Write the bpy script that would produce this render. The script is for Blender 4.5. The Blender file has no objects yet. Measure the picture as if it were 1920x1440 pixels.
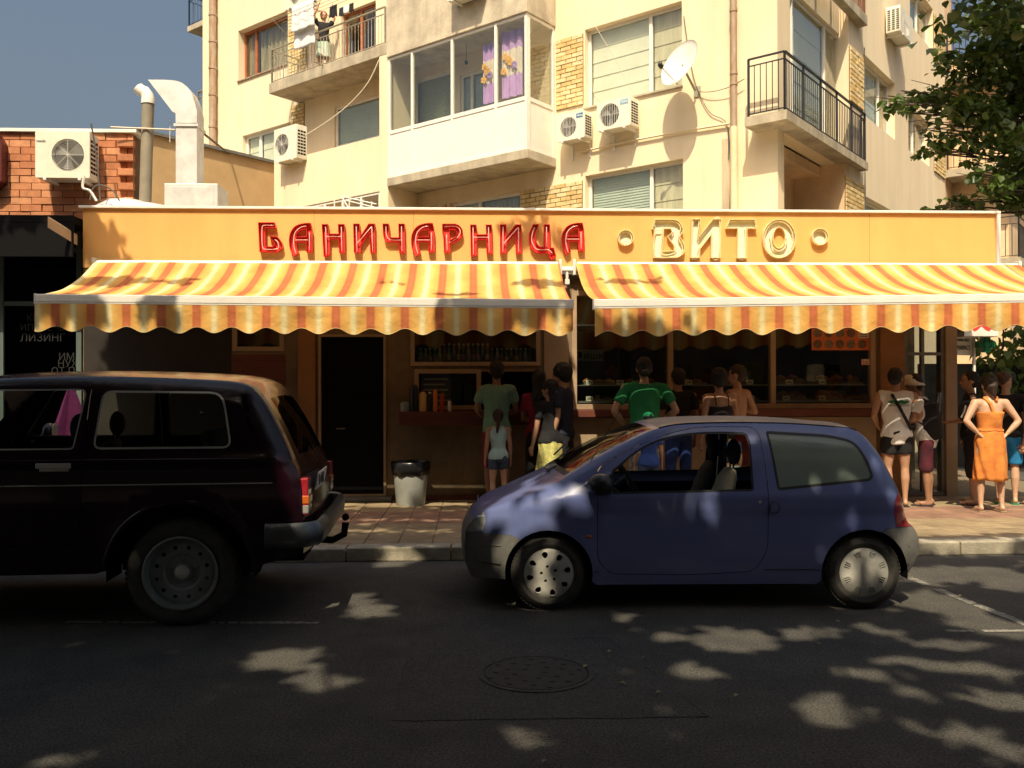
import bpy, bmesh, math, random
import numpy as np
from mathutils import Vector, Matrix, Euler, noise
from mathutils.geometry import delaunay_2d_cdt
random.seed(7)
rng = np.random.default_rng(11)
R = math.radians
C = bpy.context.scene.collection
V = Vector
# ------------------------------------------------------------------ camera
FPX = 1660.0
EYE = V((0, 0, 1.65))
YAW, PITCH, ROLL = R(2.5), R(0.28), R(0.15)
cam_d = bpy.data.cameras.new('camera')
cam = bpy.data.objects.new('camera', cam_d)
C.objects.link(cam)
cam.location = EYE
cam.rotation_euler = Euler((R(90) + PITCH, ROLL, -YAW), 'XYZ')
cam_d.sensor_width = 36
cam_d.lens = FPX / 1920 * 36
cam_d.clip_start = 0.05
cam_d.clip_end = 500
bpy.context.scene.camera = cam
RM = cam.rotation_euler.to_matrix()
# ------------------------------------------------------------------ light
SD = V((0.24, 1.0, -1.45)).normalized()          # direction the sunlight travels
sun_el = math.asin(-SD.z)
sun_az = math.atan2(-SD.x, -SD.y)                # compass angle of the sun, from +Y towards +X
world = bpy.data.worlds.new('World')
bpy.context.scene.world = world
world.use_nodes = True
wn = world.node_tree
bg = wn.nodes['Background']
sky = wn.nodes.new('ShaderNodeTexSky')
sky.sky_type = 'NISHITA'
sky.sun_disc = False
sky.sun_elevation = sun_el
sky.sun_rotation = sun_az
sky.altitude = 50
sky.air_density = 1.4
sky.dust_density = 10.0
sky.ozone_density = 1.0
wn.links.new(sky.outputs[0], bg.inputs[0])
bg.inputs[1].default_value = 0.105
sun_d = bpy.data.lights.new('sun', 'SUN')
sun_d.energy = 5.0
sun_d.angle = R(0.53)
sun_d.color = (1.0, 0.86, 0.62)
sun = bpy.data.objects.new('sun', sun_d)
C.objects.link(sun)
sun.rotation_euler = SD.to_track_quat('-Z', 'Y').to_euler()
sun.location = (-4, -8, 14)
vs = bpy.context.scene.view_settings
vs.view_transform = 'Standard'
vs.look = 'None'
vs.exposure = 0.25
vs.gamma = 1
vs.use_curve_mapping = False
# ------------------------------------------------------------------ pixel -> place
def ray(px, py):
    return RM @ V(((px - 960) / FPX, (720 - py) / FPX, -1.0))
def P(px, py, Y):
    r = ray(px, py); return EYE + r * (Y / r.y)
def PZ(px, py, z):
    r = ray(px, py); return EYE + r * ((z - EYE.z) / r.z)
class Frame:
    """u runs along a wall, n points out of it, z up"""
    def __init__(s, o, u, n):
        s.o = V(o); s.u = V(u).normalized(); s.n = V(n).normalized()
    def p(s, u, n, z):
        q = s.o + s.u * u + s.n * n; return V((q.x, q.y, s.o.z + z))
    def uz(s, px, py, n=0.0):
        r = ray(px, py); o = s.o + s.n * n
        t = (o - EYE).dot(s.n) / r.dot(s.n)
        q = EYE + r * t
        return (q - s.o).dot(s.u), q.z - s.o.z
    def U(s, px, py=720, n=0.0): return s.uz(px, py, n)[0]
    def Z(s, py, px=960, n=0.0): return s.uz(px, py, n)[1]
# ------------------------------------------------------------------ objects and tags
ROFF = {}
def tag(o, label=None, cat=None, group=None, kind=None):
    if label: o['label'] = label
    if cat: o['category'] = cat
    if group: o['group'] = group
    if kind: o['kind'] = kind
    return o
def thing(name, label, cat, loc=(0, 0, 0), rz=0.0, group=None, local=False):
    o = bpy.data.objects.new(name, None); C.objects.link(o)
    o.location = loc; o.rotation_euler = (0, 0, rz); o.empty_display_size = 0.2
    tag(o, label, cat, group)
    ROFF[o.name] = V((0, 0, 0)) if local else V(loc)
    return o
def root_of(o):
    while o.parent: o = o.parent
    return o
def link_mesh(name, me, parent=None, mat=None):
    o = bpy.data.objects.new(name, me); C.objects.link(o)
    if mat is not None and not me.materials: me.materials.append(mat)
    if parent: o.parent = parent
    return o
def off_of(parent):
    if parent is None: return V((0, 0, 0))
    return ROFF.get(root_of(parent).name, V((0, 0, 0)))
class M:
    def __init__(s): s.v = []; s.f = []
    def add(s, vs, fs):
        b = len(s.v); s.v += [tuple(v) for v in vs]; s.f += [tuple(b + i for i in f) for f in fs]; return s
    def box8(s, p):
        return s.add(p, [(0, 3, 2, 1), (4, 5, 6, 7), (0, 1, 5, 4), (1, 2, 6, 5), (2, 3, 7, 6), (3, 0, 4, 7)])
    def box(s, x0, x1, y0, y1, z0, z1):
        return s.box8([(x0, y0, z0), (x1, y0, z0), (x1, y1, z0), (x0, y1, z0), (x0, y0, z1), (x1, y0, z1), (x1, y1, z1), (x0, y1, z1)])
    def fbox(s, F, u0, u1, n0, n1, z0, z1):
        return s.box8([F.p(u0, n1, z0), F.p(u1, n1, z0), F.p(u1, n0, z0), F.p(u0, n0, z0), F.p(u0, n1, z1), F.p(u1, n1, z1), F.p(u1, n0, z1), F.p(u0, n0, z1)])
    def obox(s, c, a, b, d):
        c, a, b, d = V(c), V(a), V(b), V(d)
        return s.box8([c - a - b - d, c + a - b - d, c + a + b - d, c - a + b - d, c - a - b + d, c + a - b + d, c + a + b + d, c - a + b + d])
    def rings(s, rs, close=True, cap=True):
        b = len(s.v); n = len(rs[0])
        for r in rs: s.v += [tuple(q) for q in r]
        for i in range(len(rs) - 1):
            for j in range(n if close else n - 1):
                k = (j + 1) % n
                s.f.append((b + i * n + j, b + i * n + k, b + (i + 1) * n + k, b + (i + 1) * n + j))
        if cap and close:
            s.f.append(tuple(b + j for j in reversed(range(n))))
            s.f.append(tuple(b + (len(rs) - 1) * n + j for j in range(n)))
        return s
    def tube(s, pts, r, n=8, cap=True, closed=False):
        pts = [V(p) for p in pts]; m = len(pts); rs = []
        rr = r if isinstance(r, (list, tuple)) else [r] * m
        prev = None
        for i, p in enumerate(pts):
            if closed: t = pts[(i + 1) % m] - pts[i - 1]
            else: t = pts[min(i + 1, m - 1)] - pts[max(i - 1, 0)]
            t.normalize()
            if prev is None:
                a = V((0, 0, 1)) if abs(t.z) < 0.9 else V((1, 0, 0))
                e1 = t.cross(a).normalized()
            else:
                e1 = (prev - t * prev.dot(t))
                e1 = e1.normalized() if e1.length > 1e-6 else t.orthogonal().normalized()
            prev = e1; e2 = t.cross(e1)
            rs.append([p + (e1 * math.cos(2 * math.pi * j / n) + e2 * math.sin(2 * math.pi * j / n)) * rr[i] for j in range(n)])
        if closed:
            rs.append(rs[0]); return s.rings(rs, cap=False)
        return s.rings(rs, cap=cap)
    def cyl(s, a, b, r0, r1=None, n=16):
        return s.tube([a, b], [r0, r0 if r1 is None else r1], n)
    def lathe(s, c, axis, prof, n=24, cap=True):
        """prof: (distance along axis, radius)"""
        c = V(c); ax = V(axis).normalized(); e1 = ax.orthogonal().normalized(); e2 = ax.cross(e1)
        rs = [[c + ax * h + (e1 * math.cos(2 * math.pi * j / n) + e2 * math.sin(2 * math.pi * j / n)) * max(r, 1e-4) for j in range(n)] for h, r in prof]
        return s.rings(rs, cap=cap)
    def ell(s, c, r, n=14, m=9, rot=None):
        c = V(c); rs = []
        for i in range(m):
            th = math.pi * (i + 0.5 if False else max(0.02, min(m - 1 - 0.02, i))) / (m - 1)
            q = []
            for j in range(n):
                ph = 2 * math.pi * j / n
                w = V((r[0] * math.sin(th) * math.cos(ph), r[1] * math.sin(th) * math.sin(ph), -r[2] * math.cos(th)))
                if rot is not None: w = rot @ w
                q.append(c + w)
            rs.append(q)
        return s.rings(rs)
    def prism(s, poly, fn, d0, d1):
        """poly: list of 2D points; fn(x, y, d) -> 3D"""
        tr = tri2d([poly]); n = len(tr[0])
        b = len(s.v)
        s.v += [tuple(fn(x, y, d0)) for x, y in tr[0]] + [tuple(fn(x, y, d1)) for x, y in tr[0]]
        for t in tr[1]:
            s.f.append(tuple(b + i for i in reversed(t))); s.f.append(tuple(b + n + i for i in t))
        m = len(poly); c = len(s.v)
        s.v += [tuple(fn(x, y, d0)) for x, y in poly] + [tuple(fn(x, y, d1)) for x, y in poly]
        for i in range(m):
            j = (i + 1) % m; s.f.append((c + i, c + j, c + m + j, c + m + i))
        return s
    def build(s, name, mat, parent=None, smooth=None, bevel=0, solid=0, seg=2):
        o3 = off_of(parent)
        me = bpy.data.meshes.new(name)
        vv = [(a - o3.x, b - o3.y, c - o3.z) for a, b, c in s.v] if o3.length > 0 else s.v
        me.from_pydata(vv, [], s.f); me.validate()
        bm = bmesh.new(); bm.from_mesh(me)
        bmesh.ops.recalc_face_normals(bm, faces=bm.faces); bm.to_mesh(me); bm.free()
        if smooth:
            me.shade_smooth(); me.set_sharp_from_angle(angle=R(smooth if smooth is not True else 40))
        o = link_mesh(name, me, parent, mat)
        if solid:
            md = o.modifiers.new('s', 'SOLIDIFY'); md.thickness = solid; md.offset = 0
        if bevel:
            md = o.modifiers.new('b', 'BEVEL'); md.width = bevel; md.segments = seg; md.limit_method = 'ANGLE'; md.angle_limit = R(40)
            md.harden_normals = False
        return o
ORD = ['first', 'second', 'third', 'fourth', 'fifth', 'sixth', 'seventh', 'eighth', 'ninth', 'tenth', 'eleventh', 'twelfth']
def inside(pt, poly):
    x, y = pt; c = False; n = len(poly); j = n - 1
    for i in range(n):
        xi, yi = poly[i][0], poly[i][1]; xj, yj = poly[j][0], poly[j][1]
        if (yi > y) != (yj > y) and x < (xj - xi) * (y - yi) / (yj - yi) + xi: c = not c
        j = i
    return c
def cdt(loops, extra=()):
    vs = []; es = []
    for L in loops:
        b = len(vs); n = len(L); vs += [V((p[0], p[1])) for p in L]
        es += [(b + i, b + (i + 1) % n) for i in range(n)]
    vs += [V((p[0], p[1])) for p in extra]
    r = delaunay_2d_cdt(vs, es, [], 0, 1e-6)
    return [(p.x, p.y) for p in r[0]], [tuple(f) for f in r[2]]
def tri2d(loops):
    v, f = cdt(loops); out = []
    for t in f:
        cx = sum(v[i][0] for i in t) / 3; cy = sum(v[i][1] for i in t) / 3
        if sum(inside((cx, cy), L) for L in loops) % 2 == 1: out.append(t)
    return v, out
def holes_wall(F, u0, u1, z0, z1, holes, n0, n1):
    """wall from n0 (back) to n1 (front) with rectangular holes (ua, ub, za, zb)"""
    m = M()
    us = sorted(set([u0, u1] + [min(max(h[i], u0), u1) for h in holes for i in (0, 1)]))
    zs = sorted(set([z0, z1] + [min(max(h[i], z0), z1) for h in holes for i in (2, 3)]))
    def sol(i, j):
        if i < 0 or j < 0 or i >= len(us) - 1 or j >= len(zs) - 1: return False
        cu = (us[i] + us[i + 1]) / 2; cz = (zs[j] + zs[j + 1]) / 2
        return not any(h[0] < cu < h[1] and h[2] < cz < h[3] for h in holes)
    for i in range(len(us) - 1):
        for j in range(len(zs) - 1):
            if not sol(i, j): continue
            a, b, c, d = us[i], us[i + 1], zs[j], zs[j + 1]
            m.add([F.p(a, n1, c), F.p(b, n1, c), F.p(b, n1, d), F.p(a, n1, d)], [(0, 1, 2, 3)])
            m.add([F.p(a, n0, c), F.p(b, n0, c), F.p(b, n0, d), F.p(a, n0, d)], [(3, 2, 1, 0)])
            if not sol(i - 1, j): m.add([F.p(a, n0, c), F.p(a, n1, c), F.p(a, n1, d), F.p(a, n0, d)], [(0, 1, 2, 3)])
            if not sol(i + 1, j): m.add([F.p(b, n0, c), F.p(b, n1, c), F.p(b, n1, d), F.p(b, n0, d)], [(3, 2, 1, 0)])
            if not sol(i, j - 1): m.add([F.p(a, n0, c), F.p(b, n0, c), F.p(b, n1, c), F.p(a, n1, c)], [(0, 1, 2, 3)])
            if not sol(i, j + 1): m.add([F.p(a, n0, d), F.p(b, n0, d), F.p(b, n1, d), F.p(a, n1, d)], [(3, 2, 1, 0)])
    return m
def smooth_poly(pts, n=6, closed=False):
    """Catmull-Rom through tuples of any length"""
    P_ = [np.array(p, float) for p in pts]; m = len(P_); out = []
    rngi = range(m) if closed else range(m - 1)
    for i in rngi:
        if closed: a, b, c, d = P_[i - 1], P_[i], P_[(i + 1) % m], P_[(i + 2) % m]
        else: a, b, c, d = P_[max(i - 1, 0)], P_[i], P_[i + 1], P_[min(i + 2, m - 1)]
        for k in range(n):
            t = k / n
            out.append(tuple(0.5 * (2 * b + (c - a) * t + (2 * a - 5 * b + 4 * c - d) * t * t + (3 * b - a - 3 * c + d) * t ** 3)))
    if not closed: out.append(tuple(P_[-1]))
    return out
def rrect(x0, x1, y0, y1, r, n=5):
    o = []
    for cx, cy, a0 in ((x1 - r, y1 - r, 0), (x0 + r, y1 - r, 90), (x0 + r, y0 + r, 180), (x1 - r, y0 + r, 270)):
        for k in range(n + 1):
            a = R(a0 + 90 * k / n); o.append((cx + r * math.cos(a), cy + r * math.sin(a)))
    return o
def rpoly(pts, rad, n=4):
    """round the corners of a polygon; rad single or list"""
    o = []; m = len(pts)
    for i in range(m):
        a, b, c = V(pts[i - 1]), V(pts[i]), V(pts[(i + 1) % m])
        r = rad[i] if isinstance(rad, (list, tuple)) else rad
        r = min(r, (a - b).length * 0.48, (c - b).length * 0.48)
        p = b + (a - b).normalized() * r; q = b + (c - b).normalized() * r
        for k in range(n + 1):
            t = k / n; w = p * (1 - t) ** 2 + b * 2 * t * (1 - t) + q * t * t; o.append((w.x, w.y))
    return o
def resample_loop(L, step):
    o = []; m = len(L)
    for i in range(m):
        a, b = V(L[i]), V(L[(i + 1) % m]); k = max(1, int(math.ceil((b - a).length / step)))
        for j in range(k):
            w = a.lerp(b, j / k); o.append((w.x, w.y))
    return o
def inset_loop(L, d):
    """offset polygon inwards by d (signed area independent)"""
    A = sum(L[i - 1][0] * L[i][1] - L[i][0] * L[i - 1][1] for i in range(len(L))); sg = 1 if A > 0 else -1
    o = []; m = len(L)
    for i in range(m):
        a, b, c = V(L[i - 1]), V(L[i]), V(L[(i + 1) % m])
        d1 = (b - a).normalized() if (b - a).length > 1e-9 else V((1, 0)); d2 = (c - b).normalized() if (c - b).length > 1e-9 else d1
        n1 = V((-d1.y, d1.x)); n2 = V((-d2.y, d2.x)); nn = n1 + n2
        if nn.length < 1e-6: nn = n1
        nn.normalize(); k = 1 / max(0.5, nn.dot(n1)); w = b + nn * d * sg * k; o.append((w.x, w.y))
    return o
# ------------------------------------------------------------------ materials
def mat(name, col, rough=0.7, metal=0.0, var=0.0, vscale=6.0, col2=None, bump=0.0, bscale=60.0, coat=0.0, spec=0.5, sub=0.0, stretch=None, dist=0.01, sheen=0.0, streak=0.0, speck=0.0):
    m = bpy.data.materials.new(name); m.use_nodes = True
    nt = m.node_tree; b = nt.nodes['Principled BSDF']
    b.inputs['Base Color'].default_value = (*col, 1); b.inputs['Roughness'].default_value = rough
    b.inputs['Metallic'].default_value = metal; b.inputs['Specular IOR Level'].default_value = spec
    if coat: b.inputs['Coat Weight'].default_value = coat; b.inputs['Coat Roughness'].default_value = 0.05
    if sheen: b.inputs['Sheen Weight'].default_value = sheen
    tc = None
    def coords():
        nonlocal tc
        if tc is None:
            tc = nt.nodes.new('ShaderNodeNewGeometry')
            mp = nt.nodes.new('ShaderNodeMapping')
            nt.links.new(tc.outputs['Position'], mp.inputs[0])
            if stretch: mp.inputs['Scale'].default_value = stretch
            tc = mp
        return tc.outputs[0]
    if var > 0:
        n1 = nt.nodes.new('ShaderNodeTexNoise'); n1.inputs['Scale'].default_value = vscale; n1.inputs['Detail'].default_value = 6; n1.inputs['Roughness'].default_value = 0.65
        nt.links.new(coords(), n1.inputs['Vector'])
        mr = nt.nodes.new('ShaderNodeMapRange'); mr.inputs[1].default_value = 0.35; mr.inputs[2].default_value = 0.68
        nt.links.new(n1.outputs[0], mr.inputs[0])
        mx = nt.nodes.new('ShaderNodeMix'); mx.data_type = 'RGBA'
        c2 = col2 if col2 else tuple(c * (1 - var) for c in col)
        mx.inputs['A'].default_value = (*col, 1); mx.inputs['B'].default_value = (*c2, 1)
        if col2:
            ml = nt.nodes.new('ShaderNodeMath'); ml.operation = 'MULTIPLY'; ml.inputs[1].default_value = var
            nt.links.new(mr.outputs[0], ml.inputs[0]); nt.links.new(ml.outputs[0], mx.inputs['Factor'])
        else: nt.links.new(mr.outputs[0], mx.inputs['Factor'])
        nt.links.new(mx.outputs['Result'], b.inputs['Base Color'])
    if streak or speck:
        src = b.inputs['Base Color'].links[0].from_socket if b.inputs['Base Color'].links else None
        g0 = nt.nodes.new('ShaderNodeNewGeometry'); mp2 = nt.nodes.new('ShaderNodeMapping'); nt.links.new(g0.outputs['Position'], mp2.inputs[0])
        n3 = nt.nodes.new('ShaderNodeTexNoise'); n3.inputs['Detail'].default_value = 5
        if streak: mp2.inputs['Scale'].default_value = (3.2, 3.2, 0.3); n3.inputs['Scale'].default_value = 1.0; amt = streak
        else: n3.inputs['Scale'].default_value = 75; amt = speck
        nt.links.new(mp2.outputs[0], n3.inputs['Vector'])
        m3 = nt.nodes.new('ShaderNodeMapRange'); m3.inputs[1].default_value = 0.42 if streak else 0.35; m3.inputs[2].default_value = 0.75 if streak else 0.65; m3.inputs[3].default_value = 1.0 if streak else 1 + amt; m3.inputs[4].default_value = 1 - amt
        nt.links.new(n3.outputs[0], m3.inputs[0]); sc3 = nt.nodes.new('ShaderNodeVectorMath'); sc3.operation = 'SCALE'; nt.links.new(m3.outputs[0], sc3.inputs['Scale'])
        if src: nt.links.new(src, sc3.inputs[0])
        else: sc3.inputs[0].default_value = col
        nt.links.new(sc3.outputs[0], b.inputs['Base Color'])
    if bump > 0:
        n2 = nt.nodes.new('ShaderNodeTexNoise'); n2.inputs['Scale'].default_value = bscale; n2.inputs['Detail'].default_value = 4
        nt.links.new(coords(), n2.inputs['Vector'])
        bp = nt.nodes.new('ShaderNodeBump'); bp.inputs['Strength'].default_value = bump; bp.inputs['Distance'].default_value = dist
        nt.links.new(n2.outputs[0], bp.inputs['Height']); nt.links.new(bp.outputs[0], b.inputs['Normal'])
    return m
def glass(name, tint=(0.8, 0.85, 0.82), rough=0.02, refl=1.5, extra=0.0, graz=0.6):
    m = bpy.data.materials.new(name); m.use_nodes = True; nt = m.node_tree
    for n in list(nt.nodes): nt.nodes.remove(n)
    out = nt.nodes.new('ShaderNodeOutputMaterial'); tr = nt.nodes.new('ShaderNodeBsdfTransparent'); gl = nt.nodes.new('ShaderNodeBsdfGlossy')
    tr.inputs[0].default_value = (*tint, 1); gl.inputs['Roughness'].default_value = rough; gl.inputs[0].default_value = (1, 1, 1, 1)
    fr = nt.nodes.new('ShaderNodeLayerWeight'); fr.inputs[0].default_value = 0.5
    pw = nt.nodes.new('ShaderNodeMath'); pw.operation = 'POWER'; pw.inputs[1].default_value = 4.0; nt.links.new(fr.outputs['Facing'], pw.inputs[0])
    ml = nt.nodes.new('ShaderNodeMath'); ml.operation = 'MULTIPLY_ADD'; ml.inputs[1].default_value = graz; ml.inputs[2].default_value = 0.028 * refl + extra; ml.use_clamp = True
    nt.links.new(pw.outputs[0], ml.inputs[0])
    mx = nt.nodes.new('ShaderNodeMixShader')
    nt.links.new(ml.outputs[0], mx.inputs[0]); nt.links.new(tr.outputs[0], mx.inputs[1]); nt.links.new(gl.outputs[0], mx.inputs[2]); nt.links.new(mx.outputs[0], out.inputs[0])
    return m
def dust_reflection(name, col, f=0.3, tint=(0.5, 0.58, 0.54)):
    m = glass(name, tint, 0.05, 1.3, 0.03); nt = m.node_tree; out = [n for n in nt.nodes if n.type == 'OUTPUT_MATERIAL'][0]; src = out.inputs[0].links[0].from_socket
    d = nt.nodes.new('ShaderNodeBsdfDiffuse'); d.inputs[0].default_value = (*col, 1); mx = nt.nodes.new('ShaderNodeMixShader'); mx.inputs[0].default_value = f
    nt.links.new(src, mx.inputs[1]); nt.links.new(d.outputs[0], mx.inputs[2]); nt.links.new(mx.outputs[0], out.inputs[0]); return m
def text_obj(s, size, F, u, z, n, mt, parent, name='lettering', align='LEFT', ext=0.002, mirror=False, xs=1.0):
    cu = bpy.data.curves.new('t', 'FONT'); cu.body = s; cu.size = size; cu.extrude = ext; cu.align_x = align; cu.resolution_u = 3
    tmp = bpy.data.objects.new('t', cu); C.objects.link(tmp)
    dg = bpy.context.evaluated_depsgraph_get(); me = bpy.data.meshes.new_from_object(tmp.evaluated_get(dg))
    bpy.data.objects.remove(tmp); bpy.data.curves.remove(cu)
    off = off_of(parent)
    for v in me.vertices:
        x = -v.co.x if mirror else v.co.x
        v.co = F.p(u + x * xs, n + v.co.z, z + v.co.y) - off
    me.materials.clear()
    o = link_mesh(name, me, parent, mt)
    return o
def dup(root, loc=None, label=None, group=None, rz=None, mats=None):
    r = root.copy(); C.objects.link(r)
    if loc is not None: r.location = loc
    if rz is not None: r.rotation_euler = (0, 0, rz)
    if label: r['label'] = label
    if group: r['group'] = group
    def rec(a, b):
        for ch in list(a.children):
            if ch is b: continue
            c = ch.copy(); C.objects.link(c); c.parent = b; rec(ch, c)
    rec(root, r); return r
# ------------------------------------------------------------------ palette
m_asph = mat('asphalt', (0.090, 0.083, 0.071), 0.92, var=0.9, vscale=2.2, col2=(0.048, 0.046, 0.043), bump=0.9, bscale=110, dist=0.012, speck=0.55)
m_asph2 = mat('asphalt_patch', (0.072, 0.068, 0.060), 0.92, var=0.6, vscale=5, col2=(0.045,0.043,0.04), bump=0.8, bscale=120, dist=0.01, speck=0.5)
m_tar = mat('tar_seam', (0.03, 0.03, 0.03), 0.8)
m_paint = mat('worn_line_paint', (0.36, 0.34, 0.29), 0.9, var=1.0, vscale=30, col2=(0.09, 0.085, 0.075), bump=0.4, bscale=120)
m_kerb = mat('kerb_concrete', (0.46, 0.41, 0.31), 0.85, var=0.45, vscale=7, bump=0.5, bscale=50)
m_tile_y = mat('sand_paver', (0.36, 0.27, 0.16), 0.85, var=0.45, vscale=4, bump=0.4, bscale=70)
m_tile_r = mat('red_paver', (0.32, 0.185, 0.125), 0.85, var=0.45, vscale=4, bump=0.4, bscale=70)
m_joint = mat('paver_bed', (0.22, 0.17, 0.11), 0.95, var=0.4, vscale=9)
m_orange = mat('orange_plaster', (0.78, 0.43, 0.135), 0.8, var=0.6, vscale=0.5, col2=(0.72, 0.35, 0.09), bump=0.25, bscale=90, streak=0.10)
m_orange_dk = mat('darkened_orange_plaster', (0.36, 0.18, 0.07), 0.85, var=0.4, vscale=1.5, bump=0.25, bscale=90)  # darkened orange: fascia joints, and awning shade put into the piers' colour
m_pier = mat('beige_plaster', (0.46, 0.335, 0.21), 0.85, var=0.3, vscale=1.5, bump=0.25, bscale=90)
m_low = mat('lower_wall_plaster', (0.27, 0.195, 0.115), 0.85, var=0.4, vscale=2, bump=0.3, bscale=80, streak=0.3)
m_redbrown = mat('red_brown_wood', (0.16, 0.045, 0.025), 0.6, var=0.4, vscale=3, stretch=(1, 1, 8))
m_cream = mat('cream_render', (0.83, 0.70, 0.49), 0.9, var=0.6, vscale=0.9, col2=(0.76, 0.60, 0.39), bump=0.35, bscale=45, streak=0.10)
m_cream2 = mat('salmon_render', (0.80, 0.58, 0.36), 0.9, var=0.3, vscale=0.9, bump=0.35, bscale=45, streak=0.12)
m_band = mat('stained_concrete_render', (0.66, 0.57, 0.42), 0.9, var=1.0, vscale=2.2, col2=(0.42, 0.36, 0.27), bump=0.5, bscale=30, streak=0.35)
m_conc = mat('balcony_concrete', (0.52, 0.45, 0.33), 0.9, var=0.8, vscale=3.5, col2=(0.34, 0.29, 0.21), bump=0.5, bscale=30, streak=0.35)
m_tan = mat('tan_render', (0.56, 0.38, 0.19), 0.9, var=0.2, vscale=1.2, bump=0.2, bscale=60)
m_white = mat('white_pvc', (0.82, 0.78, 0.70), 0.45, var=0.08, vscale=5)
m_whitemetal = mat('white_coated_metal', (0.80, 0.77, 0.70), 0.4, var=0.12, vscale=4)
m_acw = mat('ac_enamel', (0.80, 0.76, 0.62), 0.45, var=0.15, vscale=6)
m_ventpipe = mat('weathered_vent_pipe', (0.30, 0.26, 0.19), 0.7, var=0.3, vscale=3)
m_galv = mat('galvanised_sheet', (0.72, 0.71, 0.68), 0.5, metal=0.45, var=0.25, vscale=5)
m_greymetal = mat('dull_grey_metal', (0.24, 0.24, 0.23), 0.55, metal=0.5, var=0.3, vscale=8)
m_dark = mat('dark_iron', (0.035, 0.035, 0.04), 0.55, metal=0.3, var=0.3, vscale=9)
m_railgrey = mat('weathered_rail_paint', (0.42, 0.38, 0.30), 0.6, metal=0.2, var=0.4, vscale=9)
m_pipe = mat('rusty_zinc_pipe', (0.42, 0.35, 0.26), 0.7, metal=0.2, var=0.9, vscale=1.6, col2=(0.30, 0.14, 0.06), stretch=(4, 4, 1))
m_pipew = mat('cream_pipe_paint', (0.80, 0.66, 0.42), 0.6, var=0.2, vscale=3)
m_black = mat('matt_black', (0.008, 0.008, 0.009), 0.9, spec=0.1)
m_blackplastic = mat('black_plastic', (0.018, 0.018, 0.02), 0.35, var=0.3, vscale=12)
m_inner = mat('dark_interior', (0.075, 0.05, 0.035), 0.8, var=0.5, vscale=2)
m_cable = mat('cable_sheath', (0.10, 0.09, 0.08), 0.6)
m_cablew = mat('pale_cable', (0.62, 0.55, 0.42), 0.6)
m_glass = glass('window_glass', (0.93, 0.95, 0.93), 0.02, 1.6, 0.02)
m_glassdk = glass('shop_glass', (0.80, 0.83, 0.80), 0.01, 1.5, 0.015)
m_blind = mat('pale_roller_blind', (0.86, 0.84, 0.68), 0.8, var=0.12, vscale=2)
m_blind2 = mat('blue_grey_blind', (0.56, 0.62, 0.54), 0.8, var=0.15, vscale=3)
m_net = mat('net_curtain', (0.50, 0.42, 0.26), 0.9, var=0.7, vscale=3, stretch=(9, 9, 0.6))
m_netc = mat('cream_curtain', (0.74, 0.66, 0.46), 0.9, var=0.3, vscale=2, stretch=(6, 6, 0.6))
m_netw = mat('pale_net_curtain', (0.55, 0.60, 0.58), 0.9, var=0.5, vscale=3, stretch=(9, 9, 0.6))
m_brownwood = mat('red_brown_frame', (0.42, 0.13, 0.05), 0.5, var=0.3, vscale=6)
m_red = mat('red_sign_acrylic', (0.88, 0.07, 0.06), 0.32, coat=0.4, var=0.4, vscale=14, col2=(0.70, 0.05, 0.04))
m_reddk = mat('red_sign_side', (0.55, 0.02, 0.02), 0.35, coat=0.3)
m_neon = mat('unlit_neon_tube', (0.82, 0.50, 0.42), 0.15, coat=1.0)
m_yel = mat('cream_sign_acrylic', (0.90, 0.86, 0.62), 0.4, coat=0.3, var=0.12, vscale=10)
m_yeldk = mat('cream_sign_side', (0.72, 0.60, 0.32), 0.4)
m_neony = mat('unlit_pale_tube', (0.72, 0.66, 0.40), 0.2, coat=1.0)
brick_reds = [mat('red_brick_%s' % k, c, 0.9, var=0.3, vscale=8, bump=0.5, bscale=60) for k, c in (('a', (0.58, 0.24, 0.11)), ('b', (0.50, 0.19, 0.085)), ('c', (0.64, 0.29, 0.14)))]
brick_yel = [mat('yellow_brick_%s' % k, c, 0.9, var=0.3, vscale=8, bump=0.5, bscale=60) for k, c in (('a', (0.80, 0.60, 0.28)), ('b', (0.72, 0.50, 0.21)), ('c', (0.84, 0.66, 0.36)))]
m_mortar_dk = mat('dark_mortar', (0.16, 0.085, 0.05), 0.95, var=0.3, vscale=10)
m_mortar_y = mat('brown_mortar', (0.17, 0.10, 0.045), 0.95, var=0.3, vscale=10)
# ------------------------------------------------------------------ ground
KY0, KY1, PZ0 = 8.50, 8.74, 0.12        # kerb face, kerb back, pavement level
WY = 12.15
g = M(); g.add([(-60, -60, -0.012), (80, -60, -0.012), (80, 90, -0.012), (-60, 90, -0.012)], [(0, 1, 2, 3)])
m_earth = mat('earth', (0.12, 0.10, 0.07), 0.95, var=0.5, vscale=2)
tag(g.build('ground', m_earth), kind='structure')
g = M()
nx, ny = 120, 60
for j in range(ny + 1):
    for i in range(nx + 1):
        x = -30 + 60 * i / nx; y = -12 + (KY0 + 12) * j / ny
        g.v.append((x, y, 0.006 * noise.noise(V((x * 0.5, y * 0.7, 0)))))
for j in range(ny):
    for i in range(nx):
        a = j * (nx + 1) + i; g.f.append((a, a + 1, a + nx + 2, a + nx + 1))
road = tag(g.build('road', m_asph, smooth=True), kind='structure')
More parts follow.
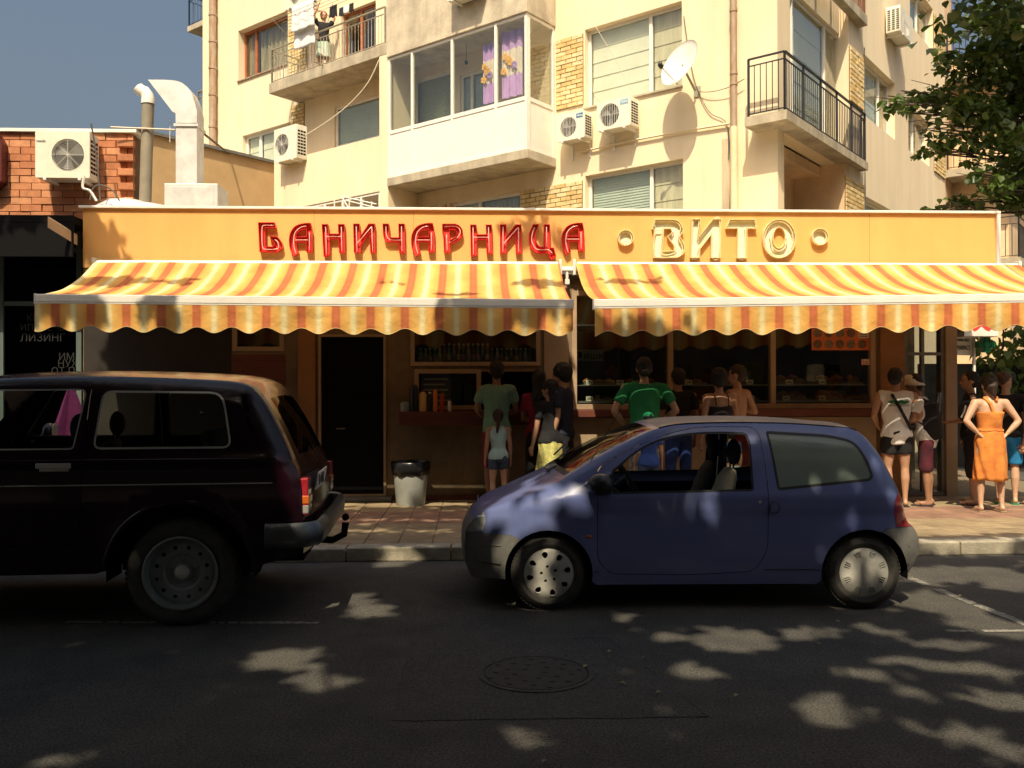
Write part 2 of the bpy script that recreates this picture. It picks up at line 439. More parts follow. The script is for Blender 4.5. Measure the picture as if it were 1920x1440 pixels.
# bedding of the pavement and individual pavers
g = M(); g.box(-30, 30, KY1, 24, -0.006, PZ0 - 0.012)
pav = tag(g.build('pavement', m_joint), kind='structure')
TS = 0.34
tile_me = {}
def tile_mesh(k):
    if k in tile_me: return tile_me[k]
    m = M(); h = TS / 2 - 0.004; b = 0.006
    lo = [(-h, -h), (h, -h), (h, h), (-h, h)]
    rs = [[(x, y, -0.03) for x, y in lo], [(x, y, -b) for x, y in lo], [(x * (h - b) / h, y * (h - b) / h, 0) for x, y in lo]]
    m.rings(rs)
    me = bpy.data.meshes.new('paver'); me.from_pydata(m.v, [], m.f); me.materials.append(k); tile_me[k] = me; return me
cnt = 0
rows = []
y = KY1 + TS / 2
r_i = 0
while y < WY - 0.02:
    rows.append((r_i, y)); y += TS; r_i += 1
stuffm = {m_tile_y: M(), m_tile_r: M()}
for ri, y in rows:
    for i in range(-40, 60):
        x = i * TS + 0.1
        k = m_tile_r if (ri in (4, 5, 6)) else m_tile_y
        vis = (-2.9 < x < 0.2) or (5.0 < x < 8.2)
        dz = 0.004 * noise.noise(V((x * 3.1, y * 2.7, 4)))
        if vis and cnt < 280:
            o = bpy.data.objects.new('paver', tile_mesh(k)); C.objects.link(o); o.parent = pav
            o.location = (x, y, PZ0 + dz); o.rotation_euler = (0.006 * noise.noise(V((x * 2, y, 1))), 0.006 * noise.noise(V((x, y * 2, 2))), 0); cnt += 1
        else:
            h = TS / 2 - 0.004; m = stuffm[k]; b = 0.006
            m.rings([[(x - h, y - h, PZ0 - 0.03), (x + h, y - h, PZ0 - 0.03), (x + h, y + h, PZ0 - 0.03), (x - h, y + h, PZ0 - 0.03)], [(x - h, y - h, PZ0 - b + dz), (x + h, y - h, PZ0 - b + dz), (x + h, y + h, PZ0 - b + dz), (x - h, y + h, PZ0 - b + dz)], [(x - h + b, y - h + b, PZ0 + dz), (x + h - b, y - h + b, PZ0 + dz), (x + h - b, y + h - b, PZ0 + dz), (x - h + b, y + h - b, PZ0 + dz)]])
for k, m in stuffm.items():
    tag(m.build('pavers', k, pav), kind='stuff')
g = M(); g.box(9.0, 30, WY, 24, -0.005, PZ0 - 0.004)
tag(g.build('side_street', m_asph), kind='structure')
# kerb stones
g = M(); g.box(-30, 30, KY0 + 0.02, KY1 - 0.001, -0.006, PZ0 - 0.03)
kerb = tag(g.build('kerb', m_joint), kind='structure')
k0 = M(); k0.box(-0.494, 0.494, KY0, KY1, -0.004, PZ0 + 0.012)
kme = None
for i in range(-14, 16):
    if kme is None:
        o = k0.build('kerb_stone', m_kerb, kerb, bevel=0.016, seg=3); kme = o
    else:
        o = kme.copy(); C.objects.link(o)
    o.location = (i * 1.0 + 0.28, 0.006 * noise.noise(V((i, 2, 3))), 0.006 * noise.noise(V((i * 1.7, 5, 3))))
# painted parking lines, worn
def rzn(x, y): return 0.006 * noise.noise(V((x * 0.5, y * 0.7, 0)))
def line_on_road(pts, w, name='parking_line'):
    m = M(); n = len(pts)
    for i in range(n - 1):
        a, b = V(pts[i]), V(pts[i + 1]); d = (b - a).normalized(); s_ = V((-d.y, d.x)) * w / 2; L = (b - a).length; k = max(2, int(L / 0.022))
        for q in range(k):
            p0 = a.lerp(b, q / k); p1 = a.lerp(b, (q + 1) / k)
            def e(p, sg):
                j = 0.55 * noise.noise(V((p.x * 31, p.y * 31, sg * 4))); return (p.x + s_.x * sg * (1 + j), p.y + s_.y * sg * (1 + j), 0.0035 + rzn(p.x, p.y))
            if noise.noise(V((p0.x * 6, p0.y * 6, 9))) > -0.34 and noise.noise(V((p0.x * 37, p0.y * 37, 2))) > -.42:
                m.add([e(p0, -1), e(p1, -1), e(p1, 1), e(p0, 1)], [(0, 1, 2, 3)])
    return tag(m.build(name, m_paint), kind='structure')
a, b = PZ(60, 1167, 0), PZ(598, 1168, 0); line_on_road([(a.x, a.y), (b.x, b.y)], 0.05)
a, b = PZ(1775, 1183, 0), PZ(2300, 1184, 0); line_on_road([(a.x, a.y), (b.x, b.y)], 0.05)
a, b = PZ(1703, 1083, 0), PZ(2020, 1210, 0); line_on_road([(a.x, a.y), (b.x, b.y)], 0.075)
# manhole in its patch of newer asphalt
pa = [PZ(x, y, 0) for x, y in ((770, 1200), (1140, 1197), (1330, 1345), (735, 1352))]
pp = resample_loop([(q.x, q.y) for q in pa], 0.06)
pp = [(x + 0.012 * noise.noise(V((x * 9, y * 9, 0))), y + 0.012 * noise.noise(V((x * 9, y * 9, 7)))) for x, y in pp]
mc = PZ(1005, 1263, 0)
ring = [(mc.x + 0.33 * math.cos(t * math.pi / 24), mc.y + 0.33 * math.sin(t * math.pi / 24)) for t in range(48)]
exg = [(x, y) for x in np.arange(-1.5, 2.6, .2) for y in np.arange(4, 7, .15) if inside((x, y), pp) and not inside((x, y), ring)]
tv, tf = cdt([pp, ring], exg); tf = [t_ for t_ in tf if inside((sum(tv[i][0] for i in t_) / 3, sum(tv[i][1] for i in t_) / 3), pp) and not inside((sum(tv[i][0] for i in t_) / 3, sum(tv[i][1] for i in t_) / 3), ring)]
g = M(); g.add([(x, y, 0.003 + rzn(x, y)) for x, y in tv], tf)
tag(g.build('road_patch', m_asph2), kind='structure')
g = M()
for i in range(len(pp)):
    pass
for i in range(0, len(pp) - 3, 3):
    if noise.noise(V((pp[i][0] * 2.3, pp[i][1] * 2.3, 3))) > .02 and pp[i][1] > pa[2].y + .06: g.tube([(x, y, 0.002 + rzn(x, y)) for x, y in pp[i:i + 4]], 0.0035, 5)
tag(g.build('patch_seam', m_tar), kind='structure')
mh = thing('manhole_cover', 'round iron manhole cover set in the dark road patch', 'manhole cover', (mc.x, mc.y, 0))
g = M(); g.lathe((mc.x, mc.y, -0.026), (0, 0, 1), [(0, 0.335), (0.034, 0.335), (0.034, 0.305), (0.028, 0.303), (0.028, 0.30)], 40, cap=False); g.build('rim', m_asph2, mh, smooth=30)
g = M(); g.lathe((mc.x, mc.y, -0.026), (0, 0, 1), [(0.0, 0.298), (0.034, 0.298), (0.036, 0.01)], 40)
for k in range(26):
    t = k * 2.4; r = 0.05 + 0.235 * (k / 26) ** 0.6
    g.box(mc.x + r * math.cos(t) - 0.014, mc.x + r * math.cos(t) + 0.014, mc.y + r * math.sin(t) - 0.014, mc.y + r * math.sin(t) + 0.014, 0.004, 0.0125)
g.build('lid', mat('cast_iron_lid', (0.05, 0.048, 0.044), 0.85, metal=0.0, var=0.5, vscale=14), mh, bevel=0.003)
# dry leaves and litter on the road
m_dry = mat('dry_leaf', (0.42, 0.32, 0.14), 0.8, var=0.4, vscale=30)
for k, (px, py) in enumerate(((1143, 1225), (1208, 1237), (1098, 1253), (1235, 1302), (1167, 1285), (1534, 1210), (1021, 1432), (1380, 1308), (960, 1130), (1570, 1168), (1800, 1120), (700, 1160))):
    q = PZ(px, py, 0); t = rng.uniform(0, 6); m = M(); L = 0.019 + 0.010 * rng.random()
    d = V((math.cos(t), math.sin(t), 0)); s_ = V((-d.y, d.x, 0))
    c = V((q.x, q.y, 0.012))
    m.add([c - d * L, c - s_ * L * 0.5 + V((0, 0, 0.006)), c + d * L, c + s_ * L * 0.5 + V((0, 0, 0.010)), c + V((0, 0, 0.001))], [(0, 1, 4), (1, 2, 4), (2, 3, 4), (3, 0, 4)])
    tag(m.build('dry_leaf', m_dry), 'small dry leaf lying on the asphalt in front of the cars', 'leaf', 'dry leaves scattered on the road')

# ================================================================== BAKERY
FS = Frame((0, WY, 0), (1, 0, 0), (0, -1, 0))
su = lambda px, py=720, n=0: FS.U(px, py, n)
sz = lambda py, px=960, n=0: FS.Z(py, px, n)
UL, UR = su(156, 395), su(1866, 398)
ZT = sz(396)
bak = thing('bakery', 'single storey orange bakery with red and cream sign letters above striped awnings', 'building', (0, WY, 0))
ZD0 = PZ0 + 0.06
win_s = (su(436), su(533), sz(658), sz(560))
door = (su(597), su(724), ZD0, sz(627))
kio = (su(770), su(1013), sz(686), sz(560))
kio2 = (su(777), su(1013), sz(768), sz(692))
disp = (su(1072), su(1641), sz(768), sz(545))
gd = (su(1696), su(1771), PZ0 + 0.02, sz(560))
w = holes_wall(FS, UL, UR, PZ0 - 0.02, sz(505), [win_s, door, kio, kio2, disp, gd, (su(1793), UR + 1, 0, sz(505) + 1)], -0.22, 0.0)
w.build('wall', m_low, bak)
g = M(); g.fbox(FS, UL, UR, -0.22, 0.012, sz(505) + 0.0005, ZT); g.build('fascia', m_orange, bak, bevel=0.004)
# thin vertical sheet joints of the fascia
for px in (590, 776, 1631):
    g = M(); g.fbox(FS, su(px) - 0.002, su(px) + 0.002, 0.012, 0.0145, sz(500), ZT - 0.01)
    g.build('sheet_joint', m_orange_dk, bak)
g = M(); g.fbox(FS, UL - 0.04, UR + 0.05, -0.26, 0.055, ZT + 0.001, ZT + 0.035)
g.build('coping', m_whitemetal, bak, bevel=0.004)
g = M(); g.fbox(FS, UR + 0.001, UR + 0.05, -0.03, 0.05, sz(497), ZT); g.build('corner_trim', m_whitemetal, bak, bevel=0.004)
# side return going back at the right, with a torn brown picture on it
BD = 2.3
g = M(); g.fbox(FS, UR - 0.2, UR - 0.002, -BD, -0.221, sz(560), ZT); g.fbox(FS, UL, UL + 0.2, -BD, -0.221, PZ0, ZT); g.fbox(FS, UL, UR - 0.001, -BD - 0.2, -BD - 0.001, PZ0, ZT)
g.build('side_wall', m_low, bak)
g = M(); g.fbox(FS, UR - 0.001, UR + 0.012, -1.5, -0.06, sz(500), ZT - 0.13); g.build('side_picture', mat('torn_brown_poster', (0.26, 0.10, 0.045), 0.6, var=1.0, vscale=1.6, col2=(0.62, 0.42, 0.16), stretch=(1, 1.2, 0.5)), bak)
g = M(); g.fbox(FS, UR, UR + 0.03, -1.6, -0.04, ZT - 0.12, ZT - 0.002); g.build('side_trim', m_whitemetal, bak)
g = M(); g.fbox(FS, UL + 0.2, UR - 0.2, -BD, -0.22, ZT - 0.25, ZT - 0.06); g.build('roof', m_band, bak)
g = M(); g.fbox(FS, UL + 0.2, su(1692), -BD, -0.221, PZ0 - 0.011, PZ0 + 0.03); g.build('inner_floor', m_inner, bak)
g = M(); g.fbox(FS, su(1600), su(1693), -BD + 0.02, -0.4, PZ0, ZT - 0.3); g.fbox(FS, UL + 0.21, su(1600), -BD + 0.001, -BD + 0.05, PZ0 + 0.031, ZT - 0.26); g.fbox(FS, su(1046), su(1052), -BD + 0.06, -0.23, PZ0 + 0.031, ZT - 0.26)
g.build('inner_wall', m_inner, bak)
# coloured piers and panels standing a little proud of the wall
def panel(u0, u1, z0, z1, n, m, name='pier', bev=0.004):
    q = M(); q.fbox(FS, u0, u1, 0.0015, n, z0, z1); return q.build(name, m, bak, bevel=bev)
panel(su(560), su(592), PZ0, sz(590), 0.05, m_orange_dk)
panel(UL + 0.01, su(434), PZ0, sz(585), 0.012, mat('near_black_panel', (0.03, 0.022, 0.017), 0.85, var=.4, vscale=2), 'dark_panel')  # near-black brown panel colour
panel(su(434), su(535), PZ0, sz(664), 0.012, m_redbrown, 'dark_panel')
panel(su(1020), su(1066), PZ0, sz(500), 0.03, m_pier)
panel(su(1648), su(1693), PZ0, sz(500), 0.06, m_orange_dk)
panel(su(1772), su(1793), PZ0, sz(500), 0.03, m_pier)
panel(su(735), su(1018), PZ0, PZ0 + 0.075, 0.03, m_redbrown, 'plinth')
# small left window
def framed(u0, u1, z0, z1, n0, n1, t, m, name, parent, mull=(), trans=(), pane=m_glassdk, gn=None, panename='pane'):
    q = M()
    q.fbox(FS if not isinstance(parent, tuple) else parent[1], u0, u0 + t, n0, n1, z0, z1)
    F = FS if not isinstance(parent, tuple) else parent[1]; par = parent[0] if isinstance(parent, tuple) else parent
    q.fbox(F, u1 - t, u1, n0, n1, z0, z1); q.fbox(F, u0 + t, u1 - t, n0, n1, z0, z0 + t); q.fbox(F, u0 + t, u1 - t, n0, n1, z1 - t, z1)
    for c in mull: q.fbox(F, c - t / 2, c + t / 2, n0 + 0.001, n1 - 0.001, z0 + t, z1 - t)
    for c in trans: q.fbox(F, u0 + t, u1 - t, n0 + 0.002, n1 - 0.002, c - t / 2, c + t / 2)
    o = q.build(name, m, par, bevel=0.004)
    if pane:
        cuts = [u0 + t] + [v for c in mull for v in (c - t / 2, c + t / 2)] + [u1 - t]
        gn = (n0 + n1) / 2 if gn is None else gn
        for i in range(0, len(cuts), 2):
            r = M(); r.fbox(F, cuts[i] - 0.002, cuts[i + 1] + 0.002, gn - 0.003, gn + 0.003, z0 + t - 0.002, z1 - t + 0.002); r.build(panename, pane, o)
    return o
framed(*win_s, -0.05, 0.02, 0.06, m_pier, 'window', bak)
# dark door with thin frame and handle
framed(door[0], door[1], door[2], door[3], -0.03, 0.025, 0.035, m_pier, 'door_frame', bak, pane=None)
g = M(); g.fbox(FS, door[0] + 0.036, door[1] - 0.036, -0.06, -0.02, ZD0 + 0.036, door[3] - 0.036)
dr = g.build('door', m_black, bak, bevel=0.004)
g = M(); c = FS.p(door[0] + 0.3, 0.02, sz(802)); g.cyl(c + V((-0.06, 0, 0)), c + V((0.06, 0, 0)), 0.008); g.cyl(c + V((0.05, 0, 0)), c + V((0.05, 0.04, 0)), 0.008); g.build('handle', m_greymetal, dr)
g = M(); g.fbox(FS, door[0] - 0.06, door[1] + 0.08, -0.2, 0.12, PZ0 + 0.0005, ZD0 - 0.001); g.build('door_step', m_greymetal, bak, bevel=0.006)
# kiosk window: wide upper light, sash below it, open hatch at the right
framed(*kio, -0.06, 0.035, 0.055, m_pier, 'window', bak)
framed(kio2[0], su(902), kio2[2], kio2[3], -0.06, 0.02, 0.06, m_pier, 'window', bak)
g = M(); g.fbox(FS, su(902), kio2[1], -0.22, -0.02, kio2[3] - 0.03, kio2[3]); g.build('hatch_lintel', m_pier, bak)
g = M(); g.fbox(FS, su(752), su(1014), 0.0025, 0.36, sz(795), sz(770)); g.build('counter_ledge', m_redbrown, bak, bevel=0.006)
# display front: three big panes, sill, ledge and shelves behind the glass
mul = [su(1257), su(1449)]
framed(*disp, -0.09, 0.03, 0.07, m_pier, 'window', bak, mull=mul)
g = M(); g.fbox(FS, disp[0] - 0.02, disp[1] + 0.02, 0.032, 0.20, sz(782), sz(768) - 0.001); g.build('counter_ledge', m_redbrown, bak, bevel=0.006)
g = M(); g.fbox(FS, disp[0] + 0.02, disp[1], 0.002, 0.03, PZ0 + 0.001, sz(784)); g.build('counter_front', m_pier, bak, bevel=0.004)
g = M(); g.fbox(FS, disp[0] + 0.1, disp[1] - 0.05, -0.75, -0.12, sz(756), sz(753)); g.fbox(FS, disp[0] + 0.08, disp[1] - 0.03, -0.75, -0.12, sz(724), sz(722))
g.build('shelf', mat('steel_shelf', (0.55, 0.53, 0.5), 0.35, metal=0.7), bak)
# grey glazed door at the right end
framed(gd[0], gd[1], gd[2], gd[3], -0.07, 0.0, 0.045, m_greymetal, 'glazed_door', bak, mull=[(gd[0] + gd[1]) / 2 - 0.02], trans=[sz(664), sz(800)])
# pillar foot seen at the right of the doorway
# ---- pastries, trays and price tags
m_past = [mat('baked_crust_%s' % k, c, 0.6, var=0.5, vscale=22, bump=0.4, bscale=60) for k, c in (('a', (0.50, 0.24, 0.07)), ('b', (0.38, 0.15, 0.045)), ('c', (0.60, 0.34, 0.12)))]
m_tray = mat('baking_tray', (0.25, 0.24, 0.23), 0.45, metal=0.6)
m_tag = mat('price_card', (0.75, 0.70, 0.60), 0.7)
def coil(c, r, mt, lab):
    m = M(); pts = []; k = 44
    for i in range(k):
        t = i / (k - 1); a = t * 4.6 * math.pi; rr = r * (0.12 + 0.88 * t)
        pts.append((c[0] + rr * math.cos(a), c[1] + rr * math.sin(a), c[2] + 0.025 + 0.03 * (1 - t)))
    m.tube(pts, 0.022, 7)
    return tag(m.build('pastry', mt, smooth=60), lab, 'pastry', 'pastries behind the display glass')
def roll(c, L, mt, lab, rz):
    m = M(); d = V((math.cos(rz), math.sin(rz), 0)); rs = []
    m.tube([V(c) + d * (L * (t - 0.5)) + V((0, 0, 0.03 + 0.012 * math.sin(t * 3.14))) for t in (0, 0.1, 0.25, 0.4, 0.5, 0.6, 0.75, 0.9, 1)], [0.006, 0.022, 0.03, 0.038, 0.04, 0.038, 0.03, 0.022, 0.006], 8)
    return tag(m.build('pastry', mt, smooth=60), lab, 'pastry', 'pastries behind the display glass')
zs1, zs2 = sz(722), sz(753)
for zz, sh, pxs in ((zs1, 'upper', (1130, 1210, 1300, 1385, 1490, 1545, 1600)), (zs2, 'lower', (1150, 1220, 1310, 1400, 1500, 1575))):
    for k, px in enumerate(pxs):
        u = su(px)
        m = M(); m.box(u - 0.24, u + 0.24, WY + 0.2, WY + 0.6, zz + 0.001, zz + 0.012); m.box(u - 0.24, u + 0.24, WY + 0.2, WY + 0.212, zz + 0.012, zz + 0.03)
        lab = 'metal pastry tray, %s from the left on the %s shelf behind the display glass' % (ORD[k], sh)
        tag(m.build('tray', m_tray, bevel=0.003), lab, 'tray', 'trays in the bakery display')
        n = 5 if px > 1450 else 3
        for q in range(n):
            c = (u - 0.16 + 0.32 * q / max(1, n - 1) + rng.uniform(-.02, .02), WY + 0.32 + rng.uniform(-.04, .16), zz + 0.014 + (0.05 if (q % 2 and px > 1450) else 0))
            if (k + q) % 3: coil(c, 0.075, m_past[(k + q) % 3], 'coiled pastry, %s from left on the %s tray of the %s shelf' % (ORD[q], ORD[k], sh))
            else: roll(c, 0.17, m_past[(k + q) % 3], 'oblong roll, %s from left on the %s tray of the %s shelf' % (ORD[q], ORD[k], sh), rng.uniform(0, 3))
for kq, (px, py, w_) in enumerate(((1108, 717, 15), (1166, 717, 12), (1296, 715, 14), (1412, 716, 14), (1487, 716, 14), (1550, 716, 14), (1108, 751, 14), (1414, 750, 12), (1481, 748, 14), (1549, 748, 14))):
    u = su(px); zz = zs1 if py < 730 else zs2
    t = thing('price_card', 'small white price card, %s from the left on the %s shelf' % (ORD[kq if py < 730 else kq - 6], 'upper' if py < 730 else 'lower'), 'price card', (u, WY + 0.14, zz), group='price cards in the bakery display')
    m = M(); m.obox((u, WY + 0.145, zz + 0.035), (0.05, 0, 0), (0, 0.0015, 0.0004), (0, 0.008, 0.032)); m.build('card', m_tag, t)
    m = M()
    for j in range(2): m.obox((u, WY + 0.1405 + 0.0035 * j, zz + 0.028 + 0.018 * j), (0.035 - 0.012 * j, 0, 0), (0, 0.0008, 0.0002), (0, 0.001, 0.004))
    m.build('print', m_black, t)
# menu poster with round pictures
pu0, pu1, pz0_, pz1_ = su(1523, 640), su(1636, 640), sz(657), sz(612)
t = thing('menu_poster', 'orange menu poster with two rows of round food pictures inside the right pane', 'poster', FS.p((pu0 + pu1) / 2, -0.12, pz0_))
g = M(); g.fbox(FS, pu0, pu1, -0.0255, -0.022, pz0_, pz1_); g.build('sheet', mat('poster_orange', (0.75, 0.20, 0.05), 0.6, var=0.3, vscale=2), t)
m_food = [mat('printed_food_%s' % k, c, 0.6, var=0.8, vscale=40) for k, c in (('a', (0.30, 0.17, 0.10)), ('b', (0.36, 0.26, 0.18)))]
for r in range(2):
    for c_ in range(5 if r == 0 else 4):
        uu = pu0 + 0.085 + c_ * 0.158; zz = pz0_ + 0.085 + (1 - r) * 0.15
        if r == 0: zz, cc = pz0_ + 0.085, c_
        else: zz = pz0_ + 0.24
        g = M(); g.lathe(FS.p(uu, -0.0215, zz), (0, -1, 0), [(0, 0.062), (0.002, 0.062)], 18); g.build('picture', m_food[(c_ + r) % 2], t)
g = M(); g.fbox(FS, pu1 - 0.19, pu1 - 0.04, -0.0215, -0.0195, pz0_ + 0.17, pz1_ - 0.01); g.build('text_box', m_tag, t)
g = M()
for j in range(4): g.fbox(FS, pu1 - 0.18, pu1 - 0.06 - 0.01 * (j % 2), -0.0193, -0.0185, pz0_ + 0.19 + j * 0.028, pz0_ + 0.20 + j * 0.028)
g.build('print', m_redbrown, t)
t = thing('window_notice', 'small white notice with red mark near the right edge of the display', 'notice', FS.p(su(1630), -0.11, sz(688)))
g = M(); g.fbox(FS, su(1617), su(1634), -0.0255, -0.022, sz(685), sz(674)); g.build('sheet', m_tag, t)
text_obj(')x', 0.10, FS, su(1618), sz(684), -0.020, m_red, t)
# a hazy drink fridge with script on top, seen at the left of the display
t = thing('drinks_fridge', 'dark drinks fridge with pale script header behind the left pane', 'fridge', FS.p(su(1110), -1.4, PZ0))
g = M(); g.fbox(FS, su(1082), su(1160), -1.9, -1.3, PZ0 + 0.032, sz(650)); g.build('cabinet', m_blackplastic, t, bevel=0.01)
g = M(); g.fbox(FS, su(1085), su(1157), -1.297, -1.27, sz(672), sz(648)); g.build('header', mat('fridge_header', (0.32, 0.40, 0.42), 0.5), t)
text_obj('Фишкен', 0.16, FS, su(1098), sz(668), -1.268, m_black, t)
# bottles in the kiosk window
m_bg = [mat('bottle_green', (0.03, 0.10, 0.05), 0.1, coat=1), mat('bottle_clear', (0.25, 0.28, 0.27), 0.1, coat=1), mat('bottle_brown', (0.10, 0.04, 0.015), 0.1, coat=1)]
m_caps = mat('bottle_cap', (0.6, 0.58, 0.52), 0.4); m_lbl = [mat('bottle_label_%s' % k, c, 0.6, var=0.4, vscale=50) for k, c in (('a', (0.5, 0.34, 0.3)), ('b', (0.25, 0.3, 0.42)), ('c', (0.5, 0.42, 0.2)))]
g = M(); g.fbox(FS, kio[0] + 0.06, kio[1] - 0.06, -0.5, -0.12, kio[2] + 0.02, kio[2] + 0.045); g.build('bottle_shelf', m_redbrown, bak)
for k in range(24):
    u = kio[0] + 0.12 + k * (kio[1] - kio[0] - 0.24) / 23; n = -0.2 - 0.09 * (k % 2) - 0.02 * rng.random(); z0 = kio[2] + 0.046
    h = 0.20 if k < 5 or k > 14 else 0.27
    t = thing('bottle', '%s bottle %s the %s inside the upper kiosk window' % (('dark green', 'clear', 'brown')[k % 3], ORD[k // 2] + ' in line from', 'left, %s row' % ('rear' if k % 2 else 'front')), 'bottle', FS.p(u, n, z0), group='bottles behind the upper kiosk pane')
    m = M(); m.lathe(FS.p(u, n, z0), (0, 0, 1), [(0, 0.03), (h * 0.6, 0.031), (h * 0.78, 0.014), (h * 0.95, 0.012)], 12); m.build('body', m_bg[k % 3], t, smooth=60)
    m = M(); m.lathe(FS.p(u, n, z0 + h * 0.93), (0, 0, 1), [(0, 0.014), (0.022, 0.014)], 10); m.build('cap', m_caps, t)
    m = M(); m.lathe(FS.p(u, n, z0 + h * 0.15), (0, 0, 1), [(0, 0.0318), (h * 0.3, 0.0318)], 12, cap=False); m.build('label_band', m_lbl[k % 3], t, smooth=60)
# things standing on the kiosk ledge
zl = sz(770) + 0.0005
def can(px, w_, h_, mt, name, lab, cat, n=0.2, prof=None, cap=None):
    u = su(px, 760, n); t = thing(name, lab, cat, FS.p(u, n, zl))
    r = w_ / 2; m = M(); m.lathe(FS.p(u, n, zl), (0, 0, 1), prof or [(0, r), (h_ * 0.85, r), (h_, r * 0.6)], 16); m.build('body', mt, t, smooth=40)
    if cap:
        m = M(); m.lathe(FS.p(u, n, zl + h_), (0, 0, 1), [(0, r * 0.6), (cap[0], r * 0.35)], 12); m.build('cap', cap[1], t, smooth=40)
can(776, 0.12, 0.36, m_blackplastic, 'dispenser', 'tall dark dispenser at the left end of the kiosk ledge', 'dispenser')
can(793, 0.10, 0.26, mat('mustard_yellow', (0.75, 0.48, 0.16), 0.5), 'sauce_bottle', 'wide yellow sauce bottle on the kiosk ledge', 'sauce bottle', cap=(0.03, m_redbrown))
can(806, 0.07, 0.24, m_dark, 'sauce_bottle', 'dark sauce bottle between the yellow and orange ones', 'sauce bottle', cap=(0.02, m_tag))
can(816, 0.06, 0.29, mat('carrot_orange', (0.80, 0.24, 0.03), 0.5), 'sauce_bottle', 'slim orange sauce bottle on the kiosk ledge', 'sauce bottle', cap=(0.03, m_redbrown))
can(829, 0.055, 0.24, mat('ketchup_red', (0.45, 0.03, 0.02), 0.5), 'sauce_bottle', 'dark red sauce bottle on the kiosk ledge', 'sauce bottle', cap=(0.03, m_redbrown))
can(843, 0.05, 0.14, m_tag, 'salt_shaker', 'small white shaker beside the red sauce bottle', 'shaker', cap=(0.02, m_greymetal))
can(760, 0.13, 0.13, mat('clear_cup', (0.30, 0.36, 0.33), 0.3), 'cup_stack', 'greyish plastic cups at the very end of the kiosk ledge', 'cups')
t = thing('posted_sheet', 'printed price list taped inside the lower kiosk sash', 'price list', FS.p(su(820), -0.08, sz(745)))
g = M(); g.fbox(FS, su(790), su(845), -0.085, -0.082, sz(758), sz(698)); g.build('sheet', mat('faded_blue_print', (0.20, 0.19, 0.26), 0.6, var=0.6, vscale=30, stretch=(1, 1, 6)), t)
g = M()
for j in range(5): g.fbox(FS, su(794), su(840 - 6 * (j % 2)), -0.0818, -0.081, sz(752 - j * 10), sz(749 - j * 10))
g.build('print', m_tag, t)
# ---- rubbish bin
bu = su(770, 937, 0.42); by = WY - 0.42
t = thing('rubbish_bin', 'grey round plastic bin with black liner against the wall', 'bin', (bu, by, PZ0))
m = M(); m.lathe((bu, by, PZ0 + 0.002), (0, 0, 1), [(0, 0.185), (0.01, 0.19), (0.50, 0.235), (0.505, 0.225), (0.02, 0.18)], 32); m.build('body', mat('grey_bin_plastic', (0.42, 0.44, 0.40), 0.5, var=0.3, vscale=5), t, smooth=40)
m = M(); rs = []
for h, r, a in ((0.40, 0.238, .018), (0.47, 0.25, .012), (0.555, 0.262, .008), (0.57, 0.25, .006), (0.50, 0.215, .0)):
    rs.append([(bu + (r + a * 0.4 * math.sin(j * 1.7)) * math.cos(2 * math.pi * j / 40), by + (r + a * 0.4 * math.sin(j * 1.7)) * math.sin(2 * math.pi * j / 40), PZ0 + h + a * 1.6 * noise.noise(V((j * .35, h * 3, 1)))) for j in range(40)])
m.rings(rs, cap=False); m.build('liner', mat('black_bin_bag', (0.012, 0.012, 0.014), 0.3), t, smooth=50, solid=0.003)
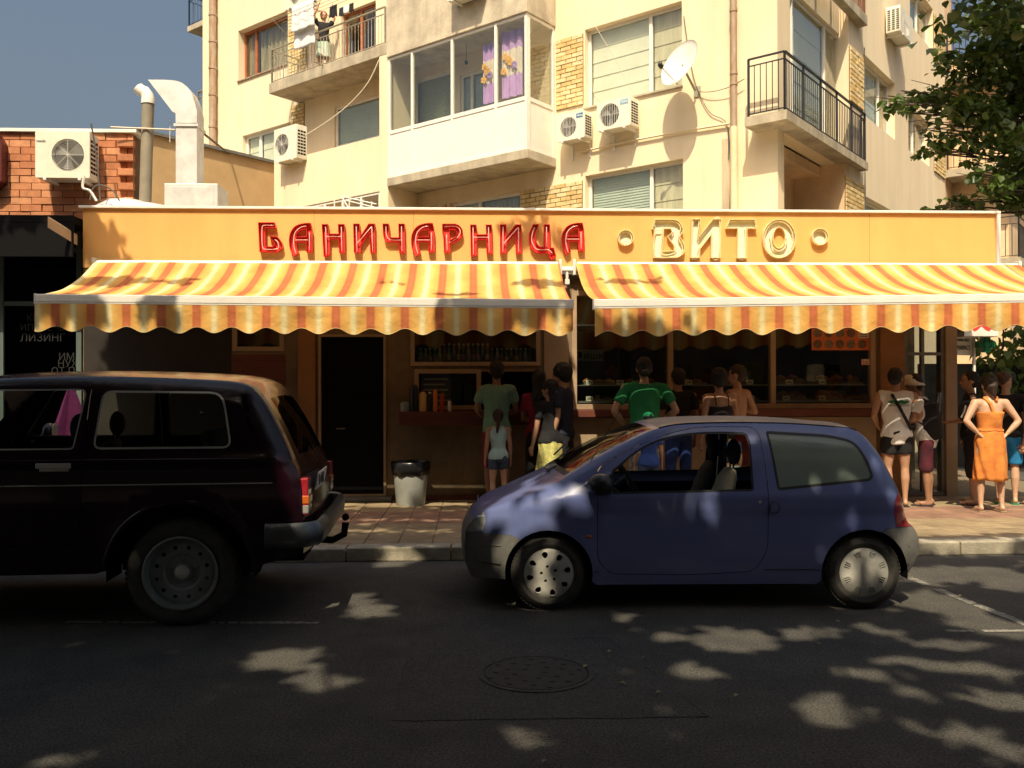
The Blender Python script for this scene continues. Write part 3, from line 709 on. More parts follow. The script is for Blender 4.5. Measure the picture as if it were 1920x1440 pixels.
# ---- AWNINGS
def awning_mat():
    m = bpy.data.materials.new('striped_canvas'); m.use_nodes = True; nt = m.node_tree; b = nt.nodes['Principled BSDF']; out = nt.nodes['Material Output']
    uv = nt.nodes.new('ShaderNodeUVMap'); uv.uv_map = 'uv'
    sp = nt.nodes.new('ShaderNodeSeparateXYZ'); nt.links.new(uv.outputs[0], sp.inputs[0])
    fr = nt.nodes.new('ShaderNodeMath'); fr.operation = 'FRACT'; nt.links.new(sp.outputs[0], fr.inputs[0])
    rp = nt.nodes.new('ShaderNodeValToRGB'); e = rp.color_ramp.elements
    cols = [(0.0, (0.90, 0.78, 0.44)), (0.045, (0.89, 0.74, 0.38)), (0.11, (0.84, 0.52, 0.16)), (0.25, (0.82, 0.44, 0.12)), (0.345, (0.80, 0.40, 0.10)), (0.40, (0.60, 0.17, 0.07)), (0.50, (0.62, 0.19, 0.08)), (0.585, (0.60, 0.17, 0.07)), (0.645, (0.80, 0.40, 0.10)), (0.88, (0.84, 0.52, 0.16)), (0.95, (0.89, 0.74, 0.38)), (1.0, (0.90, 0.78, 0.44))]
    e[0].position = 0; e[0].color = (*cols[0][1], 1); e[1].position = 1; e[1].color = (*cols[-1][1], 1)
    for p, c in cols[1:-1]:
        q = e.new(p); q.color = (*c, 1)
    nt.links.new(fr.outputs[0], rp.inputs[0])
    nz = nt.nodes.new('ShaderNodeTexNoise'); nz.inputs['Scale'].default_value = 2.5; nz.inputs['Detail'].default_value = 5
    g_ = nt.nodes.new('ShaderNodeNewGeometry'); nt.links.new(g_.outputs['Position'], nz.inputs['Vector'])
    mr = nt.nodes.new('ShaderNodeMapRange'); mr.inputs[1].default_value = .3; mr.inputs[2].default_value = .75; mr.inputs[3].default_value = 0.68; mr.inputs[4].default_value = 0.98; nt.links.new(nz.outputs[0], mr.inputs[0])
    mx = nt.nodes.new('ShaderNodeVectorMath'); mx.operation = 'SCALE'; nt.links.new(rp.outputs[0], mx.inputs[0]); nt.links.new(mr.outputs[0], mx.inputs['Scale'])
    n2 = nt.nodes.new('ShaderNodeTexNoise'); n2.inputs['Scale'].default_value = 9; n2.inputs['Detail'].default_value = 3; nt.links.new(g_.outputs['Position'], n2.inputs['Vector']); bp = nt.nodes.new('ShaderNodeBump'); bp.inputs['Strength'].default_value = 0.5; bp.inputs['Distance'].default_value = 0.03; nt.links.new(n2.outputs[0], bp.inputs['Height']); nt.links.new(bp.outputs[0], b.inputs['Normal'])
    nt.links.new(mx.outputs[0], b.inputs['Base Color']); b.inputs['Roughness'].default_value = 0.85; b.inputs['Specular IOR Level'].default_value = 0.2
    tl = nt.nodes.new('ShaderNodeBsdfTranslucent'); nt.links.new(mx.outputs[0], tl.inputs[0])
    ms = nt.nodes.new('ShaderNodeMixShader'); ms.inputs[0].default_value = 0.10
    nt.links.new(b.outputs[0], ms.inputs[1]); nt.links.new(tl.outputs[0], ms.inputs[2]); nt.links.new(ms.outputs[0], out.inputs[0])
    return m
m_awn = awning_mat()
PER = 0.400
def awning(u0, u1, ph, label, yb=10.45, zwall=None, zb0=None, zb1=None):
    zw = sz(495)
    t = thing('awning', label, 'awning', (0.5 * (u0 + u1), WY, zw))
    # fabric sheet with sag
    def sheet(name, fn, nu, nv, parent):
        m = M(); uvs = []
        for i in range(nu + 1):
            for j in range(nv + 1):
                u = u0 + (u1 - u0) * i / nu; m.v.append(tuple(fn(u, j / nv))); uvs.append(((u - ph) / PER, j / nv))
        for i in range(nu):
            for j in range(nv):
                a = i * (nv + 1) + j; m.f.append((a, a + nv + 1, a + nv + 2, a + 1))
        o3 = off_of(parent); me = bpy.data.meshes.new(name); me.from_pydata([(a - o3.x, b - o3.y, c - o3.z) for a, b, c in m.v], [], m.f)
        l = me.uv_layers.new(name='uv')
        for lp in me.loops: l.data[lp.index].uv = uvs[lp.vertex_index]
        me.shade_smooth(); o = link_mesh(name, me, parent, m_awn)
        return o
    zb = lambda u: zb0 + (zb1 - zb0) * (u - u0) / (u1 - u0)
    def top(u, v):
        y = WY - 0.14 + (yb + 0.05 - WY + 0.14) * v
        z = zw + (zb(u) + 0.05 - zw) * v - 0.12 * math.sin(math.pi * v) * (1 - 0.25 * v)
        z += 0.012 * noise.noise(V((u * 1.3, y * 2, 0))) + 0.006 * noise.noise(V((u * 6, y * 1.2, 5)))
        return V((u, y, z))
    sheet('canopy', top, int((u1 - u0) / 0.05), 24, t)
    def val(u, v):
        sc = 0.5 - 0.5 * math.cos(2 * math.pi * (u - ph) / PER)   # 1 at red stripes (short), 0 at cream (long)
        H = 0.325 - 0.070 * sc
        y = yb - 0.062 - 0.012 * math.sin(2 * math.pi * (u - ph) / PER * 0.5 + 1.3 * u) * v - 0.016 * v * noise.noise(V((u * 2.1, 3, 1)))
        return V((u, y - 0.02 * v * noise.noise(V((u * 5.3, v, 4))), zb(u) - 0.055 - (H + 0.012 * noise.noise(V((u * 1.9, 7, 2)))) * v))
    vo = sheet('valance', val, int((u1 - u0) / 0.025), 6, t)
    m = M(); pts = [val(u0 + (u1 - u0) * i / 400, 1.0) for i in range(401)]; m.tube(pts, 0.004, 4); m.build('hem', mat('canvas_hem', (0.45, 0.33, 0.15), 0.8), vo)
    # front bar: box profile with two grooves
    m = M(); prof = [(0.055, -0.055), (-0.05, -0.058), (-0.058, -0.05), (-0.058, -0.038), (-0.050, -0.036), (-0.050, -0.030), (-0.060, -0.028), (-0.060, 0.034), (-0.052, 0.036), (-0.052, 0.042), (-0.056, 0.046), (-0.045, 0.056), (0.03, 0.058), (0.055, 0.03)]
    m.rings([[(u, yb + a, zb(u) + b) for a, b in prof] for u in (u0, u1)]); m.build('front_bar', m_whitemetal, t)
    m = M()
    for u, s_ in ((u0, -1), (u1, 1)): m.box(min(u, u + s_ * 0.012) , max(u, u + s_ * 0.012), yb - 0.064, yb + 0.06, zb(u) - 0.062, zb(u) + 0.062)
    m.build('end_cap', m_whitemetal, t, bevel=0.006)
    m = M(); m.cyl((u0 + 0.02, WY - 0.13, zw - 0.03), (u1 - 0.02, WY - 0.13, zw - 0.03), 0.045); m.build('roller', m_whitemetal, t, smooth=40)
    m = M(); m.box(u0 - 0.03, u1 + 0.03, WY - 0.05, WY + 0.0, zw - 0.16, zw - 0.10); m.build('torsion_bar', m_whitemetal, t, bevel=0.004)
    for u, s_ in ((u0 + 0.25, 1), (u1 - 0.25, -1)):
        el = V((u + s_ * 0.95, WY - 0.75, zw - 0.70)); a = V((u, WY - 0.08, zw - 0.22)); b = V((u + s_ * 0.12, yb + 0.07, zb(u) - 0.03))
        m = M()
        for p, q in ((a, el), (el, b)):
            d = (q - p).normalized(); s2 = d.cross(V((0, 0, 1))).normalized() * 0.016; m.obox((p + q) / 2, (q - p) / 2, s2, V((0, 0, 0.028)))
        m.cyl(el - V((0, 0, 0.04)), el + V((0, 0, 0.04)), 0.03); m.build('folding_arm', m_whitemetal, t)
    for u in (u0 - 0.015, u1 + 0.015):
        m = M(); m.box(u - 0.02, u + 0.02, WY - 0.17, WY - 0.001, zw - 0.17, zw + 0.045); m.build('end_bracket', m_whitemetal, t, bevel=0.008)
    return t
FB = Frame((0, 10.45, 0), (1, 0, 0), (0, -1, 0)); FB2 = Frame((0, 10.15, 0), (1, 0, 0), (0, -1, 0))
uA0, uA1 = FB.U(70, 568), FB.U(1073, 572)
uB0, uB1 = FB2.U(1114, 568), FB2.U(1114, 568) + 6.2
phA = FB.U(142, 640)        # centre of a cream stripe
phB = FB2.U(1170, 620)
awning(uA0, uA1, phA, 'left striped orange awning with scalloped valance and white front bar', zb0=FB.Z(561, 70), zb1=FB.Z(571, 1073))
awning(uB0, uB1, phB, 'right striped orange awning reaching past the shop corner', yb=10.15, zb0=FB2.Z(571, 1114), zb1=FB2.Z(562, 1920) + 0.03)
# motor bracket between the awnings
t = thing('awning_bracket', 'small metal bracket and winch in the gap between the two awnings', 'bracket', FS.p(su(1060), 0.1, sz(515)))
m = M(); u = su(1062)
m.fbox(FS, u - 0.08, u + 0.14, 0.014, 0.05, sz(515), sz(500)); m.cyl(FS.p(u - 0.08, 0.12, sz(508)), FS.p(u + 0.15, 0.12, sz(508)), 0.04); m.cyl(FS.p(u + 0.0, 0.13, sz(530)), FS.p(u, 0.13, sz(508)), 0.02); m.fbox(FS, u - 0.03, u + 0.03, 0.1, 0.16, sz(535), sz(526))
m.build('winch', m_whitemetal, t, smooth=40)
m = M(); m.fbox(FS, u - 0.1, u + 0.17, 0.02, 0.07, sz(523), sz(519)); m.build('bolt_plate', m_greymetal, t)
# ---- SIGN LETTERS: open channel letters with unlit neon tubes
def letter(name, lab, outer, holes, tubes, px0, py0, k, mface, mside, mtube, group, dep=0.072, thk=0.008, tr=0.0075, smooth=True):
    loops = [[su(px0 + x / k, py0 + y / k) if False else FS.uz(px0 + x / k, py0 + y / k, 0.012 + dep) for x, y in L] for L in [outer] + holes]
    us = [p[0] for p in loops[0]]; zs = [p[1] for p in loops[0]]
    cu, cz = (min(us) + max(us)) / 2, (min(zs) + max(zs)) / 2
    t = thing('sign_letter', lab, 'sign letter', FS.p(cu, 0.012, min(zs)), group=group)
    n0 = 0.013
    tv, tf = tri2d(loops); m = M()
    m.add([FS.p(a, n0 + 0.006, b) for a, b in tv], tf); m.build('back_plate', mface, t)
    m = M()
    for L in loops:
        I = inset_loop(L, thk if L is loops[0] else -thk); q = len(L)
        ring = [[FS.p(a, n0, b) for a, b in L], [FS.p(a, n0 + dep, b) for a, b in L], [FS.p(a, n0 + dep, b) for a, b in I], [FS.p(a, n0, b) for a, b in I]]
        m.rings(ring, cap=False)
    m.build('rim', mside, t, smooth=30)
    for L in tubes:
        pts = [FS.uz(px0 + x / k, py0 + y / k, 0.012 + dep) for x, y in L]
        if len(pts) > 2: pts = smooth_poly(pts, 5)
        pts = [FS.p(a, n0 + dep * 0.66, b) for a, b in pts]
        pts = [pts[0] + V((0, dep * 0.62, 0))] + pts + [pts[-1] + V((0, dep * 0.62, 0))]
        m = M(); m.tube(pts, tr, 8); m.build('neon_tube', mtube, t, smooth=60)
    return t
def curve(L, n=6):
    return [tuple(p) for p in smooth_poly(L, n)]
Bo = [(22, 100), (208, 100), (225, 163), (105, 163), (105, 372), (190, 372), (205, 345), (185, 305), (145, 258), (240, 262)] + curve([(262, 285), (288, 325), (300, 370), (280, 412), (235, 435)], 4) + [(38, 435)]
Ao = curve([(420, 487), (392, 430), (375, 370), (370, 290), (385, 215), (430, 150), (490, 120), (560, 107)], 4) + [(615, 107), (632, 190), (637, 438), (578, 438), (562, 430), (560, 325), (455, 325), (458, 380), (480, 448)]
Ah = [(475, 205), (520, 182), (565, 180), (563, 262), (452, 262), (458, 230)]
Ho = [(738, 120), (810, 120), (815, 228), (925, 228), (920, 120), (995, 120), (1003, 445), (935, 445), (925, 290), (830, 290), (832, 470), (770, 492), (760, 485)]
Io = [(1092, 115), (1165, 115), (1172, 260), (1265, 115), (1338, 115), (1345, 445), (1285, 445), (1275, 220), (1180, 370), (1180, 445), (1100, 440)]
Cho = [(1422, 115), (1495, 115)] + curve([(1500, 240), (1505, 258), (1525, 270)], 3) + [(1605, 270), (1600, 115), (1672, 115), (1680, 448), (1610, 448), (1606, 325), (1480, 325)] + curve([(1460, 312), (1440, 285), (1430, 240)], 3)
GR = 'red neon letters of the bakery sign'
kz, kx = 6.0, 5.818
At = [[(560, 140), (500, 155), (440, 210), (420, 290), (425, 370), (445, 450)], [(440, 297), (575, 297)], [(598, 215), (600, 410)]]
shift = lambda L, dx, dy=0: [(x + dx, y + dy) for x, y in L]
def lab(ch, s): return 'red neon channel letter %s, %s of the red word on the fascia' % (ch, s)
letter('B', lab('Б', 'first'), Bo, [], [[(195, 132), (85, 132), (65, 165), (62, 300), (75, 390), (110, 402), (200, 402), (250, 385), (240, 320), (205, 290)]], 480, 400, kz, m_red, m_reddk, m_neon, GR)
letter('A', lab('А', 'second'), Ao, [Ah], At, 480, 400, kz, m_red, m_reddk, m_neon, GR)
letter('N', lab('Н', 'third'), Ho, [], [[(780, 140), (790, 455)], [(790, 258), (950, 258)], [(957, 140), (965, 425)]], 480, 400, kz, m_red, m_reddk, m_neon, GR)
letter('I', lab('И', 'fourth'), Io, [], [[(1125, 138), (1135, 425)], [(1140, 330), (1295, 150)], [(1300, 145), (1312, 425)]], 480, 400, kz, m_red, m_reddk, m_neon, GR)
letter('Ch', lab('Ч', 'fifth'), Cho, [], [[(1460, 138), (1465, 230), (1500, 290), (1620, 298)], [(1635, 140), (1642, 425)]], 480, 400, kz, m_red, m_reddk, m_neon, GR)
letter('A', lab('А', 'sixth'), shift(Ao, 1375), [shift(Ah, 1375)], [shift(L, 1375) for L in At], 480, 400, kz, m_red, m_reddk, m_neon, GR)
Ro = [(285, 112), (430, 112)] + curve([(470, 128), (500, 165), (512, 210), (500, 255), (445, 308), (375, 335)], 4) + [(375, 430), (305, 430), (296, 195), (283, 185)]
letter('R', lab('Р', 'seventh'), Ro, [[(365, 178), (425, 180), (447, 205), (432, 255), (375, 288)]], [[(310, 140), (430, 138), (480, 180), (470, 240), (400, 300), (365, 315)], [(333, 225), (340, 405)]], 780, 400, kx, m_red, m_reddk, m_neon, GR)
H2 = [(590, 122), (660, 122), (665, 228), (765, 228), (760, 122), (828, 122), (835, 442), (770, 442), (765, 290), (665, 290), (668, 455), (610, 480), (598, 470)]
letter('N', lab('Н', 'eighth'), H2, [], [[(622, 140), (628, 445)], [(630, 258), (790, 258)], [(790, 140), (800, 420)]], 780, 400, kx, m_red, m_reddk, m_neon, GR)
I2 = [(915, 120), (985, 120), (988, 250), (1085, 120), (1150, 120), (1155, 440), (1090, 440), (1080, 230), (990, 340), (985, 440), (918, 440)]
letter('I', lab('И', 'ninth'), I2, [], [[(950, 142), (950, 420)], [(960, 325), (1110, 155)], [(1118, 150), (1122, 420)]], 780, 400, kx, m_red, m_reddk, m_neon, GR)
Tso = [(1275, 118), (1345, 118)] + curve([(1318, 175), (1300, 240), (1315, 315), (1350, 365)], 4) + [(1395, 365), (1395, 118), (1462, 118), (1468, 372), (1505, 375), (1530, 470), (1480, 510), (1460, 490), (1440, 437), (1330, 437)] + curve([(1290, 420), (1250, 370), (1232, 300), (1235, 220)], 4)
letter('Ts', lab('Ц', 'tenth'), Tso, [], [[(1295, 150), (1265, 240), (1270, 320), (1320, 390), (1440, 395), (1485, 430)], [(1425, 142), (1428, 360)]], 780, 400, kx, m_red, m_reddk, m_neon, GR)
s3 = 5.818 / 6.0 * 0.96
A3 = lambda L: [(1590 + (x - 370) * s3, (y - 107) * s3 + 102) for x, y in L]
letter('A', lab('А', 'eleventh and last'), A3(Ao), [A3(Ah)], [A3(L) for L in At], 780, 400, kx, m_red, m_reddk, m_neon, GR)
GC = 'cream neon letters of the bakery sign'
kv = 4.174
def labc(ch, s): return 'cream neon channel letter %s, %s of the cream word on the fascia' % (ch, s)
Vo = [(450, 45), (600, 45)] + curve([(640, 60), (668, 105), (672, 140), (648, 180)], 3) + curve([(668, 215), (686, 258), (680, 305), (650, 335), (620, 347)], 3) + [(440, 347), (445, 128), (430, 120)]
letter('V', labc('В', 'first'), Vo, [[(522, 120), (574, 120), (585, 145), (548, 180), (600, 250), (602, 290), (515, 295)]], [[(455, 110), (462, 62), (600, 60), (655, 110), (635, 180), (668, 260), (640, 325), (455, 335), (455, 150), (480, 130), (510, 145), (505, 310), (600, 312), (615, 260), (560, 190), (600, 140)]], 1120, 400, kv, m_yel, m_yeldk, m_neony, GC, tr=0.009)
Iv = [(740, 42), (810, 42), (800, 180), (905, 42), (972, 42), (965, 347), (890, 347), (890, 170), (805, 280), (805, 347), (730, 347)]
letter('I', labc('И', 'second'), Iv, [], [inset_loop(Iv, 12) + [inset_loop(Iv, 12)[0]]], 1120, 400, kv, m_yel, m_yeldk, m_neony, GC, tr=0.009)
Tv = [(1035, 45), (1235, 45), (1252, 118), (1175, 118), (1172, 350), (1095, 350), (1098, 118), (1010, 118)]
letter('T', labc('Т', 'third'), Tv, [], [[(1030, 108), (1045, 60), (1225, 60), (1240, 108)], [(1110, 125), (1106, 335), (1160, 335), (1162, 125)]], 1120, 400, kv, m_yel, m_yeldk, m_neony, GC, tr=0.009)
Ov = [(1425 + 130 * math.cos(a * math.pi / 18), 197 - 153 * math.sin(a * math.pi / 18)) for a in range(36)]
Oh = [(1425 + 46 * math.cos(a * math.pi / 12), 190 - 80 * math.sin(a * math.pi / 12)) for a in range(24)]
Ot = [(1425 + 112 * math.cos(a * math.pi / 12), 197 - 135 * math.sin(a * math.pi / 12)) for a in range(25)]
Ot2 = [(1425 + 66 * math.cos(a * math.pi / 12), 192 - 100 * math.sin(a * math.pi / 12)) for a in range(12, 25)]
letter('O', labc('О', 'fourth'), Ov, [Oh], [Ot, Ot2], 1120, 400, kv, m_yel, m_yeldk, m_neony, GC, tr=0.009)
for (cx, cy, r, lb) in ((222, 190, 62, 'round cream neon dot between the red and cream words'), (1745, 182, 66, 'round cream neon dot after the cream word')):
    Dv = [(cx + r * math.cos(a * math.pi / 14), cy - r * math.sin(a * math.pi / 14)) for a in range(28)]
    Dt = [(cx + (r - 14) * math.cos(a * math.pi / 12), cy - (r - 14) * math.sin(a * math.pi / 12)) for a in range(-5, 18)]
    t = letter('dot', lb, Dv, [], [Dt], 1120, 400, kv, m_yel, m_yeldk, m_neony, 'round dots of the bakery sign', tr=0.009)
    t.name = 'sign_dot'; t['category'] = 'sign dot'
# ================================================================== brick helper
brick_cache = {}
def brick_mesh(L, H, D, mt, F):
    k = (round(L, 3), round(H, 3), D, mt.name, id(F))
    if k in brick_cache: return brick_cache[k]
    m = M(); o = V((0, 0, 0)); b = 0.004
    def q(u, n, z): return F.u * u + F.n * n + V((0, 0, z))
    a, h = L / 2, H / 2
    m.rings([[q(-a, 0, -h), q(a, 0, -h), q(a, 0, h), q(-a, 0, h)], [q(-a, D - b, -h), q(a, D - b, -h), q(a, D - b, h), q(-a, D - b, h)], [q(-a + b, D, -h + b), q(a - b, D, -h + b), q(a - b, D, h - b), q(-a + b, D, h - b)]])
    me = bpy.data.meshes.new('brick'); me.from_pydata(m.v, [], m.f)
    bm = bmesh.new(); bm.from_mesh(me); bmesh.ops.recalc_face_normals(bm, faces=bm.faces); bm.to_mesh(me); bm.free()
    me.materials.append(mt); brick_cache[k] = me; return me
def bricks(F, u0, u1, z0, z1, n, parent, mats_, L=0.25, H=0.08, gap=0.016, D=0.03, mortar=None, proud=0.012, holes=()):
    if mortar:
        m = M(); m.fbox(F, u0 + 0.002, u1 - 0.002, n + 0.0012, n + D * 0.45, z0 + 0.002, z1 - 0.002); m.build('mortar', mortar, parent)
    rows_ = int((z1 - z0) / H); c = 0; off = off_of(parent)
    for r in range(rows_):
        zc = z0 + (r + 0.5) * (z1 - z0) / rows_; hh = (z1 - z0) / rows_
        e = [u0]; x = u0 - (L * 0.5 if r % 2 else 0) + 0.03 * noise.noise(V((r * 3.1, u0, 1)))
        while x + L < u1 - 0.03:
            x += L
            if x > u0 + 0.04: e.append(x)
        e.append(u1)
        for i in range(len(e) - 1):
            w = e[i + 1] - e[i]
            if any(h[0] < (e[i] + e[i + 1]) / 2 < h[1] and h[2] < zc < h[3] for h in holes): continue
            mt = mats_[rng.integers(0, len(mats_))]
            me = brick_mesh(round(w - gap, 2) , hh - gap * 0.8, D, mt, F)
            o = bpy.data.objects.new('brick', me); C.objects.link(o); o.parent = parent
            o.location = F.p((e[i] + e[i + 1]) / 2, n + 0.0015 + proud * rng.random() , zc) - off
            c += 1
    return c
def ac_unit(F, u0, u1, z0, z1, n0, n1, label, fan=0.5, bars='v', group='air conditioners on the facades', plate=None, side=True):
    t = thing('air_conditioner', label, 'air conditioner', F.p((u0 + u1) / 2, (n0 + n1) / 2, z0), group=group)
    w, h = u1 - u0, z1 - z0; r = min(h * 0.40, w * 0.30); cu = u0 + w * fan; cz = z0 + h * 0.5
    loops = [rrect(u0, u1, z0, z1, 0.02, 3), [(cu + r * math.cos(a * math.pi / 16), cz + r * math.sin(a * math.pi / 16)) for a in range(32)]]
    tv, tf = tri2d(loops); m = M(); m.add([F.p(a, n1, b) for a, b in tv], tf)
    L = loops[0]; m.rings([[F.p(a, n1, b) for a, b in L], [F.p(a, n0, b) for a, b in L]], cap=False); m.add([F.p(a, n0, b) for a, b in L], [tuple(range(len(L)))])
    m.rings([[F.p(a, n1, b) for a, b in loops[1]], [F.p(a, n1 - 0.07, b) for a, b in loops[1]]], cap=False)
    m.build('casing', m_acw, t, smooth=30)
    m = M(); m.lathe(F.p(cu, n1 - 0.085, cz), F.n, [(0, r * 0.99), (0.012, r * 0.99)], 24); m.build('fan_well', m_black, t)
    m = M()
    m.lathe(F.p(cu, n1 - 0.07, cz), F.n, [(0, r * .16), (0.03, r * .14)], 14)
    for k in range(3):
        a0 = k * 2.094; pts = []
        for q in range(5):
            a = a0 + q * 0.22; pts.append((a, -0.02 + q * 0.006))
        b0 = len(m.v)
        for a, dn in pts:
            for rr in (r * .15, r * .9): m.v.append(tuple(F.p(cu + rr * math.cos(a), n1 - 0.05 + dn, cz + rr * math.sin(a))))
        for q in range(4): m.f.append((b0 + 2 * q, b0 + 2 * q + 1, b0 + 2 * q + 3, b0 + 2 * q + 2))
    m.build('fan', m_greymetal, t)
    m = M()
    if bars == 'ring':
        for k in range(1, 11):
            rr = r * k / 10
            m.tube([F.p(cu + rr * math.cos(a * math.pi / 12), n1 + 0.004, cz + rr * math.sin(a * math.pi / 12)) for a in range(24)], 0.0022, 4, closed=True)
        for k in range(4):
            a = k * math.pi / 4; m.tube([F.p(cu - r * math.cos(a), n1 + 0.006, cz - r * math.sin(a)), F.p(cu + r * math.cos(a), n1 + 0.006, cz + r * math.sin(a))], 0.003, 4)
    else:
        for k in range(-5, 6):
            x = r * k / 5.6; y = math.sqrt(r * r - x * x); m.tube([F.p(cu + x, n1 + 0.004, cz - y), F.p(cu + x, n1 + 0.004, cz + y)], 0.004, 4)
        m.tube([F.p(cu - r, n1 + 0.006, cz), F.p(cu + r, n1 + 0.006, cz)], 0.003, 4)
    m.build('grille', m_whitemetal, t)
    if side:
        m = M()
        for k in range(8):
            zz = z0 + h * (0.12 + 0.76 * k / 8)
            for q in range(3):
                nn = n0 + (n1 - n0) * (0.12 + 0.27 * q); m.fbox(F, u1 + 0.0005, u1 + 0.003, nn, nn + (n1 - n0) * 0.22, zz, zz + h * 0.055)
        tag(m.build('side_louvre', m_black, t), kind='stuff')
    for uu in (u0 + w * 0.18, u1 - w * 0.18):
        m = M(); m.fbox(F, uu - 0.02, uu + 0.02, 0.001, n1 + 0.02, z0 - 0.035, z0 - 0.002); m.fbox(F, uu - 0.02, uu + 0.02, 0.001, 0.02, z0 - 0.3, z0 - 0.034)
        m.build('bracket', m_whitemetal, t)
    if plate:
        m = M(); m.fbox(F, u1 - w * 0.30, u1 - w * 0.06, n1 + 0.001, n1 + 0.004, z1 - h * 0.24, z1 - h * 0.07); pb = m.build('name_plate', plate, t)
        text_obj('Midea', h * 0.13, F, u1 - w * 0.275, z1 - h * 0.20, n1 + 0.006, m_white, t, xs=0.85)
    return t
# ================================================================== LEFT BRICK BUILDING
FL = Frame((0, 12.95, 0), (1, 0, 0), (0, -1, 0))
lb = thing('brick_shop', 'red brick building with a dark glazed shopfront beside the orange bakery', 'building', (FL.U(60), 12.95, 0))
bu0, bu1 = FL.U(-60, 300), FL.U(252, 300)
zt = FL.Z(248, 120); zb_ = FL.Z(402, 120) - 0.3
m = M(); m.fbox(FL, FL.U(-700), bu1 - 0.02, -0.3, 0, 0, zt - 0.02); m.build('wall', m_mortar_dk, lb)
bc = bricks(FL, bu0, bu1, FL.Z(402, 120) - 0.28, zt - 0.025, 0, lb, brick_reds, L=0.30, H=0.098, gap=0.009, D=0.035, proud=0.016)
# alternate quoins reaching past the corner
zq = FL.Z(402, 120) - 0.28; nq = int((zt - 0.025 - zq) / 0.098); hq = (zt - 0.025 - zq) / nq
for r in range(0, nq, 2):
    me = brick_mesh(0.22, hq - 0.008, 0.08, brick_reds[(r // 2) % 2], FL)
    o = bpy.data.objects.new('brick', me); C.objects.link(o); o.parent = lb; o.location = FL.p(bu1 - 0.08, 0.045, zq + (r + 0.5) * hq) - off_of(lb); o.rotation_euler = (0, 0, 0)
m = M(); m.fbox(FL, bu0 - 3, bu1 + 0.06, -0.36, 0.09, zt - 0.018, zt + 0.03); m.build('coping', m_whitemetal, lb, bevel=0.004)
m = M(); m.fbox(FL, FL.U(115, 250), bu1 + 0.1, -0.3, 0.02, zt + 0.031, zt + 0.05); m.build('roof_edge', m_dark, lb)
# dark sign edge at the far left of the brickwork
m = M(); m.prism([(FL.U(-90), FL.Z(360, 5)), (FL.U(2), FL.Z(360, 5)), (FL.U(18), FL.Z(345, 5)), (FL.U(18), FL.Z(275, 5)), (FL.U(8), FL.Z(258, 5)), (FL.U(-90), FL.Z(255, 5))], lambda x, y, d: FL.p(x, d, y), 0.05, 0.22)
tag(m.build('hanging_sign', mat('dark_red_sign', (0.10, 0.015, 0.02), 0.4), bevel=0.01), 'dark red sign box cut off at the left edge on the brick wall', 'sign')
# canopy and shaded shopfront
FC = Frame((0, 11.9, 0), (1, 0, 0), (0, -1, 0))
zc1 = FC.Z(403, 80)
m = M(); m.box(FC.U(-800), UL - 0.03, 11.9, 12.94, zc1 - 0.10, zc1); m.box(FC.U(-800), UL - 0.03, 11.9, 11.96, zc1 - 0.55, zc1 - 0.101); m.build('canopy', m_black, lb, bevel=0.006)
m = M(); a, b = FC.p(FC.U(112, 425), 0.3, FC.Z(425, 112)), V((UL - 0.02, 11.99, FC.Z(447, 155)))
m.obox((a + b) / 2, (b - a) / 2, (0, 0.03, 0), (0, 0, 0.07)); m.build('beam', m_pier, lb)
FG = Frame((0, 12.6, 0), (1, 0, 0), (0, -1, 0))
m_frame_dk = mat('dark_green_grey_frame', (0.10, 0.13, 0.12), 0.5)
g0, g1 = FG.U(8), UL - 0.04
m = M()
for px in (-330, -170, 4, 186 if False else 150): m.fbox(FG, FG.U(px) - 0.035, FG.U(px) + 0.035, -0.04, 0.04, PZ0, zc1 - 0.101)
for py in (473, 571, 900): m.fbox(FG, FG.U(-700), g1, -0.03, 0.03, FG.Z(py) - 0.03, FG.Z(py) + 0.03)
m.build('shopfront_frame', m_frame_dk, lb)
m = M(); m.fbox(FG, FG.U(-700), g1, -0.004, 0.004, PZ0 + 0.05, zc1 - 0.102); pn = m.build('shop_window', glass('dark_shop_glass', (0.12, 0.14, 0.14), 0.05, 0.6, 0.0), lb)
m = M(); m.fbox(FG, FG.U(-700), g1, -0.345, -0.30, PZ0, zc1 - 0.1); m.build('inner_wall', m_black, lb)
m_letter_dk = mat('dark_window_lettering', (0.010, 0.011, 0.011), 0.8)  # near-black letter colour
def wl(s, px, py, hpx, mir=False):
    z = FG.Z(py, px); size = hpx / FPX * 12.6 * 1.4
    text_obj(s, size, FG, FG.U(px, py), z, 0.008, m_letter_dk, lb, 'window_lettering', mirror=mir)
wl('КРЕДИТ', 50, 602, 12); wl('ИПОТЕЧЕН', 38, 620, 12); wl('КРЕДИТ', 118, 620, 12); wl('ЛИЗИНГ', 38, 640, 14); wl('ИМАТЕ', 110, 675, 13); wl('НУЖДА', 108, 688, 13); wl('ОТ ПАРИ?', 96, 702, 13)
# AC on the brick wall
ac_unit(FL, FL.U(66, 300, .42), FL.U(168, 300, .42), FL.Z(333, 100, .42), FL.Z(246, 100, .42), 0.12, 0.42, 'large cream air conditioner on the red brick wall', fan=0.60, bars='ring')
text_obj('neodo', 0.05, FL, FL.U(68, 262, .42), FL.Z(266, 70, .42), 0.424, m_greymetal, bpy.data.objects['air_conditioner'])
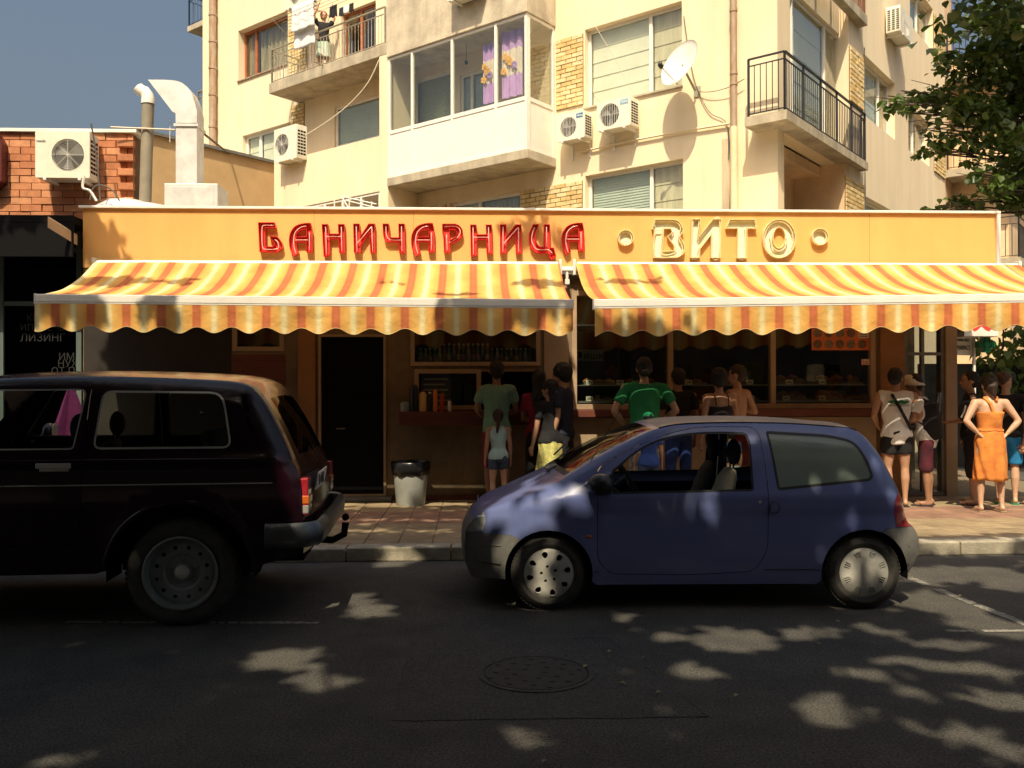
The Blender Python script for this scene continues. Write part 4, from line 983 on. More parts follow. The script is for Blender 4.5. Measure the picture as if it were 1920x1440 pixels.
# ================================================================== THINGS ON THE BAKERY ROOF
FR = Frame((0, 12.75, 0), (1, 0, 0), (0, -1, 0))
ru, rz_ = lambda px, py=300: FR.U(px, py), lambda py, px=350: FR.Z(py, px)
t = thing('ventilation_duct', 'tall square galvanised ventilation duct with a slanted hood on the bakery roof', 'duct', FR.p(ru(350), 0, ZT))
m = M(); m.fbox(FR, ru(308), ru(408), -0.55, 0.0, ZT - 0.1, rz_(344)); m.build('base_box', m_galv, t, bevel=0.006)
m = M(); m.fbox(FR, ru(315), ru(401), 0.001, 0.006, ZT + 0.04, rz_(350)); m.build('access_panel', m_galv, t, bevel=0.002)
m = M(); m.fbox(FR, ru(328), ru(368), -0.36, -0.03, rz_(344) + 0.001, rz_(236)); m.build('shaft', m_galv, t, bevel=0.004)
m = M(); m.fbox(FR, ru(325), ru(371), -0.38, -0.01, rz_(236) + 0.001, rz_(231)); m.build('flange', m_galv, t)
hp = [(328, 229), (328, 211), (322, 208), (276, 148)] + curve([(305, 148), (333, 151), (352, 164), (362, 184), (368, 208)], 4) + [(368, 229)]
m = M(); m.prism([(ru(x, y), rz_(y, x)) for x, y in hp], lambda x, y, d: FR.p(x, d, y), -0.36, -0.03); m.build('hood', m_galv, t, smooth=30)
for (nm, lb_, px, w_, y0, y1) in (('vent_pipe', 'grey plastic vent pipe with a white elbow on top behind the roof edge', 271, 0.19, 395, 192),):
    t = thing(nm, lb_, 'pipe', FR.p(ru(px), 0.0, ZT))
    m = M(); m.cyl(FR.p(ru(266), -0.1, ZT - 0.1), FR.p(ru(273, 190), -0.1, rz_(190)), 0.083, n=20); m.build('pipe', m_ventpipe, t, smooth=40)
    m = M(); e0 = FR.p(ru(273, 190), -0.1, rz_(192)); pts = [e0, e0 + V((0, 0, .06)), e0 + V((-0.01, 0, .12)), e0 + V((-0.05, 0, .175)), e0 + V((-0.11, 0, .20)), e0 + V((-0.14, 0, .23))]
    m.tube(pts, [.095, .095, .088, .085, .083, .083], 18, cap=False); m.build('elbow', m_white, t, smooth=50)
t = thing('curved_duct', 'low curved galvanised duct lying on the roof left of the square duct', 'duct', FR.p(ru(230), 0, ZT))
m = M(); m.tube([FR.p(ru(185), 0.05, ZT - 0.1), FR.p(ru(190), 0.05, ZT + 0.02), FR.p(ru(212), 0.0, ZT + 0.12), FR.p(ru(240), -0.05, ZT + 0.13), FR.p(ru(310), -0.15, ZT + 0.06)], [.15, .15, .15, .15, .13], 20); m.build('pipe', m_galv, t, smooth=50)
m = M(); m.tube([FR.p(ru(238), -0.05 + .155 * math.cos(a * .5236), ZT + 0.13 + .155 * math.sin(a * .5236)) for a in range(12)], 0.012, 5, closed=True); m.build('clamp', m_galv, t)
def cable(pts, r, mt, label, name='cable', n=5, cat='cable'):
    m = M(); m.tube(smooth_poly(pts, 6) if len(pts) > 2 else pts, r, 5)
    return tag(m.build(name, mt, smooth=60), label, cat)
cable([FR.p(ru(191, 245), 0.35, rz_(247)), FR.p(ru(197), 0.3, rz_(300)), FR.p(ru(205), 0.3, rz_(386))], 0.012, m_cable, 'dark cable hanging down the brick wall right of the air conditioner')
cable([FR.p(ru(176), 0.3, rz_(340)), FR.p(ru(173), 0.3, rz_(362)), FR.p(ru(186), 0.3, rz_(368)), FR.p(ru(198), 0.3, rz_(386))], 0.018, m_white, 'thick white hose curling down from the air conditioner', cat='hose', name='hose')
cable([FR.p(ru(186), 0.3, rz_(385)), FR.p(ru(192), 0.3, rz_(362)), FR.p(ru(208), 0.3, rz_(357)), FR.p(ru(228), 0.3, rz_(368)), FR.p(ru(240), 0.3, rz_(386))], 0.011, m_cable, 'black cable looped over the curved roof duct')
cable([FR.p(ru(210), 0.05, rz_(242)), FR.p(ru(326), -0.05, rz_(242))], 0.014, m_cablew, 'thin horizontal strut between brick wall and square duct', name='strut', cat='strut')
cable([FR.p(ru(305), -0.3, rz_(256)), FR.p(ru(305), -0.3, rz_(210))], 0.006, m_white, 'short white antenna rod behind the vent pipe', name='antenna', cat='antenna')
# tan two storey wall receding behind the ducts
fw = (RM @ V((0, 0, -1))); fw = V((fw.x, fw.y, 0)).normalized(); rt = V((fw.y, -fw.x, 0))
TH = R(38.2)
dA = rt * math.cos(TH) - fw * math.sin(TH); dB = rt * math.sin(TH) + fw * math.cos(TH)
nA = -dB; nB = dA
KD = 1 / (14.7 * (1460 + 1150))
def camp(px, d): return V((0, 0, 0)) + fw * d + rt * ((px - 960) / FPX * d)
d0 = 22.6
FT = Frame(camp(518, d0), dB, dA)
# outward side of the tan wall faces the camera (to the lower right of dB)
t = thing('tan_annex', 'tan rendered side wall with a grey sloping coping behind the roof ducts', 'wall', FT.p(0, 0, 0))
uT0, uT1 = FT.U(250), 0
zT0, zT1 = FT.Z(247, 285), FT.Z(314, 518)
m = M(); m.fbox(FT, uT0, uT1, -2.5, 0, 0, (zT0 + zT1) / 2); m.build('wall', m_tan, t)
m = M(); m.fbox(FT, uT0, uT1 + 0.1, -2.6, 0.08, (zT0 + zT1) / 2 + 0.001, (zT0 + zT1) / 2 + 0.07); m.build('coping', m_greymetal, t)
a = FT.p(FT.U(372, 240), 1.2, FT.Z(240, 372)); b = FT.p(FT.U(428, 285), 0.02, FT.Z(288, 428))
cable([V(camp(372, 14.5)) + V((0, 0, 1.65 + (728 - 240) / FPX * 14.5)), b], 0.022, m_dark, 'dark stay rod running from the duct to the tan wall', name='stay_rod', cat='rod')

# ================================================================== APARTMENT BUILDING
FA = Frame(camp(1460, 14.7), dA, nA)
FBW = Frame(camp(1460, 14.7), dB, nB)
D1 = 0.92
apt = thing('apartment_building', 'cream rendered apartment block with balconies rising behind the bakery', 'building', FA.p(0, 0, 0))
HT = 14.0
def rectA(pxl, pxr, pt, pb, xt, xb=None, n=0, F=None):
    F = F or FA; xb = xt if xb is None else xb
    return (F.U(pxl, 200, n), F.U(pxr, 200, n), F.Z(pb, xb, n), F.Z(pt, xt, n))
W1 = rectA(447, 540, 57, 150, 450, 455)
W2 = rectA(455, 545, 255, 400, 455)
W3 = rectA(627, 745, 200, 277, 630)
W4 = rectA(640, 705, 20, 130, 655)
W5 = rectA(775, 850, 150, 330, 780)
W5b = rectA(862, 930, 138, 300, 870)
W6 = rectA(843, 975, 380, 470, 845)
W7 = rectA(1097, 1279, 1, 160, 1279)
W8 = rectA(1097, 1280, 297, 470, 1280)
uL = FA.U(380, 100)
w = holes_wall(FA, uL, 0, 0, HT, [W1, W2, W3, W4, W5, W5b, W6, W7, W8], -0.28, 0)
w.build('wall', m_cream, apt)
# floors, back and roof so the rooms are closed and dark
m = M()
for z in (2.9, 5.75, 8.6, 11.4): m.fbox(FA, uL + 0.1, -0.3, -3.0, -0.281, z, z + 0.18)
m.fbox(FA, uL + 0.1, -0.3, -3.2, -3.01, 0, HT); m.fbox(FA, uL, 0, -3.2, -0.281, HT - 0.2, HT)
m.fbox(FA, uL, uL + 0.099, -3.0, -0.281, 0, HT - 0.21)
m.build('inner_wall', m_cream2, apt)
def win(F, r, dn, t, fm, mull=(), blind=None, bn=-0.03, sill=True, panes=None, parent=apt, name='window'):
    u0, u1, z0, z1 = r; ms = [u0 + (u1 - u0) * k for k in mull]
    q = M(); F_ = F
    q.fbox(F, u0, u0 + t, dn - 0.05, dn, z0, z1); q.fbox(F, u1 - t, u1, dn - 0.05, dn, z0, z1)
    q.fbox(F, u0 + t, u1 - t, dn - 0.05, dn, z0, z0 + t); q.fbox(F, u0 + t, u1 - t, dn - 0.05, dn, z1 - t, z1)
    for c in ms: q.fbox(F, c - t * 0.6, c + t * 0.6, dn - 0.049, dn + 0.004, z0 + t, z1 - t)
    o = q.build(name, fm, parent, bevel=0.005)
    cuts = [u0 + t] + [v for c in ms for v in (c - t * 0.6, c + t * 0.6)] + [u1 - t]
    for i in range(0, len(cuts), 2):
        p = M(); p.fbox(F, cuts[i] - 0.003, cuts[i + 1] + 0.003, dn - 0.030, dn - 0.024, z0 + t - 0.003, z1 - t + 0.003); p.build('pane', m_glass, o)
        bl = blind[i // 2] if isinstance(blind, (list, tuple)) else blind
        if bl:
            p = M(); nn = 36; zz0, zz1 = z0 + t + 0.01, z1 - t
            if bl in (m_net, m_netw):
                q_ = []
                for s_ in range(nn + 1):
                    uu = cuts[i] + (cuts[i + 1] - cuts[i]) * s_ / nn; q_.append((uu, dn - 0.13 + 0.03 * math.sin(s_ * 1.7) + 0.012 * math.sin(s_ * 3.9)))
                for s_ in range(nn): p.add([F.p(q_[s_][0], q_[s_][1], zz0), F.p(q_[s_ + 1][0], q_[s_ + 1][1], zz0), F.p(q_[s_ + 1][0], q_[s_ + 1][1], zz1), F.p(q_[s_][0], q_[s_][1], zz1)], [(0, 1, 2, 3)])
                p.build('curtain', bl, o)
            else:
                k = int((zz1 - zz0) / 0.05) if bl is m_blind2 else 5
                for s_ in range(k):
                    za = zz0 + (zz1 - zz0) * s_ / k; zb = zz0 + (zz1 - zz0) * (s_ + 1) / k
                    p.add([F.p(cuts[i], dn - 0.075, za), F.p(cuts[i + 1], dn - 0.075, za), F.p(cuts[i + 1], dn - 0.088, zb), F.p(cuts[i], dn - 0.088, zb), F.p(cuts[i], dn - 0.075, zb), F.p(cuts[i + 1], dn - 0.075, zb)], [(0, 1, 2, 3), (3, 2, 5, 4)])
                p.build('blind', bl, o)
    if sill:
        p = M(); p.fbox(F, u0 - 0.02, u1 + 0.02, dn + 0.001, 0.045, z0 - 0.03, z0 + 0.004); p.build('sill', m_pipe if fm is m_brownwood else m_conc, o, bevel=0.003)
    return o
win(FA, W1, -0.20, 0.07, m_brownwood, (0.24,), m_net)
win(FA, W2, -0.12, 0.07, m_white, (0.30,), m_blind)
win(FA, W3, -0.05, 0.06, m_white, (0.72,), m_blind2)
win(FA, W4, -0.10, 0.06, m_brownwood, (0.5,), None)
win(FA, W5, -0.05, 0.06, m_white, (), m_blind2, sill=False)
win(FA, W5b, -0.05, 0.06, m_white, (0.3,), m_blind2, sill=False)
win(FA, W6, -0.10, 0.07, m_white, (0.40,), [m_blind2, m_netw])
win(FA, W7, -0.13, 0.055, m_white, (0.66,), [m_blind, m_netc])
win(FA, W8, -0.13, 0.055, m_white, (0.66,), [m_blind2, m_netc])
# brick panels
bricks(FA, FA.U(1045), FA.U(1096), FA.Z(208, 1045), FA.Z(62, 1095), 0, apt, brick_yel, L=0.25, H=0.083, mortar=m_mortar_y)
bricks(FA, FA.U(978), FA.U(1094), FA.Z(430, 1045), FA.Z(338, 1094), 0, apt, brick_yel, L=0.25, H=0.083, mortar=m_mortar_y)
bricks(FA, FA.U(790), FA.U(838), FA.Z(430, 790), FA.Z(383, 838), 0, apt, brick_yel, L=0.22, H=0.083, mortar=m_mortar_y)
bricks(FA, FA.U(543), FA.U(578), FA.Z(150, 545), FA.Z(-30, 545), 0, apt, brick_yel, L=0.25, H=0.083, mortar=m_mortar_y)
bricks(FA, FA.U(548), FA.U(572), FA.Z(290, 548), FA.Z(200, 548), 0, apt, brick_yel, L=0.22, H=0.083, mortar=m_mortar_y)
# ---- balcony stack 1 (left): open railing above, solid parapet below
def railing(F, pts, zb, zt, parent, mt, step=0.11, r=0.008, mid=(0.82,), post=0.018, low=0.05, name='railing', every=1.2):
    """pts: list of (u, n) corners"""
    m = M(); 
    for i in range(len(pts) - 1):
        (u0, n0), (u1, n1) = pts[i], pts[i + 1]
        L = math.hypot(u1 - u0, n1 - n0); k = max(1, int(L / step))
        q = lambda t, z: F.p(u0 + (u1 - u0) * t, n0 + (n1 - n0) * t, z)
        d = (q(1, 0) - q(0, 0)).normalized(); s_ = d.cross(V((0, 0, 1)))
        for hh, w_, t_ in [(zt, 0.024, 0.010)] + [(zb + (zt - zb) * f, 0.012, 0.008) for f in mid] + [(zb + low, 0.012, 0.008)]:
            m.obox((q(0, hh) + q(1, hh)) / 2, (q(1, hh) - q(0, hh)) / 2, s_ * w_, V((0, 0, t_)))
        for j in range(k + 1):
            t_ = j / k; m.tube([q(t_, zb + low), q(t_, zb + (zt - zb) * mid[0])], r, 5, cap=False)
        kp = max(1, round(L / every))
        for j in range(kp + 1): m.obox((q(j / kp, zb - 0.02) + q(j / kp, zt)) / 2, d * post, s_ * post, V((0, 0, (zt - zb + 0.02) / 2)))
    return m.build(name, mt, parent)
Sb = FA.Z(176, 504, D1); St = FA.Z(157, 504, D1); Rt = FA.Z(93, 506, D1)
uS0, uS1 = FA.U(504, 176, D1), FA.U(727, 105, D1)
m = M(); m.fbox(FA, uS0, uS1, 0.002, D1, Sb, St)
bal = m.build('balcony', m_conc, apt, bevel=0.012)
railing(FA, [(uS0 + 0.05, 0.05), (uS0 + 0.05, D1 - 0.06), (uS1 - 0.14, D1 - 0.06)], St, Rt, bal, m_railgrey, step=0.105, r=0.0075)
m = M(); m.tube([FA.p(FA.U(605, 125, D1), D1 + 0.001, St), FA.p(FA.U(608, 125, D1), D1 + 0.30, St - 0.02), FA.p(FA.U(606, 125, D1), D1 + 0.30, St - 0.2)], 0.012, 6)
m.build('clothes_line_bracket', m_railgrey, bal)
uP0, uP1 = FA.U(711, 200, D1), FA.U(727, 200, D1)
m = M(); m.fbox(FA, uP0, uP1, 0.002, D1 - 0.005, 0, Sb - 0.001); m.build('partition', m_cream, apt)
Pt = FA.Z(303, 523, D1)
uQ0 = FA.U(513, 300, D1); zlow = FA.Z(360, 705, D1)
m = M(); m.fbox(FA, uQ0, uP0 - 0.001, D1 - 0.14, D1 - 0.01, zlow, Pt); m.fbox(FA, uQ0, uQ0 + 0.12, 0.002, D1 - 0.141, zlow, Pt); m.fbox(FA, uQ0 + 0.121, uP0 - 0.001, 0.002, D1 - 0.141, zlow, zlow + 0.14)
m.build('parapet', m_cream, apt, bevel=0.01)
r = (FA.U(575, 370, D1), uP0 - 0.01, zlow - 1.6, zlow - 0.002)
FD = Frame(FA.o + FA.n * (D1 - 0.06), FA.u, FA.n)
win(FD, r, 0.03, 0.05, m_white, (0.25, 0.5, 0.75), None, sill=False)
t = thing('clothes_rack', 'folded white clothes rack leaning over the lower balcony by the roof edge', 'clothes rack', FA.p(FA.U(675, 385, D1), D1 + 0.3, FA.Z(392, 675, D1)))
m = M(); n_ = D1 + 0.35
def a2(px, py, n=n_): return FA.p(FA.U(px, py, n), n, FA.Z(py, px, n))
for q in (((640, 368), (655, 392)), ((640, 368), (706, 383)), ((650, 376), (706, 390)), ((697, 378), (697, 394)), ((627, 372), (627, 392)), ((655, 372), (655, 392))): m.tube([a2(*q[0]), a2(*q[1])], 0.014, 5)
m.build('frame', m_white, t)
# pegs on parapet; ac units
ac_unit(FA, FA.U(514, 270, D1 + .3), FA.U(556, 270, D1 + .3), FA.Z(306, 514, D1 + .3), FA.Z(244, 514, D1 + .3), D1, D1 + 0.3, 'white air conditioner standing on the end of the solid balcony parapet', fan=0.35, bars='ring')
z_ = FA.Z(19, 534, .85)
ac_unit(FA, FA.U(533, 10, .85), FA.U(556, 10, .85) + 0.35, z_, z_ + 0.55, 0.5, 0.85, 'air conditioner cut off by the top of the picture above the laundry balcony', fan=0.5)
# ---- glazed balcony stack 2
uG0, uG1 = uP1 + 0.004, FA.U(988, 278, D1)
Gb, Gs, Gt = FA.Z(279, 988, D1), FA.Z(185, 978, D1), FA.Z(23, 986, D1)
Gslab = FA.Z(297, 988, D1)
m = M(); m.fbox(FA, uG0, uG1 + 0.03, 0.002, D1 + 0.03, Gslab, Gb - 0.001); m.build('balcony_slab', m_conc, apt, bevel=0.01)
m = M(); m.fbox(FA, uS1 + 0.001, uG1 + 0.03, 0.002, D1 + 0.04, Gt + 0.001, Gt + 1.5); bnd = m.build('upper_parapet', m_band, apt, bevel=0.01)
gz = tag(M().fbox(FA, uG0, uG0 + 0.01, 0.01, 0.02, Gb, Gt).build('balcony_glazing', m_white, apt))
def glz(F, u0, u1, n, ms, par):
    q = M(); t_ = 0.055
    for c in [u0 + t_ / 2] + ms + [u1 - t_ / 2]: q.fbox(F, c - t_ / 2, c + t_ / 2, n - 0.06, n, Gb, Gt)
    cs = [u0 + t_ / 2] + ms + [u1 - t_ / 2]
    for i in range(len(cs) - 1):
        a_, b_ = cs[i] + t_ / 2, cs[i + 1] - t_ / 2
        for zz, hh in ((Gb + 0.03, 0.03), (Gs, 0.04), (Gt - 0.03, 0.03)): q.fbox(F, a_, b_, n - 0.055, n - 0.004, zz - hh, zz + hh)
    fr = q.build('frame', m_white, par, bevel=0.004)
    for i in range(len(cs) - 1):
        a_, b_ = cs[i] + t_ / 2, cs[i + 1] - t_ / 2
        p = M(); p.fbox(F, a_ - 0.003, b_ + 0.003, n - 0.033, n - 0.027, Gs + 0.037, Gt - 0.057); p.build('pane', m_glass, par)
        p = M(); p.fbox(F, a_ - 0.003, b_ + 0.003, n - 0.045, n - 0.018, Gb + 0.057, Gs - 0.037); p.build('panel', m_white, par, bevel=0.004)
glz(FA, uG0, uG1, D1, [FA.U(772, 250, D1), FA.U(847, 250, D1), FA.U(929, 250, D1)], gz)
FGs = Frame(FA.p(uG1, D1 - 0.061, 0), dB, nB)
glz(FGs, 0.0, D1 - 0.065, 0.0, [], gz)
m = M(); m.fbox(FA, uG0, uG1 - 0.07, 0.001, 0.012, Gb, Gt - 0.001); 
m = M(); p0 = FA.p(FA.U(874, 70, .5), 0.5, Gt); m.tube([p0, p0 - V((0, 0, 0.35))], 0.006, 4); m.ell(p0 - V((0, 0, 0.4)), (0.035, 0.035, 0.05)); tag(m.build('light_bulb', m_black), 'bare bulb hanging on a wire inside the glazed balcony', 'light bulb')
def curtain(F, u0, u1, z0, z1, n, label):
    t = thing('beach_towel', label, 'towel', F.p((u0 + u1) / 2, n, z0), group='purple towels drying in the glazed balcony')
    def strip(za, zb, mt, nm, dn=0):
        p = M(); k = 30; 
        for s_ in range(k + 1):
            u = u0 + (u1 - u0) * s_ / k; nn = n + dn + 0.02 * math.sin(s_ * 0.55) + 0.008 * math.sin(s_ * 1.9)
            w1 = za + 0.02 * math.sin(s_ * 0.8) if za > z0 else za; w2 = zb + 0.02 * math.sin(s_ * 0.8) if zb < z1 else zb
            p.v += [tuple(F.p(u, nn, w1)), tuple(F.p(u, nn, w2))]
        for s_ in range(k): p.f.append((2 * s_, 2 * s_ + 2, 2 * s_ + 3, 2 * s_ + 1))
        return p.build(nm, mt, t, smooth=60)
    h = z1 - z0
    strip(z0, z0 + 0.33 * h, m_lil, 'cloth'); strip(z0 + 0.33 * h, z0 + 0.72 * h, m_lilw, 'cloth'); strip(z0 + 0.72 * h, z0 + 0.86 * h, m_lil, 'cloth'); strip(z0 + 0.86 * h, z1, m_pur, 'cloth')
    for q in range(5):
        cu = u0 + (u1 - u0) * (0.15 + 0.7 * ((q * 0.37) % 1)); cz = z0 + h * (0.40 + 0.26 * ((q * 0.61) % 1))
        p = M()
        for a in range(5): p.lathe(F.p(cu + 0.045 * math.cos(a * 1.257), n + 0.045, cz + 0.045 * math.sin(a * 1.257)), F.n, [(0, 0.032), (0.004, 0.03)], 8)
        p.build('flower', m_flo if q != 2 else m_pur, t)
m_lil = mat('lilac_towel', (0.62, 0.38, 0.72), 0.9, var=0.25, vscale=6); m_lilw = mat('cream_towel_band', (0.82, 0.70, 0.58), 0.9, var=0.2, vscale=8); m_pur = mat('violet_towel', (0.36, 0.24, 0.55), 0.9); m_flo = mat('towel_flower', (0.85, 0.45, 0.10), 0.9)
zc = FA.Z(190, 930, .7)
curtain(FA, FA.U(905, 150, .72), FA.U(927, 150, .72), FA.Z(196, 905, .72), FA.Z(85, 905, .72), 0.70, 'narrow purple flowered towel left of the mullion in the glazed balcony')
curtain(FA, FA.U(940, 150, .72), FA.U(978, 150, .72), FA.Z(186, 940, .72), FA.Z(62, 940, .72), 0.70, 'wide purple flowered towel at the corner of the glazed balcony')
# ac above the glazed balcony: only its underside shows
z_ = FA.Z(3, 838, D1 + .35)
ac_unit(FA, FA.U(838, 5, D1 + .35), FA.U(838, 5, D1 + .35) + 0.8, z_, z_ + 0.55, D1 + 0.08, D1 + 0.35, 'air conditioner above the glazed balcony showing only its underside')
ac_unit(FA, FA.U(1045, 240, .36), FA.U(1096, 240, .36), FA.Z(267, 1045, .36), FA.Z(218, 1045, .36), 0.1, 0.36, 'smaller white air conditioner with blue plate beside the glazed balcony', fan=0.40, plate=mat('blue_plate', (0.02, 0.16, 0.32), 0.4))
ac_unit(FA, FA.U(1119, 220, .40), FA.U(1182, 220, .40), FA.Z(247, 1119, .40), FA.Z(194, 1119, .40), 0.1, 0.40, 'larger white air conditioner under the wide window, right of the smaller one', fan=0.38, plate=mat('pale_blue_plate', (0.25, 0.42, 0.55), 0.4))
# ---- satellite dish
dc = a2(1275, 118, 0.58); dax = (nA * 0.75 + V((-0.5, 0, 0.0)) + V((0, 0, 0.42))).normalized()
t = thing('satellite_dish', 'round white satellite dish on a wall arm beside the wide window', 'satellite dish', a2(1308, 172, 0.0))
m = M(); rs = []; RD = 0.42
m.lathe(dc, dax, [(-0.075, 0.02), (-0.07, RD * .25), (-0.045, RD * .55), (-0.015, RD * .82), (0.012, RD), (0.018, RD), (0.010, RD * .985), (-0.008, RD * .82), (-0.038, RD * .55), (-0.062, RD * .25), (-0.067, 0.02)], 40, cap=False)
m.build('reflector', m_whitemetal, t, smooth=50)
lnb = dc + dax * 0.48 + V((0, 0, -0.30)); low = dc - V((0, 0, RD * 0.95)) + dax * 0.05
m = M(); m.tube([low, lnb], 0.014, 6); m.build('feed_arm', m_whitemetal, t)
m = M(); m.tube([lnb - dax * 0.04, lnb + dax * 0.03], [0.045, 0.03], 10); m.ell(lnb + V((0, 0, 0.02)), (0.04, 0.04, 0.05)); m.build('receiver', m_blackplastic, t, smooth=60)
wp = a2(1308, 172, 0.0)
m = M(); m.tube([dc - dax * 0.06, dc - dax * 0.16 - V((0, 0, 0.1)), wp + nA * 0.1], 0.022, 7); m.obox(wp + nA * 0.012, dA * 0.06, nA * 0.012, V((0, 0, 0.09))); m.build('wall_mount', m_railgrey, t)
# ---- pipes and cables on facade A
t = thing('downpipe', 'rusty grey downpipe right of the satellite dish, cream painted lower down', 'downpipe', FA.p(FA.U(1375, 300, .12), 0.12, 3))
up = FA.U(1376, 200, .13); m = M(); m.cyl(FA.p(up, .13, FA.Z(240, 1376, .13)), FA.p(up, .13, HT), 0.058); m.build('pipe', m_pipe, t, smooth=40)
m = M(); m.cyl(FA.p(up, .13, 3), FA.p(up, .13, FA.Z(240, 1376, .13) + 0.02), 0.066); m.build('lower_pipe', m_pipew, t, smooth=40)
for py in (22, 140, 160):
    m = M(); zz = FA.Z(py, 1376, .13); m.cyl(FA.p(up, .13, zz), FA.p(up, .13, zz + 0.05), 0.068); m.build('collar', m_pipe, t, smooth=40)
t = thing('downpipe', 'long rusty downpipe at the far left corner of the apartment block', 'downpipe', FA.p(FA.U(399, 200, .12), 0.12, 3))
up = FA.U(399, 200, .13); m = M(); m.cyl(FA.p(up, .13, 3), FA.p(up, .13, HT), 0.10); m.build('pipe', m_pipe, t, smooth=40)
for py in (30, 80, 130, 180, 240):
    m = M(); zz = FA.Z(py, 399, .13); m.cyl(FA.p(up, .13, zz), FA.p(up, .13, zz + 0.06), 0.115); m.build('collar', m_pipe, t, smooth=40)
cable([a2(711, 112, D1), a2(690, 155, D1 + .05), a2(655, 195, D1 + .1), a2(610, 230, D1 + .15), a2(572, 254, D1 + .2)], 0.014, m_cablew, 'pale hose sagging from the upper balcony to the parapet air conditioner', cat='hose', name='hose')
cable([a2(1087, 285, .05), a2(1180, 265, .05), a2(1270, 248, .05), a2(1368, 232, .05)], 0.022, m_pipew, 'thin horizontal conduit running along the wall to the downpipe', name='conduit', cat='conduit')
cable([a2(1282, 30, .03), a2(1292, 100, .03), a2(1305, 160, .03), a2(1330, 210, .03), a2(1362, 232, .03), a2(1366, 300, .03)], 0.007, m_cable, 'thin dark wire dropping past the satellite dish')
cable([a2(1308, 172, .05), a2(1335, 172, .08), a2(1368, 163, .1), a2(1396, 148, .1)], 0.007, m_cable, 'thin wire looping from the dish mount across the downpipe')
cable([a2(1080, 0, .6), a2(1120, 55, .5), a2(1190, 178, .3)], 0.005, m_cablew, 'pale wire slanting down in front of the wide window')
cable([a2(1366, 240, .04), a2(1370, 320, .04), a2(1368, 395, .04)], 0.009, m_cable, 'wire running down beside the cream part of the downpipe')
# ---- small balconies at the far left edge
for k, (x0, x1, y0, y1, yr, mt, lb_) in enumerate(((351, 394, 50, 60, -8, mat('blue_rail_paint', (0.03, 0.06, 0.12), 0.5), 'upper'), (368, 400, 236, 250, 172, m_railgrey, 'lower'))):
    n_ = -0.1; u0, u1 = FA.U(x0, y0, n_), uL - 0.002; z1 = FA.Z(y0, x0, n_); z0 = z1 - 0.16
    m = M(); m.fbox(FA, u0, u1, -1.3, n_, z0, z1); b_ = m.build('balcony', m_conc, apt, bevel=0.01)
    railing(FA, [(u1 - 0.03, n_ - 0.04), (u0 + 0.04, n_ - 0.04), (u0 + 0.04, -1.26)], z1, FA.Z(yr, x0, n_), b_, mt, step=0.14, r=0.010)
# ---- facade B, corner balcony
Qd = 0.45
pC = FA.U(1475, 205, Qd)                     # how far the slab comes out past the corner
uSl = FA.U(1396, 215, Qd)
Bz1, Bz0 = FA.Z(205, 1473, Qd), FA.Z(223, 1473, Qd); BzR = FA.Z(93, 1473, Qd)
uEnd = FBW.U(1628, 300, pC)
m = M(); m.fbox(FBW, -Qd, uEnd, 0.17, pC, Bz0, Bz1); m.fbox(FBW, -Qd, -0.002, uSl, 0.169, Bz0, Bz1); m.fbox(FBW, -0.0015, FBW.U(1579, 200, 0), 0.002, 0.169, Bz0, Bz1)
b_ = m.build('balcony', m_conc, apt)
railing(FBW, [(-Qd + 0.05, uSl + 0.05), (-Qd + 0.05, pC - 0.05), (uEnd - 0.05, pC - 0.05), (uEnd - 0.05, 0.2)], Bz1, BzR, b_, m_dark, step=0.095, r=0.0085, mid=(0.88,), post=0.016, every=0.85)
NB = 0.16; b1 = 2.93
uB1 = FBW.U(1590, 200, NB)
uW0, uW1 = FBW.U(1481, 60, 0), FBW.U(1579, 60, 0)
zW1 = FBW.Z(70, 1579, 0)
w = holes_wall(FBW, -0.001, uB1 - 0.001, Bz0 + 0.002, HT, [(uW0, uW1, Bz1 + 0.02, zW1)], -0.279, -0.0012); w.build('wall', m_cream, apt)
win(FBW, (uW0, uW1, Bz1 + 0.02, zW1), -0.06, 0.05, m_white, (0.1, 0.70), [None, m_blind, m_net], sill=False)
uE = FBW.U(1772, 300, NB)
def rB(pl, pr, yt, yb, xt, xb): return (FBW.U(pl, 200, NB), FBW.U(pr, 200, NB), FBW.Z(yb, xb, NB), FBW.Z(yt, xt, NB))
X1 = rB(1619, 1678, 100, 262, 1619, 1678); X2 = rB(1620, 1686, 366, 470, 1620, 1686)
X3 = rB(1703, 1742, 195, 312, 1703, 1742); X4 = rB(1707, 1750, -40, 98, 1707, 1750)
X5 = rB(1703, 1742, 395, 500, 1703, 1742)
w = holes_wall(FBW, max(uB1, b1 + 0.281), uE, 0, HT, [X1, X2, X3, X4, X5], -0.28, NB); w.build('wall', m_cream, apt)
win(FBW, X1, 0.02, 0.05, m_white, (0.68,), [m_blind, m_net]); win(FBW, X2, 0.02, 0.05, m_white, (0.6,), m_blind2); win(FBW, X3, 0.02, 0.05, m_white, (0.5,), [m_netw, m_net]); win(FBW, X4, 0.02, 0.05, m_white, (0.55,), [m_blind2, m_net]); win(FBW, X5, 0.02, 0.05, m_white, (0.5,), m_blind2)
